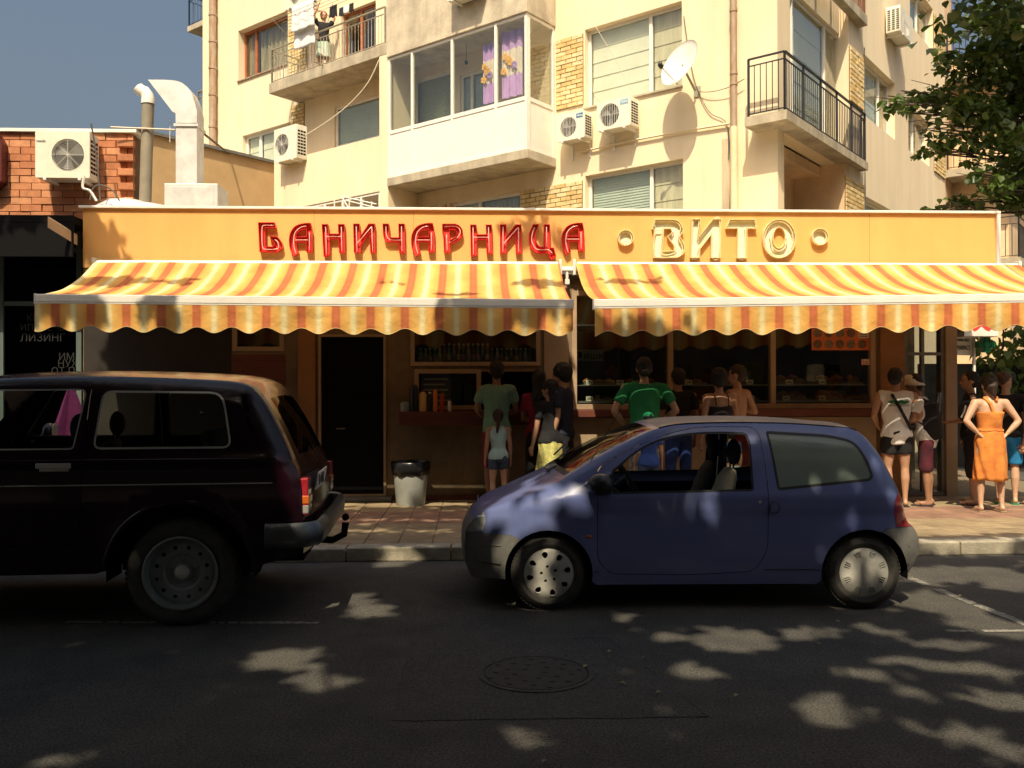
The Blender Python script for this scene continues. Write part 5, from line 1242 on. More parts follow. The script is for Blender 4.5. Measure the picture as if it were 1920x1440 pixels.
# recess under the corner balcony and brick pier
b1 = 2.93
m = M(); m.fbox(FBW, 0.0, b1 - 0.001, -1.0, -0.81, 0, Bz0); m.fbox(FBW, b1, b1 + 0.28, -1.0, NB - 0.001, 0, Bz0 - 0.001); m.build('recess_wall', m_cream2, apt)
bricks(FBW, b1 + 0.01, FBW.U(1617, 330, NB), FBW.Z(400, 1600, NB) - .1, FBW.Z(338, 1600, NB), NB, apt, brick_yel, L=0.25, H=0.083, mortar=m_mortar_y)
bricks(FBW, FBW.U(1592, 150, NB), FBW.U(1617, 150, NB), FBW.Z(195, 1600, NB), FBW.Z(88, 1594, NB), NB, apt, brick_yel, L=0.25, H=0.083, mortar=m_mortar_y)
for (ya, yb) in ((322, 238), (118, 28)):
    bricks(FBW, FBW.U(1750, 150, NB), FBW.U(1770, 150, NB), FBW.Z(yb + 84, 1752, NB), FBW.Z(yb, 1752, NB), NB, apt, brick_yel, L=0.3, H=0.083, mortar=m_mortar_y)
ac_unit(FBW, FBW.U(1688, 30, .5), FBW.U(1712, 30, .5), FBW.Z(57, 1688, .5), FBW.Z(8, 1688, .5), NB + 0.05, 0.5, 'white air conditioner high on the right side facade with slatted side', side=False)
# its slatted end faces left
acr = [o for o in bpy.data.objects if o.name.startswith('air_conditioner')][-1]
m = M(); u_ = FBW.U(1688, 30, .5); z0, z1 = FBW.Z(57, 1688, .5), FBW.Z(8, 1688, .5)
for k in range(10):
    for q in range(3): m.fbox(FBW, u_ - 0.004, u_ - 0.0005, NB + 0.08 + 0.09 * q, NB + 0.14 + 0.09 * q, z0 + (z1 - z0) * (0.1 + 0.08 * k), z0 + (z1 - z0) * (0.145 + 0.08 * k))
tag(m.build('side_louvre', m_black, [o for o in bpy.data.objects if o.get('category') == 'air conditioner'][-1]), kind='stuff')
# top right balcony slab with rusty rail above the corner balcony
zz0 = FBW.Z(52, 1630, pC)
m = M(); m.fbox(FBW, 0.4, uEnd, NB + 0.001, pC, zz0, zz0 + 0.2); b_ = m.build('balcony', m_conc, apt, bevel=0.01)
railing(FBW, [(0.45, pC - 0.05), (uEnd - 0.05, pC - 0.05), (uEnd - 0.05, 0.2)], zz0 + 0.2, zz0 + 1.25, b_, mat('rusty_rail', (0.25, 0.10, 0.05), 0.7, var=0.5, vscale=9), step=0.1, mid=(0.88,), every=0.85)
cable([FBW.p(FBW.U(1618, 100, NB), NB + .03, FBW.Z(90, 1618, NB)), FBW.p(FBW.U(1618, 100, NB) + .01, NB + .03, FBW.Z(395, 1618, NB))], 0.009, m_cable, 'thin wire running down the right side facade', n=4)
# ---- rear wing and far houses at the right
rw = thing('rear_wing', 'shaded rear wing of the apartment block beyond the brick strips', 'building', FBW.p(uE, 1, 0))
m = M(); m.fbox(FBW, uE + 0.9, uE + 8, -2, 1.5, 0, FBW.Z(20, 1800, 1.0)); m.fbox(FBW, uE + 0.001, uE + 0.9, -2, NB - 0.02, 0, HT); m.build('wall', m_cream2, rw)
for py in (60, 268, 470):
    zz = FBW.Z(py, 1800, 1.2); m = M(); m.fbox(FBW, uE - 0.2 + 0.21, uE + 4.0, NB + 0.001, 1.9, zz, zz + 0.2); b_ = m.build('balcony', m_conc, rw)
    railing(FBW, [(uE + 0.06, NB + 0.05), (uE + 0.06, 1.85), (uE + 3.9, 1.85)], zz + 0.2, zz + 1.25, b_, m_dark, step=0.14, r=0.01)
hs = thing('far_house', 'low cream house with a shallow roof seen beyond the bakery corner', 'building', (17.5, 24, 0))
m = M(); m.box(13.9, 30, 26, 33, 0, 6.2); m.build('wall', m_cream, hs)
m = M(); m.prism([(13.4, 6.2), (30.5, 6.2), (30.5, 6.45), (22, 8.0), (13.4, 6.45)], lambda x, y, d: V((x, d, y)), 25.6, 33.4); m.build('roof', m_tan, hs)
m = M()
for x in (15.0, 17.2, 19.4): m.box(x, x + 1.0, 25.96, 26.0 - 0.002, 3.6, 4.9)
m.build('window', m_dark, hs)
# added dark backdrop, stands for the shade behind the people on the right
m = M(); m.box(8.6, 30, 16.6, 16.8, 0, 2.1); tag(m.build('shade_backdrop', mat('shade_backdrop_dark', (0.03, 0.03, 0.028), 0.8, var=0.4, vscale=3)), 'added dark backdrop standing for shade below the green bushes beyond the bakery corner', 'backdrop')
# ---- pharmacy signs
ps = thing('pharmacy_sign', 'pharmacy sign post with white lettered panel and green cross', 'sign', (P(1828, 700, 13.6).x, 13.6, PZ0))
FP = Frame((0, 13.6, 0), (1, 0, 0), (0, -1, 0))
FPt = Frame(FP.p(FP.U(1828), 0, 0), (0.8, 0.6, 0), (0.6, -0.8, 0))
m = M(); m.fbox(FP, FP.U(1826), FP.U(1830), -0.04, -0.005, PZ0 + 0.001, FP.Z(610, 1828)); m.build('post', m_whitemetal, ps)
sgn = m_white
Fq = Frame(FP.p(FP.U(1793), 0, 0), (1, 0.25, 0), (0.25, -1, 0))
wq = Fq.U(1825, 650); m = M(); m.fbox(Fq, 0, wq, -0.03, 0.0, Fq.Z(666, 1793), Fq.Z(632, 1793)); m.build('panel', m_white, ps, bevel=0.004)
text_obj('PHARMACY', 0.105, Fq, 0.012, Fq.Z(656, 1797), 0.003, m_dark, ps, xs=0.46)
text_obj('НОРМА ПЛЮС', 0.06, Fq, 0.012, Fq.Z(640, 1797), 0.003, m_dark, ps, xs=0.56)
m_gr = mat('green_cross', (0.01, 0.22, 0.08), 0.35, coat=0.4)
c0 = FP.p(FP.U(1843, 645), 0.05, FP.Z(646, 1843)); s_ = 0.125; a_ = 0.052
cr = [(-a_, -s_), (a_, -s_), (a_, -a_), (s_, -a_), (s_, a_), (a_, a_), (a_, s_), (-a_, s_), (-a_, a_), (-s_, a_), (-s_, -a_), (-a_, -a_)]
m = M(); m.prism(cr, lambda x, y, d: V((c0.x + x, c0.y + d, c0.z + y)), -0.07, 0.07); m.build('cross', m_gr, ps, bevel=0.004)
m = M()
for f in (0.8, 0.5): m.tube([V((c0.x + x * f, c0.y - 0.074, c0.z + y * f)) for x, y in cr], 0.004, 4, closed=True)
m.build('cross_tubes', m_dark, ps)
t = thing('light_box_sign', 'white light box with a red zigzag emblem just under the awning edge', 'sign', FP.p(FP.U(1840), 0.3, FP.Z(631, 1840)))
m = M(); m.fbox(FP, FP.U(1808, 620, .3), FP.U(1873, 620, .3), 0.08, 0.3, FP.Z(631, 1840, .3), FP.Z(575, 1840, .3)); m.build('box', m_white, t, bevel=0.012)
m = M(); e = lambda px, py: (FP.U(px, py, .3), FP.Z(py, px, .3))
m.prism([e(1812, 600), e(1815, 611), e(1827, 621), e(1833, 618), e(1840, 611), e(1848, 618), e(1854, 621), e(1865, 611), e(1868, 600), e(1862, 600), e(1853, 612), e(1840, 603), e(1828, 612), e(1820, 600)], lambda x, y, d: FP.p(x, d, y), 0.3005, 0.306); m.build('emblem', m_red, t)

# ---- the other side of the street, behind the viewer: it closes off the sky and shows in the reflections
m_far = [mat('grey_brown_render', (0.16, 0.14, 0.11), 0.9, var=0.3, vscale=.8), mat('dull_green_render', (0.12, 0.13, 0.10), 0.9, var=0.3, vscale=.8)]
for k, (x0, x1, h) in enumerate(((-34, -11.5, 11.5), (-11, 6, 12.5), (6.5, 30, 10.5))):
    FO = Frame((0, -12, 0), (-1, 0, 0), (0, 1, 0))
    t = thing('street_house', ('long low house across the street at the left, behind the viewer', 'house straight across the street, behind the viewer', 'house across the street at the right, behind the viewer')[k], 'building', ((x0 + x1) / 2, -12, 0), group='houses across the street')
    hl = []
    for f in range(3):
        x = x0 + 1.2
        while x + 1.5 < x1: hl.append((-x - 1.4, -x, 1.0 + 3.2 * f, 2.6 + 3.2 * f)); x += 3.1
    w = holes_wall(FO, -x1, -x0, 0, h, hl, -0.3, 0); w.build('wall', m_far[k % 2], t)
    m = M(); m.fbox(FO, -x1, -x0, -5, -0.6, 0, h - 0.1); m.build('inner_wall', m_inner, t)
    m = M(); m.fbox(FO, -x1 - .3, -x0 + .3, -5.2, 0.5, h + 0.001, h + 0.25); m.build('roof', m_greymetal, t)
    for h_ in hl: m = M(); m.fbox(FO, h_[0], h_[1], -0.12, -0.115, h_[2], h_[3]); m.build('window', m_glass, t)
# ================================================================== CARS
m_rubber = mat('tyre_rubber', (0.035, 0.033, 0.03), 0.85, var=0.6, vscale=7, col2=(0.11, 0.10, 0.085), bump=0.3, bscale=90)
m_seal = mat('window_rubber', (0.012, 0.012, 0.013), 0.6)
m_blue = mat('faded_blue_paint', (0.105, 0.135, 0.33), 0.38, var=0.6, vscale=2.2, col2=(0.155, 0.18, 0.31), coat=0.35, bump=0.02, bscale=400)
m_dust = mat('dusty_blue_roof', (0.17, 0.165, 0.20), 0.55, var=0.8, vscale=3, col2=(0.30, 0.26, 0.22), coat=0.15)
m_bump = mat('grey_bumper_plastic', (0.17, 0.165, 0.15), 0.6, var=0.4, vscale=6)
m_hub = mat('silver_hubcap', (0.60, 0.58, 0.52), 0.5, metal=0.15, var=0.35, vscale=9)
m_cg = glass('car_glass', (0.62, 0.70, 0.66), 0.02, 1.3, 0.01, 0.30)
m_cgt = dust_reflection('dust_reflection_glass', (0.34, 0.42, 0.36), 0.5)  # pale diffuse layer stands for dust film and the sunlit surroundings reflected
m_lampr = mat('red_tail_lens', (0.45, 0.02, 0.03), 0.2, coat=1.0, var=0.3, vscale=30)
m_lampo = mat('amber_lens', (0.60, 0.13, 0.02), 0.2, coat=1.0)
m_lampw = mat('clear_lens', (0.45, 0.45, 0.42), 0.12, coat=1.0, metal=0.3)
m_maroon = mat('black_cherry_paint', (0.014, 0.002, 0.006), 0.24, coat=0.22, spec=0.35, bump=0.015, bscale=5)
m_chrome = mat('chrome_trim', (0.72, 0.70, 0.64), 0.28, metal=0.65)
m_seat = mat('dark_seat_fabric', (0.03, 0.032, 0.04), 0.9, var=0.3, vscale=14)
m_beige = mat('pale_seat_cover', (0.62, 0.56, 0.44), 0.9, var=0.25, vscale=8)
m_steel = mat('grey_steel_wheel', (0.30, 0.32, 0.31), 0.5, metal=0.3, var=0.35, vscale=8)
class Car:
    def __init__(s, root, Cc, Ec, Wf, rnd, bottom, nsub=10, arch_pow=2.2):
        s.root = root; s.W = Wf; s.rnd = rnd; s.ap = arch_pow
        ctrl = [(c[0], c[1], e[0], e[1], e[2]) for c, e in zip(Cc, Ec)]
        s.S = np.array(smooth_poly(ctrl, nsub)); s.nsub = nsub
        s.E = s.S[:, 2:4]; s.Y = s.S[:, 4]
        s.poly = [tuple(p) for p in s.E] + bottom
    def near(s, x, z):
        A = s.E[:-1]; B = s.E[1:]; d = B - A; p = np.array([x, z])
        t = np.clip(((p - A) * d).sum(1) / np.maximum((d * d).sum(1), 1e-9), 0, 1)
        q = A + d * t[:, None]; dd = np.hypot(q[:, 0] - x, q[:, 1] - z); i = int(dd.argmin())
        return dd[i], s.Y[i] + (s.Y[i + 1] - s.Y[i]) * t[i]
    def y(s, x, z):
        d, ye = s.near(x, z); w = s.W(x, z); q = min(1.0, d / s.rnd)
        return ye + (w - ye) * math.sqrt(max(0, 1 - (1 - q) ** 2)) if w > ye else min(ye, w + (ye - w) * (1 - q))
    def nrm(s, x, z):
        A = s.E[:-1]; B = s.E[1:]; d = B - A; p = np.array([x, z]); t = np.clip(((p - A) * d).sum(1) / np.maximum((d * d).sum(1), 1e-9), 0, 1)
        q = A + d * t[:, None]; dd = np.hypot(q[:, 0] - x, q[:, 1] - z); i = int(dd.argmin()); D = dd[i]; ye = s.Y[i]; L = math.hypot(*d[i]) or 1
        g = ((x - q[i][0]) / D, (z - q[i][1]) / D) if D > 1e-3 else (d[i][1] / L, -d[i][0] / L)
        w = s.W(x, z); e = 0.004; gw = ((s.W(x + e, z) - s.W(x - e, z)) / (2 * e), (s.W(x, z + e) - s.W(x, z - e)) / (2 * e))
        tt = min(1, max(0.035, D / s.rnd)); f = math.sqrt(1 - (1 - tt) ** 2); fp = (1 - tt) / max(f, 1e-3) / s.rnd if w > ye else 0
        k = min(3.2, (w - ye) * fp)
        n = V((-(k * g[0] + gw[0] * f), 1.0, -(k * g[1] + gw[1] * f))); return tuple(n.normalized())
    def side(s, regions, step=0.045):
        """regions: (name, loop or None for the rest, material, inset, parent key, skip) in order of priority"""
        loops = [resample_loop(s.poly, step * 1.2)] + [resample_loop(r[1], step * 0.8) for r in regions if r[1] is not None]
        ex = []
        xs = [p[0] for p in s.poly]; zs = [p[1] for p in s.poly]
        x = min(xs)
        while x < max(xs):
            z = min(zs)
            while z < max(zs):
                if inside((x, z), s.poly): ex.append((x, z))
                z += step
            x += step
        for d in (0.006, 0.018, 0.036, 0.06, 0.09):
            n = len(s.E)
            for i in range(1, n - 1, 1):
                t = s.E[i + 1] - s.E[i - 1]; L = math.hypot(*t)
                if L < 1e-6: continue
                nn = (t[1] / L, -t[0] / L); q = (s.E[i][0] + nn[0] * d, s.E[i][1] + nn[1] * d)
                if inside(q, s.poly): ex.append(q)
        v, f = cdt(loops, ex)
        ys = [s.y(a, b) for a, b in v]; nr = [s.nrm(a, b) for a, b in v]
        bins = {i: [] for i in range(len(regions))}
        for t in f:
            cx = sum(v[i][0] for i in t) / 3; cz = sum(v[i][1] for i in t) / 3
            if not inside((cx, cz), s.poly): continue
            for k, r in enumerate(regions):
                if r[1] is None or inside((cx, cz), r[1]):
                    bins[k].append(t); break
        out = {}
        for sg in (-1, 1):
            for k, r in enumerate(regions):
                if r[2] is None or not bins[k]: continue
                used = sorted({i for t in bins[k] for i in t}); mp = {i: j for j, i in enumerate(used)}
                m = M(); m.v = [(v[i][0], sg * (ys[i] - r[3]), v[i][1]) for i in used]
                m.f = [tuple(mp[i] for i in (t if sg > 0 else reversed(t))) for t in bins[k]]
                par = out.get((r[4], sg), s.root) if r[4] else s.root
                me = bpy.data.meshes.new(r[0]); me.from_pydata(m.v, [], m.f); me.shade_smooth()
                # consistent normals pointing outwards
                if len(me.polygons) and sum(p.normal.y for p in me.polygons) * sg < 0: me.flip_normals()
                me.normals_split_custom_set_from_vertices([(nr[i][0], sg * nr[i][1], nr[i][2]) for i in used])
                o = link_mesh(r[0], me, par, r[2]); out[(r[0], sg)] = o
        return out
    def strip(s, name, a, b, mt, v0=-1.0, v1=1.0, nv=14, parent=None, lift=0.0, fr=None):
        i0, i1 = int(round(a * s.nsub)), int(round(b * s.nsub)); i1 = min(i1, len(s.S) - 1)
        m = M(); 
        for i in range(i0, i1 + 1):
            cx, cz, ex, ez, ye = s.S[i]
            t = s.S[min(i + 1, len(s.S) - 1)] - s.S[max(i - 1, 0)]; L = math.hypot(t[0], t[1]) or 1; nn = (-t[1] / L, t[0] / L)
            for j in range(nv + 1):
                q = v0 + (v1 - v0) * j / nv; w = 1 - abs(q) ** s.ap
                m.v.append((ex + (cx - ex) * w + nn[0] * lift, ye * q, ez + (cz - ez) * w + nn[1] * lift))
        for i in range(i1 - i0):
            for j in range(nv):
                k = i * (nv + 1) + j; m.f.append((k, k + nv + 1, k + nv + 2, k + 1))
        return m.build(name, mt, parent or s.root, smooth=60)
def wheel(root, x, y, z, r, rr, w, sg, kind, label=None):
    """sg: -1 faces the camera side"""
    c = V((x, y, z)); ax = V((0, sg, 0))
    m = M(); h = w
    prof = [(-h, rr * 0.9), (-h * 1.0, r - 0.05), (-h * 0.93, r - 0.015), (-h * 0.75, r), (-h * 0.25, r), (-0.015, r - 0.018), (0.004, r - 0.055), (-0.002, rr + 0.015), (-0.012, rr), (-0.03, rr * 0.98)]
    m.lathe(c, ax, prof, 48, cap=False)
    for k in range(60):
        a = 2 * math.pi * k / 60; d = V((math.cos(a), 0, math.sin(a))); tg = V((-math.sin(a), 0, math.cos(a)))
        for q in (-0.30, -0.62): m.obox(c + d * (r + 0.001) + ax * (h * q), tg * (r * 0.034), ax * (h * 0.12), d * 0.004)
    t = m.build('wheel', m_rubber, root, smooth=40)
    if kind == 'steel':
        m = M(); m.lathe(c, ax, [(-0.012, rr), (0.006, rr * 1.03), (0.010, rr * 0.98), (-0.02, rr * 0.93), (-0.05, rr * 0.90), (-0.045, rr * 0.80)], 48, cap=False)
        lo = [[(rr * 0.80 * math.cos(a * math.pi / 24), rr * 0.80 * math.sin(a * math.pi / 24)) for a in range(48)]]
        for k in range(12): 
            a = k * math.pi / 6 + 0.26; lo.append([(rr * 0.70 * math.cos(a) + rr * 0.055 * math.cos(b * math.pi / 5), rr * 0.70 * math.sin(a) + rr * 0.055 * math.sin(b * math.pi / 5)) for b in range(10)])
        lo.append([(rr * 0.52 * math.cos(a * math.pi / 16), rr * 0.52 * math.sin(a * math.pi / 16)) for a in range(32)])
        tv, tf = tri2d(lo); m.add([c + V((a, 0, b)) + ax * (-0.045) for a, b in tv], tf)
        m.lathe(c, ax, [(-0.045, rr * 0.52), (-0.06, rr * 0.46), (-0.065, rr * 0.30), (-0.052, rr * 0.27), (-0.05, 0.01)], 32, cap=False)
        for k in range(5):
            a = k * 1.2566 + 0.3; m.cyl(c + V((rr * .37 * math.cos(a), 0, rr * .37 * math.sin(a))) + ax * -0.064, c + V((rr * .37 * math.cos(a), 0, rr * .37 * math.sin(a))) + ax * -0.05, 0.011, n=6)
        m.build('rim', m_steel, t, smooth=35)
        m = M(); m.lathe(c, ax, [(-0.055, rr * .21), (-0.03, rr * .20), (-0.018, rr * .15), (-0.012, 0.004)], 24); m.build('hub_cap', m_hub, t, smooth=60)
    else:
        lo = [[(rr * math.cos(a * math.pi / 32), rr * math.sin(a * math.pi / 32)) for a in range(64)]]
        if kind == 'holes':
            for k in range(8):
                a = k * math.pi / 4 + 0.2; ca, sa = math.cos(a), math.sin(a); L = []
                for b in range(14):
                    th = b * math.pi / 7; u, w_ = rr * 0.14 * math.cos(th), rr * 0.115 * math.sin(th) * (1.0 + 0.25 * math.cos(th)); L.append(((rr * .76 + u) * ca - w_ * sa, (rr * .76 + u) * sa + w_ * ca))
                lo.append(L)
            for k in range(5):
                a = k * 1.2566 + 0.5; lo.append([(rr * .30 * math.cos(a) + rr * .065 * math.cos(b * math.pi / 5), rr * .30 * math.sin(a) + rr * .065 * math.sin(b * math.pi / 5)) for b in range(10)])
        else:
            for k in range(8):
                a = k * math.pi / 4 + 0.39
                for q in (-1, 0, 1):
                    a2_ = a + q * 0.115; ca, sa = math.cos(a2_), math.sin(a2_); r0, r1 = rr * (.62 + 0.03 * abs(q)), rr * .88; w_ = rr * 0.030
                    lo.append([(r0 * ca - w_ * .6 * sa, r0 * sa + w_ * .6 * ca), (r1 * ca - w_ * sa, r1 * sa + w_ * ca), (r1 * ca + w_ * sa, r1 * sa - w_ * ca), (r0 * ca + w_ * .6 * sa, r0 * sa - w_ * .6 * ca)])
        exr = [(rr * f * math.cos(a * math.pi / 24 + f), rr * f * math.sin(a * math.pi / 24 + f)) for f in (0.12, 0.22, 0.45, 0.55, 0.93) for a in range(48)]
        vv, ff = cdt(lo, exr); tf = [t_ for t_ in ff if sum(inside((sum(vv[i][0] for i in t_) / 3, sum(vv[i][1] for i in t_) / 3), L) for L in lo) % 2 == 1]
        dome = lambda a, b: 0.010 * (1 - min(1, math.hypot(a, b) / rr) ** 2) - (0.012 if math.hypot(a, b) > rr * 0.985 else 0) - (0.005 if 0.9 < math.hypot(a, b) / rr < 0.96 else 0)
        m = M(); m.add([c + V((a, 0, b)) + ax * dome(a, b) for a, b in vv], tf)
        for L in lo: m.rings([[c + V((a, 0, b)) + ax * dome(a, b) for a, b in L], [c + V((a * .99, 0, b * .99)) - ax * 0.025 for a, b in L]], cap=False)
        m.build('hubcap', m_hub, t, smooth=40)
        m = M(); m.lathe(c, ax, [(-0.05, rr * .97), (-0.045, 0.01)], 24); m.build('wheel_disc', m_black, t)
    return t
def tube_ring(root, pts, r, mt, name, closed=True):
    m = M(); m.tube(pts, r, 6, closed=closed); return m.build(name, mt, root, smooth=60)
def seat_mesh(root, x, y, z0, mt, mt2, wd=0.24, back=None):
    """seat facing -x"""
    def rr_(cx, cz, a, b, ang, n=14): 
        return [(cx + a * math.cos(t) * math.cos(ang) - b * math.sin(t) * math.sin(ang), cz + a * math.cos(t) * math.sin(ang) + b * math.sin(t) * math.cos(ang)) for t in [2 * math.pi * i / n for i in range(n)]]
    m = M(); L = rr_(x - 0.05, z0 + 0.10, 0.27, 0.075, -0.08); m.rings([[(a, y - wd, b) for a, b in L], [(a, y + wd, b) for a, b in L]]); m.build('seat', mt, root, smooth=50, bevel=0.02)
    prof = []
    L2 = [(0, 0.055, wd), (0.15, 0.06, wd * 1.02), (0.32, 0.06, wd * 1.0), (0.46, 0.05, wd * 0.86), (0.52, 0.03, wd * 0.62), (0.535, 0.01, wd * 0.4)]
    rs = []
    for h, th, w_ in L2:
        cx = x + 0.24 + h * 0.32; cz = z0 + 0.12 + h; rs.append([V((cx + th * math.cos(t), y + w_ * (abs(math.sin(t)) ** 0.6 * (1 if math.sin(t) > 0 else -1)), cz + 0.0)) for t in [2 * math.pi * i / 18 for i in range(18)]])
    m = M(); m.rings(rs); m.build('seat_back', mt2, root, smooth=60)
    m = M(); m.ell((x + 0.44, y, z0 + 0.78), (0.05, 0.125, 0.105), 16, 9); m.cyl((x + 0.42, y - 0.05, z0 + 0.6), (x + 0.43, y - 0.05, z0 + 0.75), 0.008, n=6); m.cyl((x + 0.42, y + 0.05, z0 + 0.6), (x + 0.43, y + 0.05, z0 + 0.75), 0.008, n=6); m.build('headrest', mt, root, smooth=60)

# ---------------------------------------------------------------- blue hatchback
al = R(2.2)
xa = V((math.cos(al), -math.sin(al), 0)); na = V((-math.sin(al), -math.cos(al), 0))
q0 = P(1324, 720, 6.50); org = q0 - na * 0.80; org.z = 0
Fc = Frame(org, xa, na)
print('TWINGO wheelbase', Fc.U(1621, 1088, .8) - Fc.U(1028, 1080, .8), 'z', Fc.Z(1150, 1028, .8), Fc.Z(1158, 1621, .8))
car = thing('blue_hatchback', 'faded blue three door hatchback parked at the kerb, driver window open', 'car', (org.x, org.y, 0), -al, local=True)
def Wt(x, z):
    w = 0.812
    if z > 0.84: w -= (z - 0.84) * 0.34 + max(0, z - 1.1) * 0.12
    if z < 0.55: w -= (0.55 - z) ** 2 * 0.25
    w += 0.006 if z > 0.765 else 0.006 * max(0, (z - 0.72) / 0.045)
    if x < -1.05: w -= ((-1.05 - x) / 0.62) ** 2 * 0.17
    if x > 1.15: w -= ((x - 1.15) / 0.45) ** 2 * 0.07
    for xc in (-1.172, 1.172):
        r = math.hypot(x - xc, z - 0.28)
        if r < 0.44: w += 0.016 * (1 - max(0, r - 0.32) / 0.12)
    return w
def cw(px, py, nn=None, Wf=Wt, F=Fc):
    n = 0.75 if nn is None else nn
    for _ in range(4):
        u, z = F.uz(px, py, n)
        if nn is None: n = Wf(u, z)
    return (u, z)
Epx = [(884, 1080, .60, -.05, 0), (874, 1050, .61, -.05, 0), (872, 1015, .61, -.05, 0), (876, 993, .60, -.05, .0), (887, 975, .60, -.045, .0), (905, 960, .61, -.045, .01), (940, 946, .64, -.04, .022), (988, 927, .66, -.04, .038), (1042, 905, .67, -.07, .04), (1062, 894, .67, -.10, .035), (1130, 853, .62, -.09, .04), (1185, 824, .58, -.07, .035), (1235, 803, .55, -.04, .035), (1300, 794, .53, 0, .035), (1442, 793, .52, 0, .035), (1560, 800, .52, .01, .03), (1606, 808, .52, .03, .03), (1640, 842, .55, .04, .02), (1668, 890, .60, .05, .01), (1688, 932, .66, .03, 0), (1698, 972, .69, .03, 0), (1714, 993, .71, .03, 0), (1721, 1012, .71, .03, 0), (1719, 1042, .71, .03, 0), (1702, 1074, .70, .03, 0)]
Ec = []; Cc = []
for px, py, ye, dx, dz in Epx:
    x, z = cw(px, py, ye); Ec.append((x, z, ye)); Cc.append((x + dx, z + dz))
for k in (13, 14, 15): pass
xf, xr, zw, ra = -1.172, 1.172, 0.275, 0.325
def arch(xc, r, zb, n=18):
    a0 = math.asin(max(-1, min(1, (zb - zw) / r))); return [(xc + r * math.cos(a0 + (math.pi - 2 * a0) * i / n), zw + r * math.sin(a0 + (math.pi - 2 * a0) * i / n)) for i in range(n + 1)]
zb = 0.19
bottom = [(Ec[-1][0] - 0.02, Ec[-1][1] - 0.01)] + arch(xr, ra, 0.225) + [(xr - ra - 0.03, zb)] + [(xf + ra + 0.03, zb)] + arch(xf, ra, 0.22) + [(Ec[0][0] + 0.03, Ec[0][1] - 0.01)]
tw = Car(car, Cc, Ec, Wt, 0.17, bottom)
doorwin = rpoly([cw(*p) for p in ((1147, 927), (1146, 884), (1190, 846), (1232, 824), (1287, 812), (1340, 809), (1401, 811), (1407, 830), (1414, 921))], [.01, .02, .1, .1, .1, .1, .04, .05, .03])
door_ = rpoly([cw(*p) for p in ((1120, 1052), (1120, 930), (1108, 908), (1127, 872), (1190, 838), (1254, 812), (1310, 800), (1412, 800), (1425, 813), (1437, 884), (1442, 941), (1440, 1026), (1431, 1050), (1412, 1072), (1300, 1078), (1145, 1077))], [.06, .03, .03, .05, .1, .1, .1, .04, .05, .1, .1, .1, .06, .06, .1, .08])
quart = rpoly([cw(*p) for p in ((1458, 920), (1436, 808), (1556, 815), (1602, 826), (1624, 856), (1638, 893), (1632, 902))], [.03, .03, .08, .06, .06, .02, .02])
bf = [cw(*p) for p in ((840, 992), (896, 998), (958, 1003), (980, 1014))] + [(xf + 0.1, 0.5), (xf + 0.1, 0.0)] + [(-2.2, 0.0)]
bf[4] = (xf - 0.12, 0.45)
br = [cw(*p) for p in ((1640, 1016), (1650, 1002), (1662, 991), (1740, 986))] + [(2.0, 0.0), (xr + 0.1, 0.0), (xr + 0.1, 0.4)]
tail = rpoly([cw(*p) for p in ((1688, 926), (1679, 942), (1678, 962), (1682, 988), (1730, 988), (1730, 926))], .01)
head = rpoly([cw(*p) for p in ((870, 955), (906, 957), (911, 975), (905, 996), (870, 996))], .01)
lo = inset_loop
regs = [('door_window', lo(doorwin, 0.014), None, 0, None), ('window_seal', doorwin, m_seal, 0.006, None), ('door_seam', None, None, 0, None)]
regions = [
    ('hole', lo(doorwin, 0.016), None, 0, None),
    ('window_seal', doorwin, m_seal, 0.005, None),
    ('door', lo(door_, 0.0045), m_blue, 0, None),
    ('gap', door_, None, 0, None),
    ('quarter_window', lo(quart, 0.020), m_cgt, 0.004, None),
    ('window_rubber', quart, m_seal, 0.001, None),
    ('tail_light', tail, m_lampr, -0.004, None),
    ('headlight', head, m_lampw, 0.003, None),
    ('front_bumper', bf, m_bump, -0.006, None),
    ('rear_bumper', br, m_bump, -0.008, None),
    ('body', None, m_blue, 0, None)]
o_ = tw.side(regions)
# centre strips, front to rear
tw.strip('front_bumper', 0, 4, m_bump, lift=0.004); tw.strip('bonnet', 4, 9, m_blue)
tw.strip('windscreen', 9.17, 11.83, m_cg, -0.93, 0.93); tw.strip('roof', 12, 16, m_dust)
for a_, b_ in ((-1, -0.93), (0.93, 1)): tw.strip('pillar', 9, 12, m_blue, a_, b_, 2)
tw.strip('cowl', 9, 9.17, m_seal, -0.93, 0.93); tw.strip('header', 11.83, 12, m_blue, -0.93, 0.93)
tw.strip('rear_window', 16.5, 18.2, m_cgt, -0.86, 0.86)
for a_, b_ in ((-1, -0.86), (0.86, 1)): tw.strip('pillar', 16.5, 18.2, m_blue, a_, b_, 2)
tw.strip('tailgate', 16, 16.5, m_blue); tw.strip('tailgate', 18.2, 20.5, m_blue); tw.strip('rear_bumper', 20.5, 24, m_bump, lift=0.004)
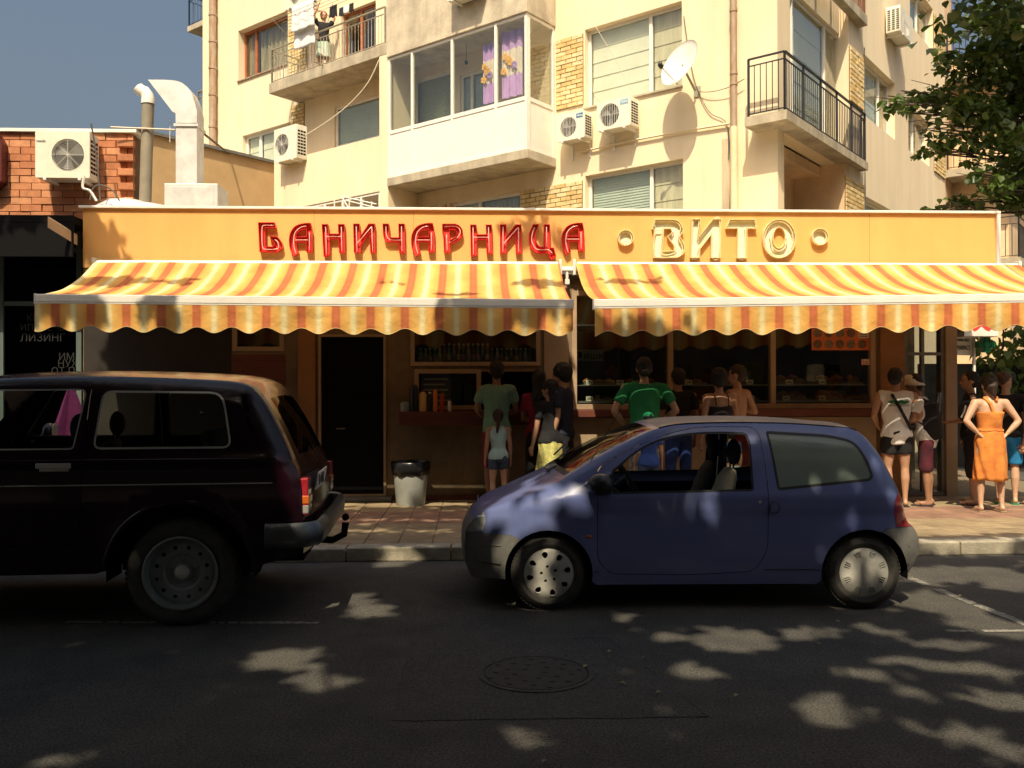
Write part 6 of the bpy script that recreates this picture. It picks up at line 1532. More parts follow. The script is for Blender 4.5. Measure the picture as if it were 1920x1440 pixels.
# roof gutter between side and roof, sill strip, underside
def surf(x, z, sg=-1, out=0.0): return V((x, sg * (tw.y(x, z) + out), z))
for sg in (-1, 1):
    pts = [V((e[0], sg * (tw.Y[i] + 0.004), e[1] + 0.002)) for i, e in enumerate(tw.E) if 12 * 10 <= i <= 16 * 10]
    tube_ring(car, pts, 0.006, m_seal, 'roof_gutter', False)
    # bumper mouldings: two shallow lines
    for zz in (0.47, 0.33):
        pts = [surf(x, zz, sg, 0.009) for x in np.linspace(-1.70, xf - ra - 0.03, 8)]; tube_ring(car, pts, 0.004, m_seal if zz < .4 else m_bump, 'bumper_line', False)
        pts = [surf(x, zz, sg, 0.011) for x in np.linspace(xr + ra + 0.015, 1.52, 6)]; tube_ring(car, pts, 0.004, m_seal if zz < .4 else m_bump, 'bumper_line', False)
    # crease line and sill line
    pts = [surf(x, 0.292, sg, 0.001) for x in np.linspace(xf + ra + 0.02, -0.80, 5)]; tube_ring(car, pts, 0.0035, m_seal, 'sill_line', False)
    pts = [surf(x, 0.30, sg, 0.001) for x in np.linspace(0.43, xr - ra - 0.01, 6)]; tube_ring(car, pts, 0.0035, m_seal, 'sill_line', False)
    # tailgate shut line
    pts = [V((tw.E[i][0] - 0.02, sg * (tw.Y[i] + 0.012), tw.E[i][1] - 0.006)) for i in range(160, 200, 2)]
    # door handle: round recess, lock, side repeater
    hx, hz = cw(1451, 952); m = M()
    c = surf(hx, hz, sg); m.lathe(c, V((0, sg, 0)), [(0.004, 0.046), (0.004, 0.040), (-0.012, 0.034), (-0.020, 0.006)], 22, cap=False); m.obox(c + V((-0.030, sg * 0.006, 0.0)), (0.007, 0, 0), (0, 0.006, 0), (0, 0, 0.034)); m.build('door_handle', m_seal if False else mat('handle_blue', (0.05, 0.065, 0.14), 0.3, coat=.8), car, smooth=50)
    lx, lz = cw(1425, 941); m = M(); m.lathe(surf(lx, lz, sg), V((0, sg, 0)), [(0.001, 0.012), (0.004, 0.011), (0.003, 0.004)], 14); m.build('lock', m_hub, car)
    ix, iz = cw(1104, 1006); m = M(); c = surf(ix, iz, sg, 0.003); m.ell(c, (0.026, 0.008, 0.012), 12, 7); m.build('side_repeater', m_lampo, car, smooth=60)
    # mirror
    mx, mz = cw(1123, 908, 0.86); m = M(); c = V((mx + 0.01, sg * 0.88, mz)); m.ell(c, (0.095, 0.085, 0.080), 18, 11); m.obox(V((mx + 0.01, sg * 0.78, mz - 0.045)), (0.035, 0, 0), (0, 0.05, 0), (0, 0, 0.018))
    mo = m.build('door_mirror', m_blackplastic, car, smooth=60)
    m = M(); m.prism([surfp for surfp in [cw(1110, 926), cw(1146, 926), cw(1146, 888)]], lambda x, y, d: V((x, sg * (tw.y(x, y) + d), y)), 0.002, 0.016); m.build('mirror_base', m_blackplastic, mo)
# rear lamp strip, badge, plates
m = M(); m.box(Cc[20][0] + 0.004, Cc[20][0] + 0.012, -0.26, 0.26, 0.60, 0.71); m.build('number_plate', m_white, car)
m = M(); m.box(Cc[3][0] - 0.012, Cc[3][0] - 0.004, -0.26, 0.26, 0.36, 0.47); m.build('number_plate', m_white, car)
m = M(); m.obox((Cc[5][0] - 0.012, 0, Cc[5][1] + 0.0), (0.004, 0, 0.006), (0, 0.03, 0), (0, 0, 0.04)); m.build('badge', m_chrome, car)
# wipers and aerial
m = M()
for yy in (-0.35, 0.15):
    i = int(9.3 * 10); a_ = V((tw.S[i][0] - 0.02, yy, tw.S[i][1] + 0.03)); j = int(9.7 * 10); b_ = V((tw.S[j][0] - 0.03, yy + 0.42, tw.S[j][1] + 0.015)); m.tube([a_, b_], 0.008, 5)
m.build('wiper', m_seal, car)
ax_, az_ = cw(1172, 835, .6); m = M(); a_ = V((ax_ - 0.33, -0.64, 0.98)); m.tube([a_, a_ + V((0.30, 0.03, 0.52))], 0.0025, 4); m.ell(a_, (0.012, 0.012, 0.012), 8, 5); m.build('aerial', m_seal, car)
m = M(); m.obox((-1.12, -0.20, 1.015), (0.05, 0.01, 0.012), (0, 0.09, 0), (-0.005, 0, 0.012)); m.build('washer_cover', m_bump, car, bevel=0.006)
# floor, inner sides, wheel houses, firewall, dash
m = M(); m.box(-1.5, 1.42, -0.66, 0.66, 0.20, 0.24); m.box(-1.60, -0.80, -0.50, 0.50, 0.241, 0.62); m.box(1.18, 1.46, -0.62, 0.62, 0.241, 0.60)
for s_ in (-1, 1): m.box(-0.84, 1.2, s_ * 0.735 - 0.02, s_ * 0.735 + 0.02, 0.241, 0.80)
m.build('floor_pan', m_black, car)
for xc in (xf, xr):
    for s_ in (-1, 1):
        m = M(); rs = []
        for yy in (0.56, 0.795): rs.append([V((xc + (ra - 0.001) * math.cos(t), s_ * yy, zw + (ra - 0.001) * math.sin(t))) for t in np.linspace(-0.15, math.pi + 0.15, 22)])
        m.rings(rs, close=False, cap=False); m.box(xc - ra, xc + ra, s_ * 0.55 - 0.004, s_ * 0.55 + 0.004, 0.2, 0.62)
        m.build('wheel_housing', m_black, car)
m = M()
for xc in (xf, xr): m.cyl((xc, -0.7, zw), (xc, 0.7, zw), 0.035)
m.build('axle', m_black, car)
m = M(); m.prism([(-1.12, 0.62), (-0.62, 0.62), (-0.60, 0.84), (-0.68, 0.90), (-0.98, 0.93), (-1.12, 0.90)], lambda x, y, d: V((x, d, y)), -0.66, 0.66); m.build('dashboard', m_seat, car, bevel=0.01)
m = M(); m.tube([V((-0.52 + 0.10 * math.sin(t), -0.33 + 0.19 * math.cos(t), 0.93 + 0.165 * math.sin(t) * -1)) for t in np.linspace(0, 2 * math.pi, 28, endpoint=False)], 0.015, 7, closed=True)
m.tube([(-0.66, -0.33, 0.84), (-0.53, -0.33, 0.93)], 0.03, 8); m.obox((-0.525, -0.33, 0.93), (0.01, 0, 0.006), (0, 0.17, 0), (0, 0, 0.03)); m.build('steering_wheel', m_seat, car, smooth=60)
seat_mesh(car, -0.12, -0.34, 0.36, m_seat, m_beige); seat_mesh(car, -0.12, 0.34, 0.36, m_seat, m_seat); 
m = M(); m.box(0.62, 1.02, -0.56, 0.56, 0.45, 0.60); m.obox((1.10, 0, 0.82), (0.06, 0, 0.02), (0, 0.56, 0), (-0.06, 0, 0.24)); m.build('rear_bench', m_seat, car, bevel=0.04)
m = M(); m.ell((-0.86, -0.05, 0.955), (0.06, 0.05, 0.022), 10, 5); m.ell((-0.80, 0.03, 0.97), (0.03, 0.03, 0.03), 10, 5); m.build('dash_ornament', mat('green_toy', (0.10, 0.45, 0.15), 0.5), car, smooth=60)
wheel(car, xf, -0.80, zw, 0.275, 0.185, 0.165, -1, 'holes'); wheel(car, xr, -0.80, zw, 0.275, 0.182, 0.165, -1, 'slots')
wheel(car, xf, 0.80, zw, 0.275, 0.185, 0.165, 1, 'holes'); wheel(car, xr, 0.80, zw, 0.275, 0.182, 0.165, 1, 'slots')
# ---------------------------------------------------------------- dark 4x4 at the left
K = 1.128
hub = P(340, 1075, 6.24)
Fn0 = Frame((hub.x, 6.24 + 0.80 * K, 0), (1, 0, 0), (0, -1, 0))
print('NIVA hub z', hub.z)
niv = thing('dark_offroad_car', 'black cherry boxy off-road car cut off by the left edge', 'car', (hub.x - .055, 6.24 + 0.80 * K, 0), R(3), local=True)
def Wn(x, z):
    w = 0.83 * K
    z_ = z / K; x_ = x / K
    if z_ > 1.02: w -= (z_ - 1.02) * 0.30 * K
    if z_ < 0.75: w -= (0.75 - z_) * 0.06 * K
    if 0.98 < z_ < 1.05: w += 0.012 * K * (1 - abs(z_ - 1.015) / 0.035)
    if x_ > 0.45: w -= (x_ - 0.45) ** 2 * 0.35 * K
    if x_ < -2.3: w -= (-2.3 - x_) ** 2 * 0.18 * K
    for xc in (0, -2.2):
        r = math.hypot(x_ - xc, z_ - 0.33)
        if r < 0.52: w += 0.014 * K * (1 - max(0, r - 0.43) / 0.09)
    return w
kk = lambda L: [tuple(c * K for c in p) for p in L]
E_n = [(-2.78, .42, .62), (-2.82, .60, .66), (-2.80, .86, .68), (-2.74, .93, .68), (-2.50, .975, .68), (-2.10, 1.00, .69), (-1.86, 1.03, .69), (-1.70, 1.20, .66), (-1.48, 1.44, .60), (-1.36, 1.505, .58), (-1.1, 1.535, .57), (-.5, 1.545, .57), (.10, 1.525, .57), (.34, 1.50, .57), (.45, 1.44, .58), (.57, 1.25, .62), (.68, 1.02, .67), (.73, .88, .70), (.74, .62, .71), (.73, .42, .70)]
C_n = [(-2.84, .42), (-2.89, .60), (-2.88, .86), (-2.80, .95), (-2.52, 1.01), (-2.15, 1.04), (-1.94, 1.07), (-1.78, 1.23), (-1.54, 1.47), (-1.40, 1.545), (-1.1, 1.58), (-.5, 1.59), (.10, 1.57), (.36, 1.54), (.47, 1.47), (.60, 1.26), (.72, 1.02), (.775, .88), (.785, .62), (.77, .42)]
zwn = 0.33
def archn(xc, r, zb, n=18):
    a0 = math.asin((zb - zwn) / r); return [((xc + r * math.cos(a0 + (math.pi - 2 * a0) * i / n)) , (zwn + r * math.sin(a0 + (math.pi - 2 * a0) * i / n))) for i in range(n + 1)]
bot_n = [(.69, .42)] + archn(0, .43, .36) + [(-.50, .34), (-1.70, .34)] + archn(-2.2, .43, .36) + [(-2.72, .42)]
nv = Car(niv, kk(C_n), kk(E_n), Wn, 0.14 * K, kk(bot_n))
nz = lambda px, py: ((px - 340) / 300 * K, (0.33 + (1068 - py) / 300) * K)
sidew = rpoly([nz(*p) for p in ((187, 836), (191, 730), (408, 733), (420, 745), (433, 820), (428, 838), (196, 838))], [.03, .07, .05, .05, .04, .03, .02])
sidew = rpoly([nz(185, 838), nz(192, 730), nz(412, 733), nz(434, 838)], [.06, .07, .10, .07])
doorw = rpoly([nz(-140, 838), nz(-60, 728), nz(165, 727), nz(152, 838)], [.05, .05, .06, .03])
doorn = rpoly([nz(-170, 1015), nz(-172, 850), nz(-80, 716), nz(172, 714), nz(168, 940), nz(160, 1012)], [.05, .05, .08, .06, .05, .05])
vent = [rpoly([nz(442, 738), nz(452, 738), nz(462, 772), nz(452, 774)], .015), rpoly([nz(452, 782), nz(462, 780), nz(470, 806), nz(462, 808)], .01)]
tln = rpoly([nz(548, 900), nz(590, 900), nz(590, 968), nz(546, 968)], .01)
oN = nv.side([('quarter_window', inset_loop(sidew, .014), m_cg, 0.006, None), ('window_trim', sidew, m_chrome, -0.003, None), ('hole', inset_loop(doorw, .010), None, 0, None), ('door_trim', doorw, m_chrome, -0.001, None),
    ('door', inset_loop(doorn, .005), m_maroon, 0, None), ('gap', doorn, None, 0, None), ('pillar_vent', vent[0], m_black, 0.01, None), ('pillar_vent', vent[1], m_black, 0.01, None), ('body', None, m_maroon, 0, None)], step=0.05)
nv.strip('front_panel', 0, 3, m_maroon); nv.strip('bonnet', 3, 6, m_maroon); nv.strip('windscreen', 6.3, 8.6, m_cg, -.92, .92)
for a_, b_ in ((-1, -0.92), (0.92, 1)): nv.strip('pillar', 6, 9, m_maroon, a_, b_, 2)
nv.strip('cowl', 6, 6.3, m_maroon, -.92, .92); nv.strip('header', 8.6, 9, m_maroon, -.92, .92); nv.strip('roof', 9, 14, m_maroon)
nv.strip('rear_window', 14.3, 15.9, m_cg, -.84, .84)
for a_, b_ in ((-1, -0.84), (0.84, 1)): nv.strip('pillar', 14.3, 15.9, m_maroon, a_, b_, 2)
nv.strip('tailgate', 14, 14.3, m_maroon); nv.strip('tailgate', 15.9, 19, m_maroon)
def sn(x, z, sg=-1, out=0.0): return V((x, sg * (nv.y(x, z) + out), z))
for sg in (-1, 1):
    pts = [V((e[0], sg * (nv.Y[i] + 0.012), e[1] - 0.028 * K)) for i, e in enumerate(nv.E) if 8.6 * 10 <= i <= 13.4 * 10]; tube_ring(niv, pts, 0.009, m_chrome, 'roof_gutter', False)
    pts = [sn(x * K, 1.032 * K, sg, 0.003) for x in np.linspace(-2.5, .58, 26)]; tube_ring(niv, pts, 0.008, m_maroon, 'belt_line', False)
    pts = [sn(x * K, .882 * K, sg, 0.002) for x in np.linspace(-2.6, .56, 30)]; tube_ring(niv, pts, 0.0045, m_chrome, 'side_trim', False)
    m = M(); hx, hz = nz(123, 866); c = sn(hx, hz, sg, 0.022); m.obox(c, (0.10 * K, 0, 0), (0, 0.009, 0), (0, 0, 0.016 * K)); m.obox(c - V((0, sg * 0.012, 0.012)), (0.085 * K, 0, 0), (0, 0.004, 0), (0, 0, 0.028)); m.build('door_handle', m_chrome, niv, bevel=0.008)
    # tail lamp at the rear corner
    lx, lz = nz(562, 934); m = M()
    m.box(.70 * K, .765 * K, min(sg * .58 * K, sg * .735 * K), max(sg * .58 * K, sg * .735 * K), .665 * K, .90 * K); tl = m.build('tail_light', m_lampr, niv, bevel=0.012)
    m = M(); m.box(.70 * K, .771 * K, min(sg * .575 * K, sg * .738 * K), max(sg * .575 * K, sg * .738 * K), .735 * K, .79 * K); m.build('amber_lens', m_lampo, tl, bevel=0.008)
    m = M(); m.box(.70 * K, .768 * K, min(sg * .575 * K, sg * .737 * K), max(sg * .575 * K, sg * .737 * K), .675 * K, .73 * K); m.build('clear_lens', m_lampw, tl, bevel=0.008)
    # flared arch lips
    for xc in (0, -2.2):
        m = M(); rs = []
        for dr, out in ((0.0, -0.04), (0.0, 0.006), (0.012, 0.012), (0.028, 0.004)):
            rs.append([sn((xc + (.43 + dr) * math.cos(t)) * K, (.33 + (.43 + dr) * math.sin(t)) * K, sg, out * K) for t in np.linspace(0.10, math.pi - 0.10, 30)])
        m.rings(rs, close=False, cap=False); m.build('wheel_arch_lip', m_maroon, niv, smooth=60)
    m = M(); rs = []; cm = V((-1.50 * K, sg * 1.0 * K, 1.13 * K)); m.ell(cm, (0.05, 0.10, 0.075), 16, 9); m.tube([cm, V((-1.55 * K, sg * .78 * K, 1.05 * K))], 0.015, 6); mi = m.build('door_mirror', m_blackplastic, niv, smooth=60)
    m = M(); m.lathe(cm + V((0.047, 0, 0)), (1, 0, 0), [(0, 0.07), (0.003, 0.068)], 20); m.build('mirror_glass', m_chrome, mi)
# bumper with rounded end, tow ball, plate
bp = [(0.52, -.86), (0.72, -.845), (0.81, -.76), (0.835, -.60), (0.835, .60), (0.81, .76), (0.72, .845), (0.52, .86)]
bpp = smooth_poly(bp, 4)
m = M(); rs = []
for i, (x, y) in enumerate(bpp):
    a_ = V(bpp[max(i - 1, 0)]); b_ = V(bpp[min(i + 1, len(bpp) - 1)]); t_ = (b_ - a_).normalized(); nn = V((t_.y, -t_.x))
    rs.append([V(((x + nn.x * d) * K, (y + nn.y * d) * K, h * K)) for d, h in ((-.02, .49), (-.02, .625), (.0, .635), (.02, .61), (.03, .55), (.02, .495), (.0, .48))])
m.rings(rs); m.build('rear_bumper', mat('steel_bumper', (0.16, 0.17, 0.18), 0.35, metal=0.7, var=0.4, vscale=7), niv, smooth=45)
m = M(); m.tube(kk([(.6, -.10, .42), (.85, -.10, .40), (.93, -.10, .44), (.94, -.10, .52)]), 0.028, 8); m.ell((.94 * K, -.10 * K, .56 * K), (.03, .03, .03), 12, 8); m.box(.55 * K, .8 * K, -.5 * K, .3 * K, .44 * K, .5 * K); m.build('tow_hook', m_black, niv, smooth=40)
m = M(); m.obox((.795 * K, -.30 * K, .86 * K), (.004, 0, -.001), (0, .24 * K, 0), (.01, 0, .055 * K)); np_ = m.build('number_plate', m_white, niv)
FNp = Frame((.803 * K, -.50 * K, .83 * K), (0, 1, 0), (1, 0, 0))
ROFF[niv.name] = V((0, 0, 0))
text_obj('B 4417', 0.11, FNp, 0.0, 0.0, 0.004, m_dark, niv)
# underside, wheel houses, interior
m = M(); m.box(-2.7 * K, .72 * K, -.62 * K, .62 * K, .36 * K, .42 * K)
for a_, b_ in ((-1.7, -.5),): m.box(a_ * K, b_ * K, -.72 * K, -.70 * K, .36 * K, 1.0 * K); m.box(a_ * K, b_ * K, .70 * K, .72 * K, .36 * K, 1.0 * K)
m.box(-2.7 * K, -1.75 * K, -.55 * K, .55 * K, .43 * K, .85 * K)
m.build('floor_pan', m_black, niv)
for xc in (0, -2.2):
    for s_ in (-1, 1):
        m = M(); rs = []
        for yy in (0.52, 0.80): rs.append([V(((xc + .44 * math.cos(t)) * K, s_ * yy * K, (zwn + .44 * math.sin(t)) * K)) for t in np.linspace(-0.1, math.pi + 0.1, 22)])
        m.rings(rs, close=False, cap=False); m.box((xc - .44) * K, (xc + .44) * K, s_ * .5 * K - .004, s_ * .5 * K + .004, .3 * K, .78 * K)
        m.build('wheel_housing', m_black, niv)
m = M()
for xc in (0, -2.2): m.cyl((xc * K, -.65 * K, zwn * K), (xc * K, .65 * K, zwn * K), .05)
m.build('axle', m_black, niv)
for s_ in (-1, 1): seat_mesh(niv, -1.15 * K, s_ * .36 * K, .52 * K, m_seat, m_seat, wd=.24)
m = M(); m.box(-.45 * K, .05 * K, -.55 * K, .55 * K, .6 * K, .74 * K); m.obox((.13 * K, 0, .98 * K), (.05, 0, .01), (0, .55 * K, 0), (-.05, 0, .24)); m.build('rear_bench', m_seat, niv, bevel=0.04)
m = M(); m.prism(kk([(-1.95, .75), (-1.6, .75), (-1.58, .98), (-1.92, 1.05)]), lambda x, y, d: V((x, d, y)), -.66 * K, .66 * K); m.build('dashboard', m_seat, niv)
m = M(); m.tube([V((-1.45 * K + .08 * math.sin(t), -.36 * K + .2 * math.cos(t), 1.08 * K - .18 * math.sin(t))) for t in np.linspace(0, 2 * math.pi, 28, endpoint=False)], 0.014, 7, closed=True); m.build('steering_wheel', m_seat, niv, smooth=60)
for xc in (0, -2.2):
    wheel(niv, xc * K, -.80 * K, zwn * K, .335 * K, .222 * K, .19 * K, -1, 'steel'); wheel(niv, xc * K, .80 * K, zwn * K, .335 * K, .222 * K, .19 * K, 1, 'steel')
# ================================================================== PEOPLE
def remesh(m, vox, sm=6, fold=0.0, fs=9.0, seed=0.0):
    me = bpy.data.meshes.new('tmp'); me.from_pydata(m.v, [], m.f)
    bm = bmesh.new(); bm.from_mesh(me); bmesh.ops.recalc_face_normals(bm, faces=bm.faces); bm.to_mesh(me); bm.free()
    o = bpy.data.objects.new('tmp', me); C.objects.link(o)
    r = o.modifiers.new('r', 'REMESH'); r.mode = 'VOXEL'; r.voxel_size = vox; r.use_smooth_shade = True
    s = o.modifiers.new('s', 'SMOOTH'); s.iterations = sm; s.factor = 0.5
    dg = bpy.context.evaluated_depsgraph_get(); out = bpy.data.meshes.new_from_object(o.evaluated_get(dg))
    bpy.data.objects.remove(o); bpy.data.meshes.remove(me)
    if fold:
        n = len(out.vertices); co = np.empty(n * 3); out.vertices.foreach_get('co', co); co = co.reshape(-1, 3); no = np.empty(n * 3); out.vertices.foreach_get('normal', no); no = no.reshape(-1, 3)
        x, y, z = co.T
        f = np.sin(x * fs * 3.1 + 3 * np.sin(z * fs + seed) + seed) * 0.5 + np.sin(z * fs * 2.3 + 2.5 * np.sin(x * fs * 1.7 + y * fs * 2.1) + seed * 2) * 0.5
        out.vertices.foreach_set('co', (co + no * (f * fold)[:, None]).ravel())
    out.shade_smooth(); return out
def ering(c, rx, ry, up=V((0, 0, 1)), side=V((1, 0, 0)), n=14):
    up = V(up).normalized(); a = (V(side) - up * V(side).dot(up)).normalized(); b = up.cross(a)
    return [V(c) + a * rx * math.cos(2 * math.pi * i / n) + b * ry * math.sin(2 * math.pi * i / n) for i in range(n)]
def limb(m, pts, rads, n=10):
    m.tube(pts, list(rads), n)
    m.ell(pts[0], (rads[0],) * 3, 10, 6); m.ell(pts[-1], (rads[-1],) * 3, 10, 6)
skin = {k: mat('skin_' + k, c, 0.5, var=0.15, vscale=20) for k, c in (('tan', (0.50, 0.28, 0.17)), ('fair', (0.62, 0.38, 0.25)), ('brown', (0.36, 0.19, 0.11)))}
hairm = {k: mat('hair_' + k, c, 0.55, bump=0.8, bscale=160, stretch=(1, 1, 0.15), var=0.4, vscale=60) for k, c in (('black', (0.012, 0.010, 0.009)), ('brown', (0.045, 0.025, 0.014)), ('stubble', (0.12, 0.08, 0.055)), ('red', (0.35, 0.08, 0.02)))}
m_eye = mat('eye_dark', (0.02, 0.015, 0.012), 0.2); m_lip = mat('lip', (0.40, 0.14, 0.11), 0.5)
clo = {}
def cl(name, col, **k):
    if name not in clo: clo[name] = mat('cloth_' + name, col, 0.9, var=k.pop('var', 0.18), vscale=k.pop('vscale', 12), bump=0.25, bscale=220, **k)
    return clo[name]
def person(label, px, ytop, Y, rz=0, sk='tan', hair=('short', 'black'), top=('tee', None), bot=('shorts', None, .30), larm=None, rarm=None, female=False, lean=0.0, head=(0, 0), stance=.055, shoes=None, loc=None, height=None, wide=1.0, step=0.0):
    if loc is None:
        q = P(px, ytop, Y); loc = (q.x, Y, PZ0); H = q.z - PZ0
        # lowest sole touches the ground
    else: H = height
    H = H * 1.0
    t = thing('person', label, 'person', loc, R(rz), 'people at the bakery', local=True)
    S = H; w = wide; sw = (.098 if female else .110) * w; hw = (.083 if female else .078) * w
    ly = lambda z: lean * max(0, z - .5)                       # forward lean
    p = lambda x, y, z: V((x * S, (y + ly(z)) * S, z * S))
    m = M()
    tor = [(.475, .060 * w, .050 * w), (.51, hw + .008, .062 * w), (.55, hw, .060 * w), (.61, (.064 if female else .074) * w, .052 * w), (.67, (.070 if female else .080) * w, .055 * w), (.73, .082 * w, .060 * w), (.78, .083 * w, .055 * w), (.81, .070 * w, .042 * w), (.825, .045, .034)]
    m.rings([ering(p(0, 0 + (.006 if z > .6 else 0), z), rx * S, ry * S) for z, rx, ry in tor])
    m.tube([p(0, 0, .80), p(0, .012, .87)], [.033 * S, .029 * S], 12)
    hz, hy = .926, .018 + lean * .05; HS = 1.10
    hc = p(0, hy, hz); hrot = Euler((head[1], 0, head[0])).to_matrix()
    def hp(x, y, z): return hc + hrot @ V((x * S * HS, y * S * HS, z * S * HS))
    m.ell(hp(0, -.004, .012), (.046 * S * 1.06, .055 * S * 1.06, .056 * S * 1.06), 16, 11)
    m.ell(hp(0, .016, -.030), (.034 * S, .037 * S, .037 * S), 12, 8, hrot)
    m.ell(hp(0, .055, -.010), (.008 * S, .012 * S, .014 * S), 8, 6, hrot)
    for s_ in (-1, 1): m.ell(hp(s_ * .045, -.004, -.006), (.006 * S, .011 * S, .017 * S), 8, 6, hrot)
    Ls = {}
    for s_, arm in ((-1, larm), (1, rarm)):
        sh = p(s_ * sw, 0, .795); 
        el, wr = arm if arm else ((s_ * (sw + .022), -.012, .635), (s_ * (sw + .030), .028, .490))
        el, wr = p(*el), p(*wr)
        m.ell(sh, (.032 * S * w,) * 3, 10, 7)
        m.tube([p(s_ * sw * .55, 0, .80), sh, sh.lerp(el, .35), el], [.034 * S, .031 * S * w, .027 * S * w, .0215 * S], 11)
        m.ell(el, (.0215 * S,) * 3, 9, 6)
        m.tube([el, el.lerp(wr, .3), wr], [.0215 * S, .0225 * S * w, .0145 * S], 11)
        d = (wr - el).normalized(); pc = wr + d * .030 * S
        sd = V((0, 1, 0)) if abs(d.y) < .8 else V((0, 0, 1)); sd = (sd - d * sd.dot(d)).normalized()
        m.rings([ering(wr - d * .004 * S, .015 * S, .012 * S, d, sd), ering(pc, .023 * S, .011 * S, d, sd), ering(wr + d * .052 * S, .022 * S, .009 * S, d, sd)])
        Ls[s_] = (sh, el, wr, d, sd)
    leg = {}
    for s_ in (-1, 1):
        hp_ = p(s_ * .046 * w, 0, .50); kn = V((s_ * (.046 + stance) / 2 * S * 1.15, (.006 + step * s_ * .5) * S, .285 * S)); an = V((s_ * stance * S, (-.012 + step * s_) * S, .045 * S))
        m.tube([hp_ + V((0, 0, .01 * S)), hp_.lerp(kn, .3), kn], [.050 * S * w, .047 * S * w, .030 * S], 13); m.ell(kn, (.030 * S,) * 3, 10, 7)
        m.tube([kn, kn.lerp(an, .35) + V((0, -.006 * S, 0)), kn.lerp(an, .75), an], [.029 * S, .0315 * S * (.95 if female else 1), .021 * S, .0175 * S], 12)
        m.ell(an + V((0, -.012 * S, -.018 * S)), (.018 * S, .022 * S, .022 * S), 10, 7)
        m.tube([an + V((0, -.01 * S, -.024 * S)), an + V((0, .05 * S, -.024 * S)), an + V((0, .10 * S, -.032 * S))], [.020 * S, .022 * S, .014 * S], 10)
        leg[s_] = (hp_, kn, an)
    me = remesh(m, .0085 * S, 5)
    # fingers and thumb joined on after the remesh so that they stay apart
    f = M()
    for s_ in (-1, 1):
        sh, el, wr, d, sd = Ls[s_]; nrm = d.cross(sd)
        for q in range(4):
            b = wr + d * .046 * S + sd * (.0165 - .011 * q) * S; L = (.036, .041, .038, .030)[q] * S; cv = nrm * (-s_) * .010 * S
            f.tube([b, b + d * L * .5 + cv * .3, b + d * L * .92 + cv * 1.2], [.0058 * S, .0054 * S, .0042 * S], 6)
        b = wr + d * .016 * S + sd * .016 * S; f.tube([b, b + d * .018 * S + sd * .016 * S, b + d * .040 * S + sd * .020 * S], [.0075 * S, .0068 * S, .0048 * S], 6)
    bm = bmesh.new(); bm.from_mesh(me)
    tmp = bpy.data.meshes.new('t'); tmp.from_pydata(f.v, [], f.f); bm.from_mesh(tmp); bmesh.ops.recalc_face_normals(bm, faces=bm.faces); bm.to_mesh(me); bm.free(); bpy.data.meshes.remove(tmp); me.shade_smooth()
    me.materials.clear(); body = link_mesh('body', me, t, skin[sk])
    # face
    e = M()
    for s_ in (-1, 1): e.ell(hp(s_ * .017, .046, .003), (.007 * S, .006 * S, .005 * S), 8, 6, hrot)
    e.build('eyes', m_eye, t, smooth=60)
    e = M(); e.ell(hp(0, .0485, -.034), (.014 * S, .005 * S, .004 * S), 8, 6, hrot); e.build('mouth', m_lip, t, smooth=60)
    # hair
    hk, hcx = hair
    if hk != 'none':
        h = M(); th = {'short': 1.0, 'curly': 1.16, 'stubble': .97}.get(hk, 1.06)
        h.ell(hp(0, -.013, .020), (.053 * S * th, .060 * S * th, .058 * S * th), 18, 12, hrot)
        if hk not in ('stubble',): h.ell(hp(0, -.026, -.004), (.047 * S * th, .045 * S * th, .050 * S * th), 16, 10, hrot)
        if hk == 'long': h.rings([ering(hp(0, -.030, .02), .044 * S, .034 * S), ering(hp(0, -.042, -.04), .050 * S, .032 * S), ering(hp(0, -.062, -.12), .054 * S, .026 * S), ering(hp(0, -.064, -.20), .046 * S, .020 * S), ering(hp(0, -.060, -.26), .026 * S, .012 * S)])
        if hk == 'pony': h.tube([hp(0, -.055, .02), hp(0, -.085, .0), hp(-.01, -.092, -.06), hp(-.016, -.085, -.12), hp(-.016, -.08, -.16)], [.014 * S, .022 * S, .021 * S, .016 * S, .006 * S], 9)
        if hk == 'bun': h.ell(hp(0, -.040, .062), (.026 * S, .026 * S, .022 * S), 12, 8, hrot); h.tube([hp(0, -.055, .0), hp(.005, -.060, -.06), hp(.02, -.058, -.09)], [.03 * S, .018 * S, .006 * S], 8)
        hm = remesh(h, .009 * S, 3, fold=(.0035 if hk == 'curly' else .0032) * S, fs=24 if hk == 'curly' else 30, seed=px)
        hm.materials.clear(); link_mesh('hair', hm, t, hairm[hcx])
    g = .010 * S
    # top
    tk, tm = top[0], top[1]
    if tk != 'none':
        c = M(); low = top[2] if len(top) > 2 else .50; hi = {'strapless': .735, 'cami': .735}.get(tk, .828)
        rr_ = [z for z in tor if low + .01 < z[0] < hi]
        ext = lambda z, rx, ry: ering(p(0, .003, z), rx * S + g * (1.9 if z < .6 else 1.1), ry * S + g * (1.9 if z < .6 else 1.2), n=18)
        lz = np.interp(low, [q[0] for q in tor], [q[1] for q in tor]), np.interp(low, [q[0] for q in tor], [q[2] for q in tor])
        hz_ = np.interp(hi, [q[0] for q in tor], [q[1] for q in tor]), np.interp(hi, [q[0] for q in tor], [q[2] for q in tor])
        c.rings([ext(low, *lz)] + [ext(*q) for q in rr_] + [ext(hi, *hz_)])
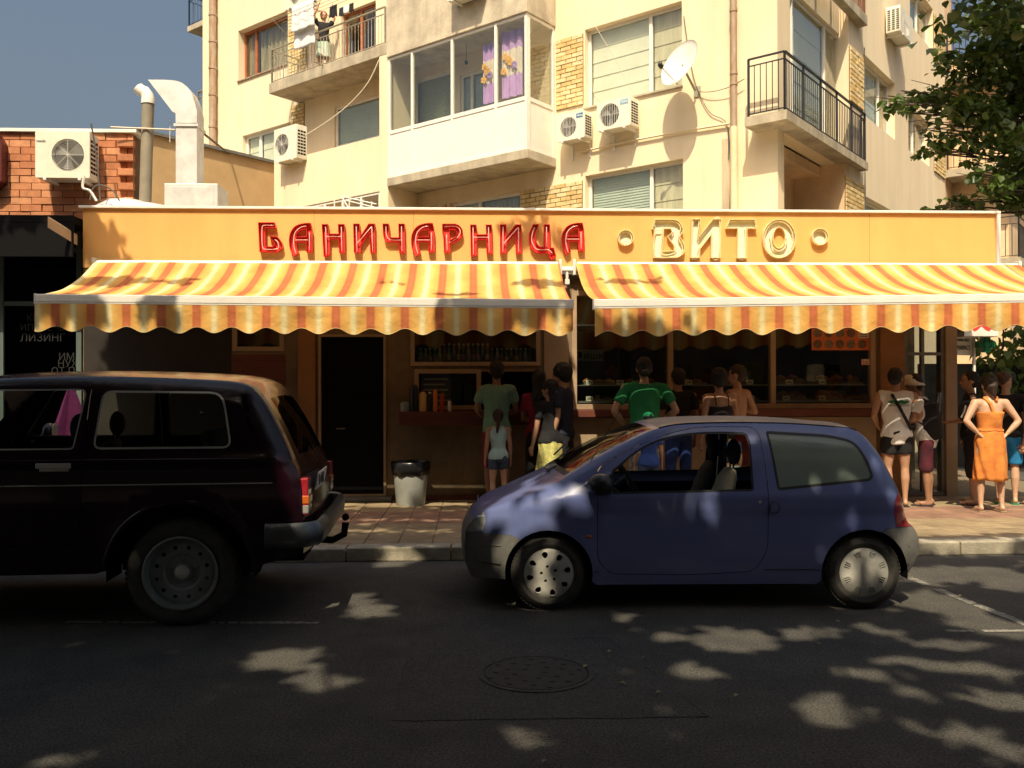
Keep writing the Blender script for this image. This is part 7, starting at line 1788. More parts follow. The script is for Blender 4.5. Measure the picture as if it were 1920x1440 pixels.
        if tk in ('tee', 'polo', 'sleeveless', 'tank'):
            for s_ in (-1, 1):
                sh, el = Ls[s_][0], Ls[s_][1]
                if tk in ('tee', 'polo'): c.tube([p(s_ * sw * .4, 0, .803), sh, sh.lerp(el, .30), sh.lerp(el, .62)], [.038 * S, .038 * S * w, .035 * S * w, .036 * S * w], 14)
                elif tk == 'sleeveless': c.tube([p(s_ * sw * .3, 0, .800), p(s_ * sw * 0.98, 0, .798)], [.042 * S, .036 * S * w], 14)
                else: c.tube([p(s_ * sw * .5, -.02, .72), p(s_ * sw * .52, 0, .828), p(s_ * sw * .5, .02, .72)], [.030 * S, .014 * S, .030 * S], 10)
        if tk == 'cami':
            pass
        cm = remesh(c, .0095 * S, 4, fold=.0055 * S, fs=7.5, seed=px * .7); cm.materials.clear(); tp = link_mesh('top', cm, t, tm)
        if tk == 'cami':
            for s_ in (-1, 1):
                k = M(); k.tube([p(s_ * .045, -.062 * w, .735), p(s_ * .048, -.045, .80), p(s_ * .05, 0, .829), p(s_ * .045, .06, .735)], .004 * S, 6); k.build('strap', tm, tp)
        t['_top'] = 1
    # bottom
    bk = bot[0]
    if bk in ('shorts', 'brief', 'trousers'):
        L = bot[2]; c = M()
        c.rings([ering(p(0, 0, z), rx * S + g * .9, ry * S + g * .9, n=16) for z, rx, ry in ((.465, .066 * w, .052 * w), (.49, .080 * w, .062 * w), (.52, hw + .006, .064 * w), (.555, hw + .001, .062 * w))])
        for s_ in (-1, 1):
            hp_, kn, an = leg[s_]; zt_ = .50 - L
            if zt_ > .285: q = hp_.lerp(kn, (0.50 - zt_) / (.50 - .285)); pts = [hp_, hp_.lerp(q, .5), q]; rd = [.056 * S * w, .056 * S * w, .050 * S * w]
            else: q = kn.lerp(an, (.285 - zt_) / (.285 - .045)); pts = [hp_, hp_.lerp(kn, .6), kn, q]; rd = [.056 * S * w, .050 * S, .044 * S, .038 * S]
            c.tube(pts, rd, 14)
        cm = remesh(c, .0095 * S, 4, fold=.0055 * S, fs=8, seed=px * .3); cm.materials.clear(); link_mesh('shorts' if bk != 'trousers' else 'trousers', cm, t, bot[1])
    if bk == 'skirt':
        L = bot[2]; fl = bot[3] if len(bot) > 3 else 1.25; hi = bot[4] if len(bot) > 4 else .56; c = M(); rs = []; k = 14
        for i in range(k + 1):
            z = hi - (hi - (.50 - L)) * i / k; f_ = i / k
            bx = np.interp(z, [0, .475, .51, .55, .61, .67, .73, .78], [.085 * w, .085 * w, hw + .010, hw, .066 * w, .072 * w, .082 * w, .083 * w]) * (1 + (fl - 1) * max(0, (.52 - z) / max(.02, L)))
            by = np.interp(z, [0, .475, .51, .61, .73], [.066 * w, .066 * w, .064 * w, .055 * w, .062 * w]) * (1 + (fl - 1) * max(0, (.52 - z) / max(.02, L)))
            n = 56; rs.append([V((S * (bx + .009 + .0075 * max(.02, .60 - z) * 9 * math.sin(a * 6.283 * 9 / n + 3 * z * 9) * .5) * math.cos(a * 6.283 / n), S * (by + .009 + ly(z) * 0 + .030 * max(0, .60 - z) * math.sin(a * 6.283 * 7 / n + px)) * math.sin(a * 6.283 / n) + ly(z) * S, z * S + (.006 * S * math.sin(a * 6.283 * 3 / n + px) if i == k else 0))) for a in range(n)])
        c.rings(rs, cap=False); c.build('skirt' if hi < .6 else 'dress', bot[1], t, smooth=70, solid=.004)
    # sandals
    c = M()
    for s_ in (-1, 1):
        an = leg[s_][2]; L_ = [(-.022, -.034), (.022, -.034), (.026, .05), (.024, .10), (.010, .122), (-.012, .120), (-.025, .09), (-.024, .03)]
        c.prism([(an.x + a * S, an.y + b * S) for a, b in L_], lambda x, y, d: V((x, y, d)), 0.001, .0085 * S)
        c.tube([V((an.x - .022 * S, an.y + .045 * S, .010 * S)), V((an.x - .010 * S, an.y + .065 * S, .032 * S)), V((an.x, an.y + .085 * S, .030 * S)), V((an.x + .010 * S, an.y + .065 * S, .032 * S)), V((an.x + .022 * S, an.y + .045 * S, .010 * S))], .0035 * S, 5)
    c.build('sandals', shoes or m_seat, t, bevel=.003)
    t['_H'] = H
    return t, dict(p=p, hp=hp, S=S, Ls=Ls, leg=leg, tor=tor)
wh = cl('white', (0.86, 0.85, 0.82)); blk = cl('black', (0.014, 0.013, 0.016)); nav = cl('navy', (0.018, 0.022, 0.045))
mint = cl('mint', (0.22, 0.42, 0.30)); redc = cl('dark_red', (0.24, 0.018, 0.025)); aqua = cl('pale_aqua', (0.42, 0.62, 0.60)); denim = cl('denim', (0.05, 0.075, 0.13), var=.4)
grn = cl('green', (0.015, 0.20, 0.06)); mar = cl('maroon', (0.09, 0.008, 0.018), col2=(0.02, 0.01, 0.02), vscale=8, var=.9)
flor = cl('yellow_floral', (0.75, 0.62, 0.20), col2=(0.20, 0.34, 0.12), var=.9, vscale=22)
orng = cl('orange_towelling', (0.72, 0.28, 0.05), col2=(0.50, 0.13, 0.03), var=1.0, vscale=7); blus = cl('bright_blue', (0.02, 0.24, 0.55)); patt = cl('grey_pattern', (0.36, 0.33, 0.30), col2=(0.04, 0.04, 0.05), var=1.0, vscale=16)
royal = cl('royal_blue', (0.03, 0.07, 0.28)); rasp = cl('raspberry', (0.30, 0.015, 0.05)); ltb = cl('light_blue', (0.45, 0.62, 0.68))
person('man in mint green t-shirt and red shorts at the kiosk hatch', 931, 676, 11.60, 0, 'brown', ('short', 'black'), ('tee', mint, .46), ('shorts', redc, .24), larm=((-.135, .02, .66), (-.09, .13, .60)), rarm=((.135, .03, .66), (.10, .14, .62)))
b_t, b_i = person('girl with ponytail, aqua vest and denim shorts behind the bonnet', 934, 768, 11.25, 6, 'tan', ('pony', 'brown'), ('tank', aqua, .50), ('shorts', denim, .10), female=True)
person('woman with long black hair and raspberry top at the kiosk', 1010, 694, 11.55, -8, 'brown', ('long', 'black'), ('tee', rasp, .50), ('trousers', blk, .42), female=True, larm=((-.12, .04, .64), (-.06, .14, .62)))
person('woman in black top and yellow flowered skirt, arm hanging, beside the bonnet', 1032, 712, 11.20, 30, 'tan', ('long', 'black'), ('tee', blk, .51), ('skirt', flor, .24, 1.28), female=True, larm=((-.125, .005, .64), (-.135, .05, .49)), head=(.5, 0))
person('man with dark curly hair in navy clothes facing left', 1056, 682, 11.35, 62, 'tan', ('curly', 'black'), ('tee', nav, .47), ('trousers', blk, .40), rarm=((.11, .06, .66), (.03, .16, .68)), head=(.35, 0))
person('man in green t-shirt with elbows out behind the windscreen', 1208, 670, 10.85, -4, 'tan', ('short', 'black'), ('tee', grn, .50), ('shorts', patt, .26), larm=((-.20, -.02, .655), (-.12, .06, .56)), rarm=((.205, -.01, .655), (.12, .07, .58)), wide=1.12)
c_t, c_i = person('small child in a bright green cap just above the car roof line', 1216, 774, 10.35, 0, 'tan', ('short', 'black'), ('tee', royal, .48), ('shorts', denim, .2), female=True)
h = M(); hpf, S_ = c_i['hp'], c_i['S']
h.ell(hpf(0, -.008, .035), (.052 * S_, .058 * S_, .045 * S_), 18, 10); h.rings([ering(hpf(0, .03, .028), .046 * S_, .062 * S_), ering(hpf(0, .03, .022), .046 * S_, .062 * S_)])
h.build('cap', cl('bright_green', (0.03, 0.60, 0.22)), c_t, smooth=60)
person('person in dark shirt and blue shorts right of the green t-shirt', 1272, 690, 11.55, 8, 'brown', ('short', 'black'), ('tee', blk, .50), ('shorts', royal, .26))
person('woman in black strappy top with bare shoulders at the display', 1349, 692, 11.05, 5, 'tan', ('curly', 'black'), ('cami', blk, .50), ('skirt', blk, .30, 1.15), female=True, rarm=((.125, .0, .64), (.11, .09, .53)))
person('bare chested man with bent arm at the display glass', 1384, 684, 11.35, 40, 'tan', ('short', 'brown'), ('none', None), ('shorts', redc, .22), rarm=((.19, -.02, .66), (.09, .12, .70)), larm=((-.13, .05, .66), (-.05, .13, .72)), head=(.4, 0))
person('child in pale blue and white clothes seen through the car window', 1371, 800, 10.45, 20, 'tan', ('short', 'brown'), ('tee', denim, .60), ('skirt', ltb, .12, 1.2), female=True)
j_t, j_i = person('man in white sleeveless shirt with dark cross strap and black shorts', 1680, 690, 11.15, -12, 'tan', ('short', 'black'), ('sleeveless', wh, .45), ('shorts', blk, .12), larm=((-.150, .01, .66), (-.10, .12, .58)), rarm=((.165, .0, .66), (.09, .12, .57)), wide=1.08, head=(-.35, -.12))
p_, S_ = j_i['p'], j_i['S']; m = M(); pts = [p_(-.045, -.058, .812), p_(.0, -.082, .72), p_(.045, -.082, .63), p_(.090, -.050, .555)]
sp_ = smooth_poly(pts, 5); 
for i in range(len(sp_) - 1):
    a_, b_ = V(sp_[i]), V(sp_[i + 1]); d_ = b_ - a_; m.obox((a_ + b_) / 2 - V((0, .004, 0)), d_ * .52, V((0, .004, 0)), d_.cross(V((0, 1, 0))).normalized() * .019)
m.build('shoulder_strap', blk, j_t)
m = M(); m.ell(p_(.105, .02, .575), (.06, .05, .075), 12, 8); m.build('waist_bag', blk, j_t, smooth=60)
FJ = Frame((0, 0, 0), (1, 0, 0), (0, -1, 0)); ROFF[j_t.name] = V((0, 0, 0))
text_obj('ISLA FAN FESTIVAL', .030 * 1.1, FJ, 0, .725 * S_, .079 * S_, blk, j_t, 'shirt_print', align='CENTER', xs=.95)
m = M()
for k in range(7): m.ell(V(((-.055 + .018 * k) * S_, -.074 * S_, (.755 + .006 * math.sin(k * 2.1)) * S_)), (.020 * S_ * (1 + .3 * math.sin(k * 3)), .006, .009 * S_), 8, 5)
m.build('shirt_picture', cl('print_green', (0.02, 0.20, 0.06)), j_t, smooth=60)
k_t, k_i = person('man in white sun hat, white polo and maroon shorts with a black backpack', 1738, 702, 11.20, 55, 'brown', ('short', 'black'), ('polo', wh, .44), ('shorts', mar, .24), lean=.16, head=(.1, -.35), larm=((-.14, .05, .66), (-.06, .14, .60)), rarm=((.13, .06, .66), (.05, .15, .60)))
hpf, p_, S_ = k_i['hp'], k_i['p'], k_i['S']; m = M()
m.rings([ering(hpf(0, -.006, z), r * S_, (r + .006) * S_, n=24) for z, r in ((.068, .006), (.066, .030), (.052, .044), (.022, .052), (.014, .056), (-.006, .068), (-.010, .066), (.010, .050))], cap=False); m.build('sun_hat', wh, k_t, smooth=60, solid=.003)
m = M(); L_ = rrect(-.085 * S_, .085 * S_, .50 * S_, .80 * S_, .045 * S_, 4); m.rings([[V((a, -.055 * S_ + b * .12, b)) for a, b in L_], [V((a * 1.02, -.12 * S_ + b * .12, b)) for a, b in L_], [V((a * .85, -.165 * S_ + b * .12, .65 * S_ + (b - .65 * S_) * .88)) for a, b in L_]])
for s_ in (-1, 1): m.tube([V((s_ * .055 * S_, -.05 * S_, .78 * S_)), p_(s_ * .06, .01, .832), p_(s_ * .07, .066, .76), p_(s_ * .075, .05, .66), p_(s_ * .08, -.05, .58)], .012, 6)
m.build('backpack', blk, k_t, smooth=45)
m = M(); m.cyl(V((.075 * S_, -.07 * S_, .70 * S_)), V((.10 * S_, -.075 * S_, .86 * S_)), .028, n=12); m.build('flask', mat('steel_flask', (.5, .5, .5), .25, metal=1), k_t, smooth=40)
l_t, l_i = person('dark haired person with a lit cheek facing left behind the orange dress', 1822, 696, 11.25, 62, 'tan', ('short', 'black'), ('tee', blk, .48), ('shorts', blk, .30), head=(.2, 0), larm=((-.12, .05, .64), (-.04, .14, .62)))
t = thing('striped_bag', 'black and white striped bag held beside the orange dress', 'bag', (P(1812, 770, 10.9).x, 10.9, P(1812, 800, 10.9).z))
m = M(); c0 = P(1812, 772, 10.9); m.ell(c0, (.11, .07, .14), 16, 10); m.tube([c0 + V((-.07, 0, .12)), c0 + V((0, 0, .25)), c0 + V((.07, 0, .12))], .010, 6); m.build('bag_body', blk, t, smooth=60)
m = M()
for k in range(4): m.tube([c0 + V((-.10 + .05 * k, -.055, -.07)), c0 + V((-.07 + .05 * k, -.075, 0)), c0 + V((-.04 + .05 * k, -.055, .08))], .010, 5)
m.build('stripe', wh, t)
o_t, o_i = person('woman wrapped in an orange towel dress, hands on hips', 1856, 704, 10.62, -6, 'fair', ('bun', 'brown'), ('strapless', orng, .585), ('skirt', orng, .27, 1.10, .60), female=True, wide=1.10, larm=((-.185, -.03, .665), (-.100, -.035, .575)), rarm=((.190, -.03, .665), (.100, -.035, .570)), stance=.075, shoes=cl('sandal_tan', (0.35, 0.25, 0.15)))
p_, S_ = o_i['p'], o_i['S']; m = M(); m.tube([p_(0, -.065, .70), p_(-.02, -.058, .79), p_(-.045, -.01, .835), p_(0, .03, .84), p_(.045, -.01, .835), p_(.02, -.05, .81)], .012 * S_, 8); m.build('halter_knot', orng, o_t, smooth=60)
m = M(); m.tube([p_((.082 + .004 * math.sin(a * 2.3)) * math.cos(a * .3927), (.066 + .003 * math.sin(a * 3.1)) * math.sin(a * .3927), .597 + .004 * math.sin(a * 1.7)) for a in range(16)], .011 * S_, 7, closed=True); m.build('waist_roll', orng, o_t, smooth=60)
n_t, n_i = person('man with shaved head, raised sunglasses and bright blue shorts at the far right', 1886, 697, 11.30, -20, 'fair', ('stubble', 'stubble'), ('tee', blk, .50), ('shorts', blus, .20), head=(-.7, 0), shoes=cl('sandal_green', (0.05, 0.3, 0.18)))
hpf, S_ = n_i['hp'], n_i['S']; m = M(); m.tube([hpf(-.048, .01, .03), hpf(-.04, .05, .045), hpf(0, .062, .05), hpf(.04, .05, .045), hpf(.048, .01, .03), hpf(.05, -.01, .0)], .005 * S_, 6); m.build('sunglasses', m_blackplastic, n_t, smooth=60)
person('person in a dark shirt with turquoise print cut off by the right edge', 1944, 712, 11.2, 30, 'tan', ('short', 'black'), ('tee', cl('dark_print', (0.02, 0.03, 0.035), col2=(0.03, 0.20, 0.22), var=.9, vscale=18), .47), ('shorts', blk, .22), wide=1.1)
# woman hanging laundry
qf = FA.p(FA.U(607, 90, .42), .42, St)
person('woman in dark top and white and green skirt hanging laundry on the balcony', 0, 0, 0, 200, 'tan', ('pony', 'red'), ('tee', blk, .52), ('skirt', cl('white_green', (0.70, 0.68, 0.60), col2=(0.10, 0.42, 0.30), var=.6, vscale=3), .22, 1.15), female=True, loc=tuple(qf), height=1.55, larm=((-.16, .02, .90), (-.13, .05, 1.04)), rarm=((.16, .05, .90), (.10, .10, 1.04)))
# laundry
def cloth(label, F, u0, u1, z0, z1, n, mt, cat='laundry', name='laundry', group='washing on the balcony lines', wav=.02):
    m = M(); k, q = 16, 10
    for j in range(q + 1):
        for i in range(k + 1):
            u = u0 + (u1 - u0) * i / k; z = z1 - (z1 - z0) * j / q
            m.v.append(tuple(F.p(u, n + wav * math.sin(i * .9 + j * .2) * (j / q), z + (.02 * math.sin(i * .7) if j == q else 0))))
    for j in range(q):
        for i in range(k): a_ = j * (k + 1) + i; m.f.append((a_, a_ + 1, a_ + k + 2, a_ + k + 1))
    return tag(m.build(name, mt, smooth=70, solid=.003), label, cat, group)
nl = D1 + .25
cloth('large white sheet hanging over the upper left balcony rail line', FA, FA.U(547, 30, nl), FA.U(588, 30, nl), FA.Z(62, 550, nl), FA.Z(12, 550, nl), nl, wh, wav=.03)
cloth('second white sheet hanging lower behind the first one', FA, FA.U(552, 60, nl - .1), FA.U(590, 60, nl - .1), FA.Z(95, 552, nl - .1), FA.Z(45, 552, nl - .1), nl - .1, wh)
for k, (px, w_, py0, py1, mt, lb_) in enumerate(((625, 14, 10, 32, blk, 'dark shirt on the washing line, leftmost of the small pieces'), (640, 8, 14, 30, nav, 'navy piece of washing left of the white one'), (649, 8, 10, 24, wh, 'small white piece of washing between two dark ones'), (659, 8, 6, 22, blk, 'dark piece of washing right of the small white one'))):
    cloth(lb_, FA, FA.U(px - w_ / 2, 20, nl), FA.U(px + w_ / 2, 20, nl), FA.Z(py1, px, nl), FA.Z(py0, px, nl), nl, mt, wav=.015)
m = M()
for q in range(4):
    n_ = D1 + .02 + .12 * q; zz = FA.Z(14, 590, D1 + .25) + .02
    m.tube([FA.p(uS0 + .7, n_, zz), FA.p(uS1 - .1, n_, zz)], .006, 4)
for uu in (uS0 + .7, uS1 - .12): m.tube([FA.p(uu, D1 - .04, zz - .25), FA.p(uu, D1 + .42, zz)], .01, 5)
tag(m.build('washing_line', m_railgrey), 'four washing lines stretched in front of the upper left balcony', 'washing line')
# pink sunshade folded on the pavement behind the dark car
pk = P(133, 780, 9.6)
t = thing('folded_parasol', 'folded pink parasol seen through the dark car window', 'parasol', (pk.x, 9.6, PZ0))
m = M(); rs = [[V((pk.x + r * (1 + .25 * math.sin(a * 4)) * math.cos(a * .3927), 9.6 + r * (1 + .25 * math.sin(a * 4 + 1)) * math.sin(a * .3927), z)) for a in range(16)] for z, r in ((PZ0 + .80, .22), (PZ0 + 1.05, .18), (PZ0 + 1.32, .10), (PZ0 + 1.55, .03))]; m.rings(rs); m.build('fabric', cl('pink', (0.55, 0.10, 0.28)), t, smooth=60)
m = M(); m.cyl((pk.x, 9.6, PZ0), (pk.x, 9.6, PZ0 + 1.6), .018); m.lathe((pk.x, 9.6, PZ0 + .001), (0, 0, 1), [(0, .22), (.05, .2), (.07, .03)], 20); m.build('pole', m_whitemetal, t)
# ================================================================== TREES
def leaf_mat(name, col, col2, trans=0.35):
    m = bpy.data.materials.new(name); m.use_nodes = True; nt = m.node_tree; b = nt.nodes['Principled BSDF']; out = nt.nodes['Material Output']
    g_ = nt.nodes.new('ShaderNodeNewGeometry'); mx = nt.nodes.new('ShaderNodeMix'); mx.data_type = 'RGBA'
    mx.inputs['A'].default_value = (*col, 1); mx.inputs['B'].default_value = (*col2, 1); nt.links.new(g_.outputs['Random Per Island'], mx.inputs['Factor'])
    nt.links.new(mx.outputs['Result'], b.inputs['Base Color']); b.inputs['Roughness'].default_value = 0.45
    tl = nt.nodes.new('ShaderNodeBsdfTranslucent'); sc = nt.nodes.new('ShaderNodeVectorMath'); sc.operation = 'MULTIPLY'; sc.inputs[1].default_value = (1.5, 1.7, 0.6); nt.links.new(mx.outputs['Result'], sc.inputs[0]); nt.links.new(sc.outputs[0], tl.inputs[0])
    ms = nt.nodes.new('ShaderNodeMixShader'); ms.inputs[0].default_value = trans; nt.links.new(b.outputs[0], ms.inputs[1]); nt.links.new(tl.outputs[0], ms.inputs[2]); nt.links.new(ms.outputs[0], out.inputs[0])
    return m
m_leaf = leaf_mat('lime_leaf', (0.055, 0.095, 0.020), (0.10, 0.14, 0.035), 0.30)
m_leaf2 = leaf_mat('shade_tree_leaf', (0.045, 0.085, 0.018), (0.07, 0.11, 0.03), 0.10)
m_bark = mat('bark', (0.10, 0.075, 0.05), 0.95, var=0.5, vscale=8, bump=1.0, bscale=25, stretch=(1, 1, .3))
def leaves_mesh(name, pos, size, mt, parent=None, droop=0.5, flat=0.6):
    """heart shaped folded leaves, 6 triangles each"""
    n = len(pos); pos = np.asarray(pos) - np.array(off_of(parent))
    th = rng.uniform(0, 2 * np.pi, n); pitch = rng.normal(-droop, 0.45, n); rollv = rng.normal(0, 0.6, n)
    d = np.stack([np.cos(th) * np.cos(pitch), np.sin(th) * np.cos(pitch), np.sin(pitch)], 1)
    s0 = np.stack([-np.sin(th), np.cos(th), np.zeros(n)], 1); u0 = np.cross(d, s0)
    s = s0 * np.cos(rollv)[:, None] + u0 * np.sin(rollv)[:, None]; u = np.cross(d, s)
    L = (size * rng.uniform(0.65, 1.2, n))[:, None]
    shp = [(0, 0, 0), (.12, .33, .10), (.45, .42, .13), (1.0, 0, -.10), (.45, -.42, .13), (.12, -.33, .10), (.5, 0, -.02)]
    vs_ = np.stack([pos + d * L * a + s * L * b + u * L * c for a, b, c in shp], 1).reshape(-1, 3)
    base = (np.arange(n) * 7)[:, None]
    fc = np.concatenate([base + np.array(t)[None, :] for t in ((0, 1, 6), (1, 2, 6), (2, 3, 6), (3, 4, 6), (4, 5, 6), (5, 0, 6))], 0)
    me = bpy.data.meshes.new(name); me.vertices.add(len(vs_)); me.vertices.foreach_set('co', vs_.ravel()); me.loops.add(len(fc) * 3); me.loops.foreach_set('vertex_index', fc.ravel().astype(np.int32))
    me.polygons.add(len(fc)); me.polygons.foreach_set('loop_start', (np.arange(len(fc)) * 3).astype(np.int32)); me.polygons.foreach_set('loop_total', np.full(len(fc), 3, np.int32)); me.update(); me.validate()
    o = link_mesh(name, me, parent, mt); return o
def branchy(m, a, b, r0, r1, wob=.08, k=6):
    a, b = V(a), V(b); pts = []; L = (b - a).length
    for i in range(k + 1):
        t = i / k; q = a.lerp(b, t); pts.append(q + V((noise.noise(q * 1.3), noise.noise(q * 1.7 + V((5, 0, 0))), noise.noise(q * 1.1 + V((0, 9, 0))))) * wob * L * math.sin(math.pi * t))
    m.tube(pts, [r0 + (r1 - r0) * i / k for i in range(k + 1)], 9); return pts
# ---- right hand tree, its sprays hang into the picture
YT = 13.6
tr = thing('lime_tree', 'leafy lime tree whose branches reach in from the upper right', 'tree', (12.6, 13.9, 0))
blobs = [(1890, 20, 75, 1.0), (1840, 30, 30, .9), (1900, 110, 70, 1.1), (1845, 100, 45, 1), (1790, 90, 28, .7), (1770, 105, 14, .7), (1760, 130, 22, .6), (1830, 150, 60, 1.1), (1895, 190, 70, 1.2), (1690, 170, 24, .7), (1668, 195, 20, .7), (1665, 180, 16, .7), (1720, 190, 32, .8), (1755, 185, 34, .8), (1700, 212, 20, .6), (1790, 200, 40, 1), (1735, 230, 22, .6), (1745, 245, 14, .5), (1840, 225, 50, 1.1), (1900, 260, 60, 1.1), (1730, 285, 16, .5), (1760, 275, 26, .7), (1800, 265, 38, .9), (1850, 290, 45, 1), (1895, 320, 45, 1), (1825, 325, 18, .6), (1840, 345, 24, .7), (1870, 355, 40, 1), (1905, 365, 40, 1.1), (1760, 385, 18, .6), (1800, 378, 26, .8), (1845, 378, 30, .9), (1880, 390, 25, .8), (1740, 392, 10, .5), (1960, 60, 120, 2), (1990, 200, 130, 2), (1980, 330, 110, 2), (2080, 120, 160, 2.5), (2080, 300, 150, 2.5)]
pos = []; m = M()
branchy(m, (12.6, 13.9, 0), (12.2, 13.9, 4.0), .22, .17)
hub_ = V((12.2, 13.9, 4.0)); branchy(m, hub_, (11.8, 13.8, 8.6), .17, .08)
for bx, by_, br_, dn in blobs:
    c = P(bx, by_, YT + rng.uniform(-.5, .5)); sc = br_ / FPX * YT
    n = int(640 * dn * sc * sc * 2.0) + 14
    for _ in range(n):
        w = rng.normal(0, 1, 3); w /= max(np.linalg.norm(w), .3); rr = rng.random() ** (1 / 2.2)
        q = (c.x + w[0] * sc * rr, c.y + w[1] * max(sc, .25) * 1.3 * rr, c.z + w[2] * sc * .72 * rr)
        if noise.noise(V(q) * 2.6) > -.10: pos.append(q)
    far = V((12.0, 13.9, min(8.4, max(4.4, c.z * .9))))
    pts = branchy(m, far, c, .035, .010, .06, 5)
    for q in range(3):
        e = c + V((rng.uniform(-1, 1) * sc, rng.uniform(-.3, .3), rng.uniform(-.6, .6) * sc)); branchy(m, pts[4], e, .010, .004, .1, 3)
tag(leaves_mesh('crown', np.array(pos), 0.130, m_leaf, tr), kind='stuff')
m.build('trunk', m_bark, tr, smooth=60)
# ---- bush behind the pharmacy sign
bs = thing('hedge_bush', 'broad leafy bush lit by the sun behind the pharmacy sign', 'bush', (12.0, 15.8, 0))
pos = []
for _ in range(9000):
    x = rng.uniform(9.6, 22); z = 1.2 + 3.0 * rng.random() ** .8; h = 3.7 + .6 * noise.noise(V((x * .7, 3, 1))); y = 15.6 + rng.random() * 1.4 + .5 * noise.noise(V((x * .9, z * .9, 2)))
    if z < h and noise.noise(V((x * 1.5, y, z * 1.5))) > -.28: pos.append((x, y, z))
tag(leaves_mesh('foliage', np.array(pos), 0.19, m_leaf, bs, droop=.7), kind='stuff')
m = M()
for x in np.arange(9.8, 22, .7): branchy(m, (x, 16.2, 0), (x + rng.uniform(-.3, .3), 16.2, 3.0), .035, .012)
m.build('stems', m_bark, bs)
# ---- street trees behind the camera: their crowns shade the road; gaps between the leaf clumps let the sun through
SX, SY = SD.x / -SD.z, SD.y / -SD.z
def gnd(q): return (q.x + SX * q.z, q.y + SY * q.z)
MG = 0.06
lit = []   # (gx, gy, rx, ry, strength)
def L_road(px, py, rx, ry, s=1.0):
    c = PZ(px, py, 0); e = PZ(px + rx, py, 0); f = PZ(px, py - ry, 0); g0_, g1_ = gnd(V((c.x, c.y, 0)))
    lit.append((c.x, c.y, abs(e.x - c.x) + MG, abs(f.y - c.y) + MG, s))
def L_at(px, py, Y, rx, ry, s=1.0):
    c = P(px, py, Y); gx, gy = gnd(c); k = Y / FPX; lit.append((gx, gy, rx * k + MG, ry * k * SY + MG, s))
for a in ((655, 1125, 58, 12), (705, 1148, 48, 10), (540, 1232, 68, 20), (610, 1275, 65, 16), (980, 1372, 38, 18), (1160, 1155, 26, 8), (1245, 1190, 22, 12), (1370, 1198, 72, 24), (1300, 1262, 32, 16), (1520, 1185, 55, 14), (1640, 1180, 40, 12), (105, 1425, 40, 14), (1560, 1330, 55, 30), (1620, 1260, 60, 12), (1700, 1240, 50, 14), (1760, 1130, 70, 25), (1850, 1170, 70, 22), (1780, 1205, 70, 12), (1860, 1255, 60, 14), (1880, 1310, 60, 20), (1800, 1370, 60, 20), (1890, 1400, 50, 30), (1720, 1300, 40, 10), (1700, 1075, 40, 20), (1850, 1080, 90, 22), (740, 1058, 40, 6)): L_road(*a)
for a in ((765, 1024, 8.6, 50, 17), (1800, 1035, 8.6, 110, 30), (650, 955, 11.4, 40, 10), (720, 975, 10.4, 70, 10), (700, 948, 11.6, 80, 7), (820, 950, 11.6, 50, 8), (860, 975, 10.4, 60, 9), (690, 998, 9.6, 50, 8), (800, 998, 9.6, 60, 8)): L_at(*a)
# soft spots on the blue car
for a in ((975, 925, 6.9, 48, 34), (1000, 985, 6.65, 55, 28), (1050, 940, 6.7, 36, 30), (935, 962, 6.75, 40, 30), (1010, 895, 7.1, 60, 14), (945, 1030, 6.6, 32, 22), (1020, 1075, 6.55, 40, 36, .8), (1100, 955, 6.6, 26, 22), (1240, 945, 6.6, 24, 20), (1315, 968, 6.6, 20, 22), (1368, 945, 6.6, 28, 24), (1560, 1030, 6.5, 26, 20), (1540, 940, 6.6, 60, 12, .6), (1450, 800, 7.2, 180, 10, .7), (1620, 1080, 6.45, 70, 70, .75), (1640, 930, 6.6, 50, 60, .5), (1700, 1020, 6.6, 30, 50, .8), (1032, 850, 11.25, 30, 60), (1850, 930, 10.8, 60, 40), (1380, 905, 6.9, 30, 16), (430, 705, 6.6, 60, 14), (1580, 820, 6.9, 60, 30, .5)): L_at(*a)
dark = []
def D_at(px, py, Y, rx, ry, s=.75):
    c = P(px, py, Y); gx, gy = gnd(c); k = Y / FPX; dark.append((gx, gy, rx * k, ry * k * SY, s))
for a in ((175, 440, 12.1, 26, 45), (215, 460, 12.1, 12, 30, .6), (120, 590, 10.55, 70, 45, .8), (200, 520, 11.4, 70, 30, .75), (330, 520, 11.4, 35, 14, .5), (300, 600, 10.5, 35, 25, .6), (1000, 430, 12.1, 60, 30, .30), (1060, 590, 10.5, 40, 40, .35), (860, 545, 10.9, 60, 12, .4), (980, 590, 10.5, 30, 30, .6), (1010, 520, 11.4, 40, 25, .55), (1180, 520, 11.4, 50, 20, .4), (730, 520, 11.4, 20, 12, .4), (1900, 1110, 7.2, 30, 25, .9), (60, 440, 12.3, 110, 60, .95), (1850, 250, 13.6, 120, 170, .8), (935, 850, 11.3, 50, 110, .97)): D_at(*a)
pos = []
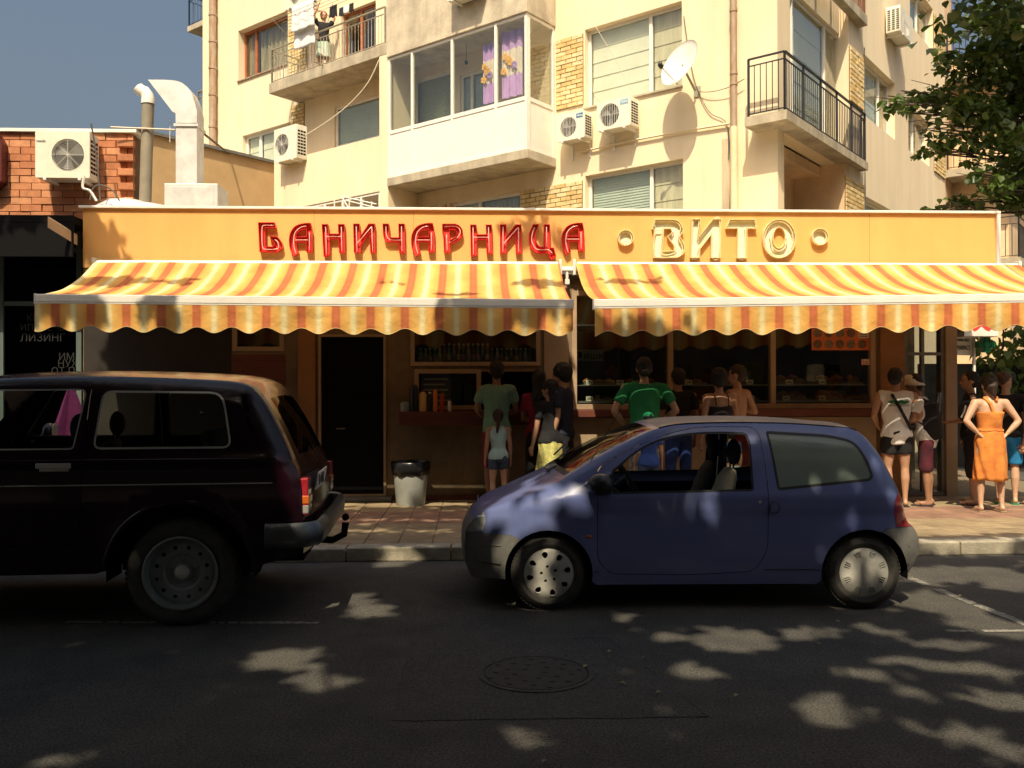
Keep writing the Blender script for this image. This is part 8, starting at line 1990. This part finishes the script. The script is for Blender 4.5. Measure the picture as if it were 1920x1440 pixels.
def prob(gx, gy):
    # base cover: dense over the road on the left and centre, broken on the right
    edge = 8.95 + .35 * noise.noise(V((gx * .8, 3, 0)))
    if gy < edge:
        t = min(1, max(0, (gx - 3.4 - .25 * (7 - gy)) / 1.6)); base = 1.0 - .42 * t * (0.5 + 0.9 * max(0, noise.noise(V((gx * 1.1, gy * 2.3, 8))) + .45))
        if gx > 5.2 and gy > 6.9: base *= .35
    elif gy < 11.72: base = 0.97 if gx < -3.4 else (.62 + .6 * noise.noise(V((gx * 1.3, gy * 2.4, 5))) if gx < 1.0 else (.90 if gx < 3.0 else .0))
    else: base = 0.0
    for a, b, rx, ry, s in dark:
        if abs(gx - a) < rx * 1.5 and abs(gy - b) < ry * 1.5:
            r = math.hypot((gx - a) / rx, (gy - b) / ry)
            if r < 1.3: base = max(base, s * (1 if r < .8 else (1.3 - r) / .5))
    for a, b, rx, ry, s in lit:
        if abs(gx - a) < rx * 1.4 and abs(gy - b) < ry * 1.4:
            r = math.hypot((gx - a) / rx, (gy - b) / ry) + .22 * noise.noise(V((gx * 5, gy * 5, 1)))
            if r < 1.05: base = min(base, 1 - s)
    return max(0, base)
N = 270000; LS = 0.19
gxs = rng.uniform(-10.0, 12.0, N); gys = rng.uniform(-1.0, 20.0, N); zs_ = rng.uniform(6.8, 10.4, N)
for gx, gy, z in zip(gxs, gys, zs_):
    if rng.random() < prob(gx, gy): pos.append((gx - SX * z, gy - SY * z, z))
pos = np.array(pos); print('shade leaves', len(pos))
for k, (x, y, a, b) in enumerate(((-5.5, -2.2, -99, -3.2), (0.0, -2.6, -3.2, 2.6), (5.6, -2.4, 2.6, 99))):
    sel = pos[(pos[:, 0] >= a) & (pos[:, 0] < b)]
    t = thing('street_tree', ('street tree behind the viewer shading the dark car', 'street tree behind the viewer shading the middle of the road', 'street tree behind the viewer with a thinner crown on the right')[k], 'tree', (x, y, 0), group='street trees on the near side')
    tag(leaves_mesh('crown', sel, LS, m_leaf2, t, droop=.35), kind='stuff')
    m = M(); branchy(m, (x, y, 0), (x, y, 4.4), .2, .15)
    for _ in range(9):
        q = sel[rng.integers(0, len(sel))]; st = V((x, y, rng.uniform(3.2, 4.4))); md = V((x + (q[0] - x) * .45, y + (q[1] - y) * .4, 5.6 + rng.uniform(-.3, .5)))
        # keep the lower limbs out of the camera's view
        m.tube([st, (st + md) / 2 + V((0, 0, .5)), md, V(q)], [.06, .04, .028, .010], 7)
    m.build('trunk', m_bark, t, smooth=60)
for o in bpy.data.objects:
    for k in ('_top', '_H'):
        if k in o: del o[k]
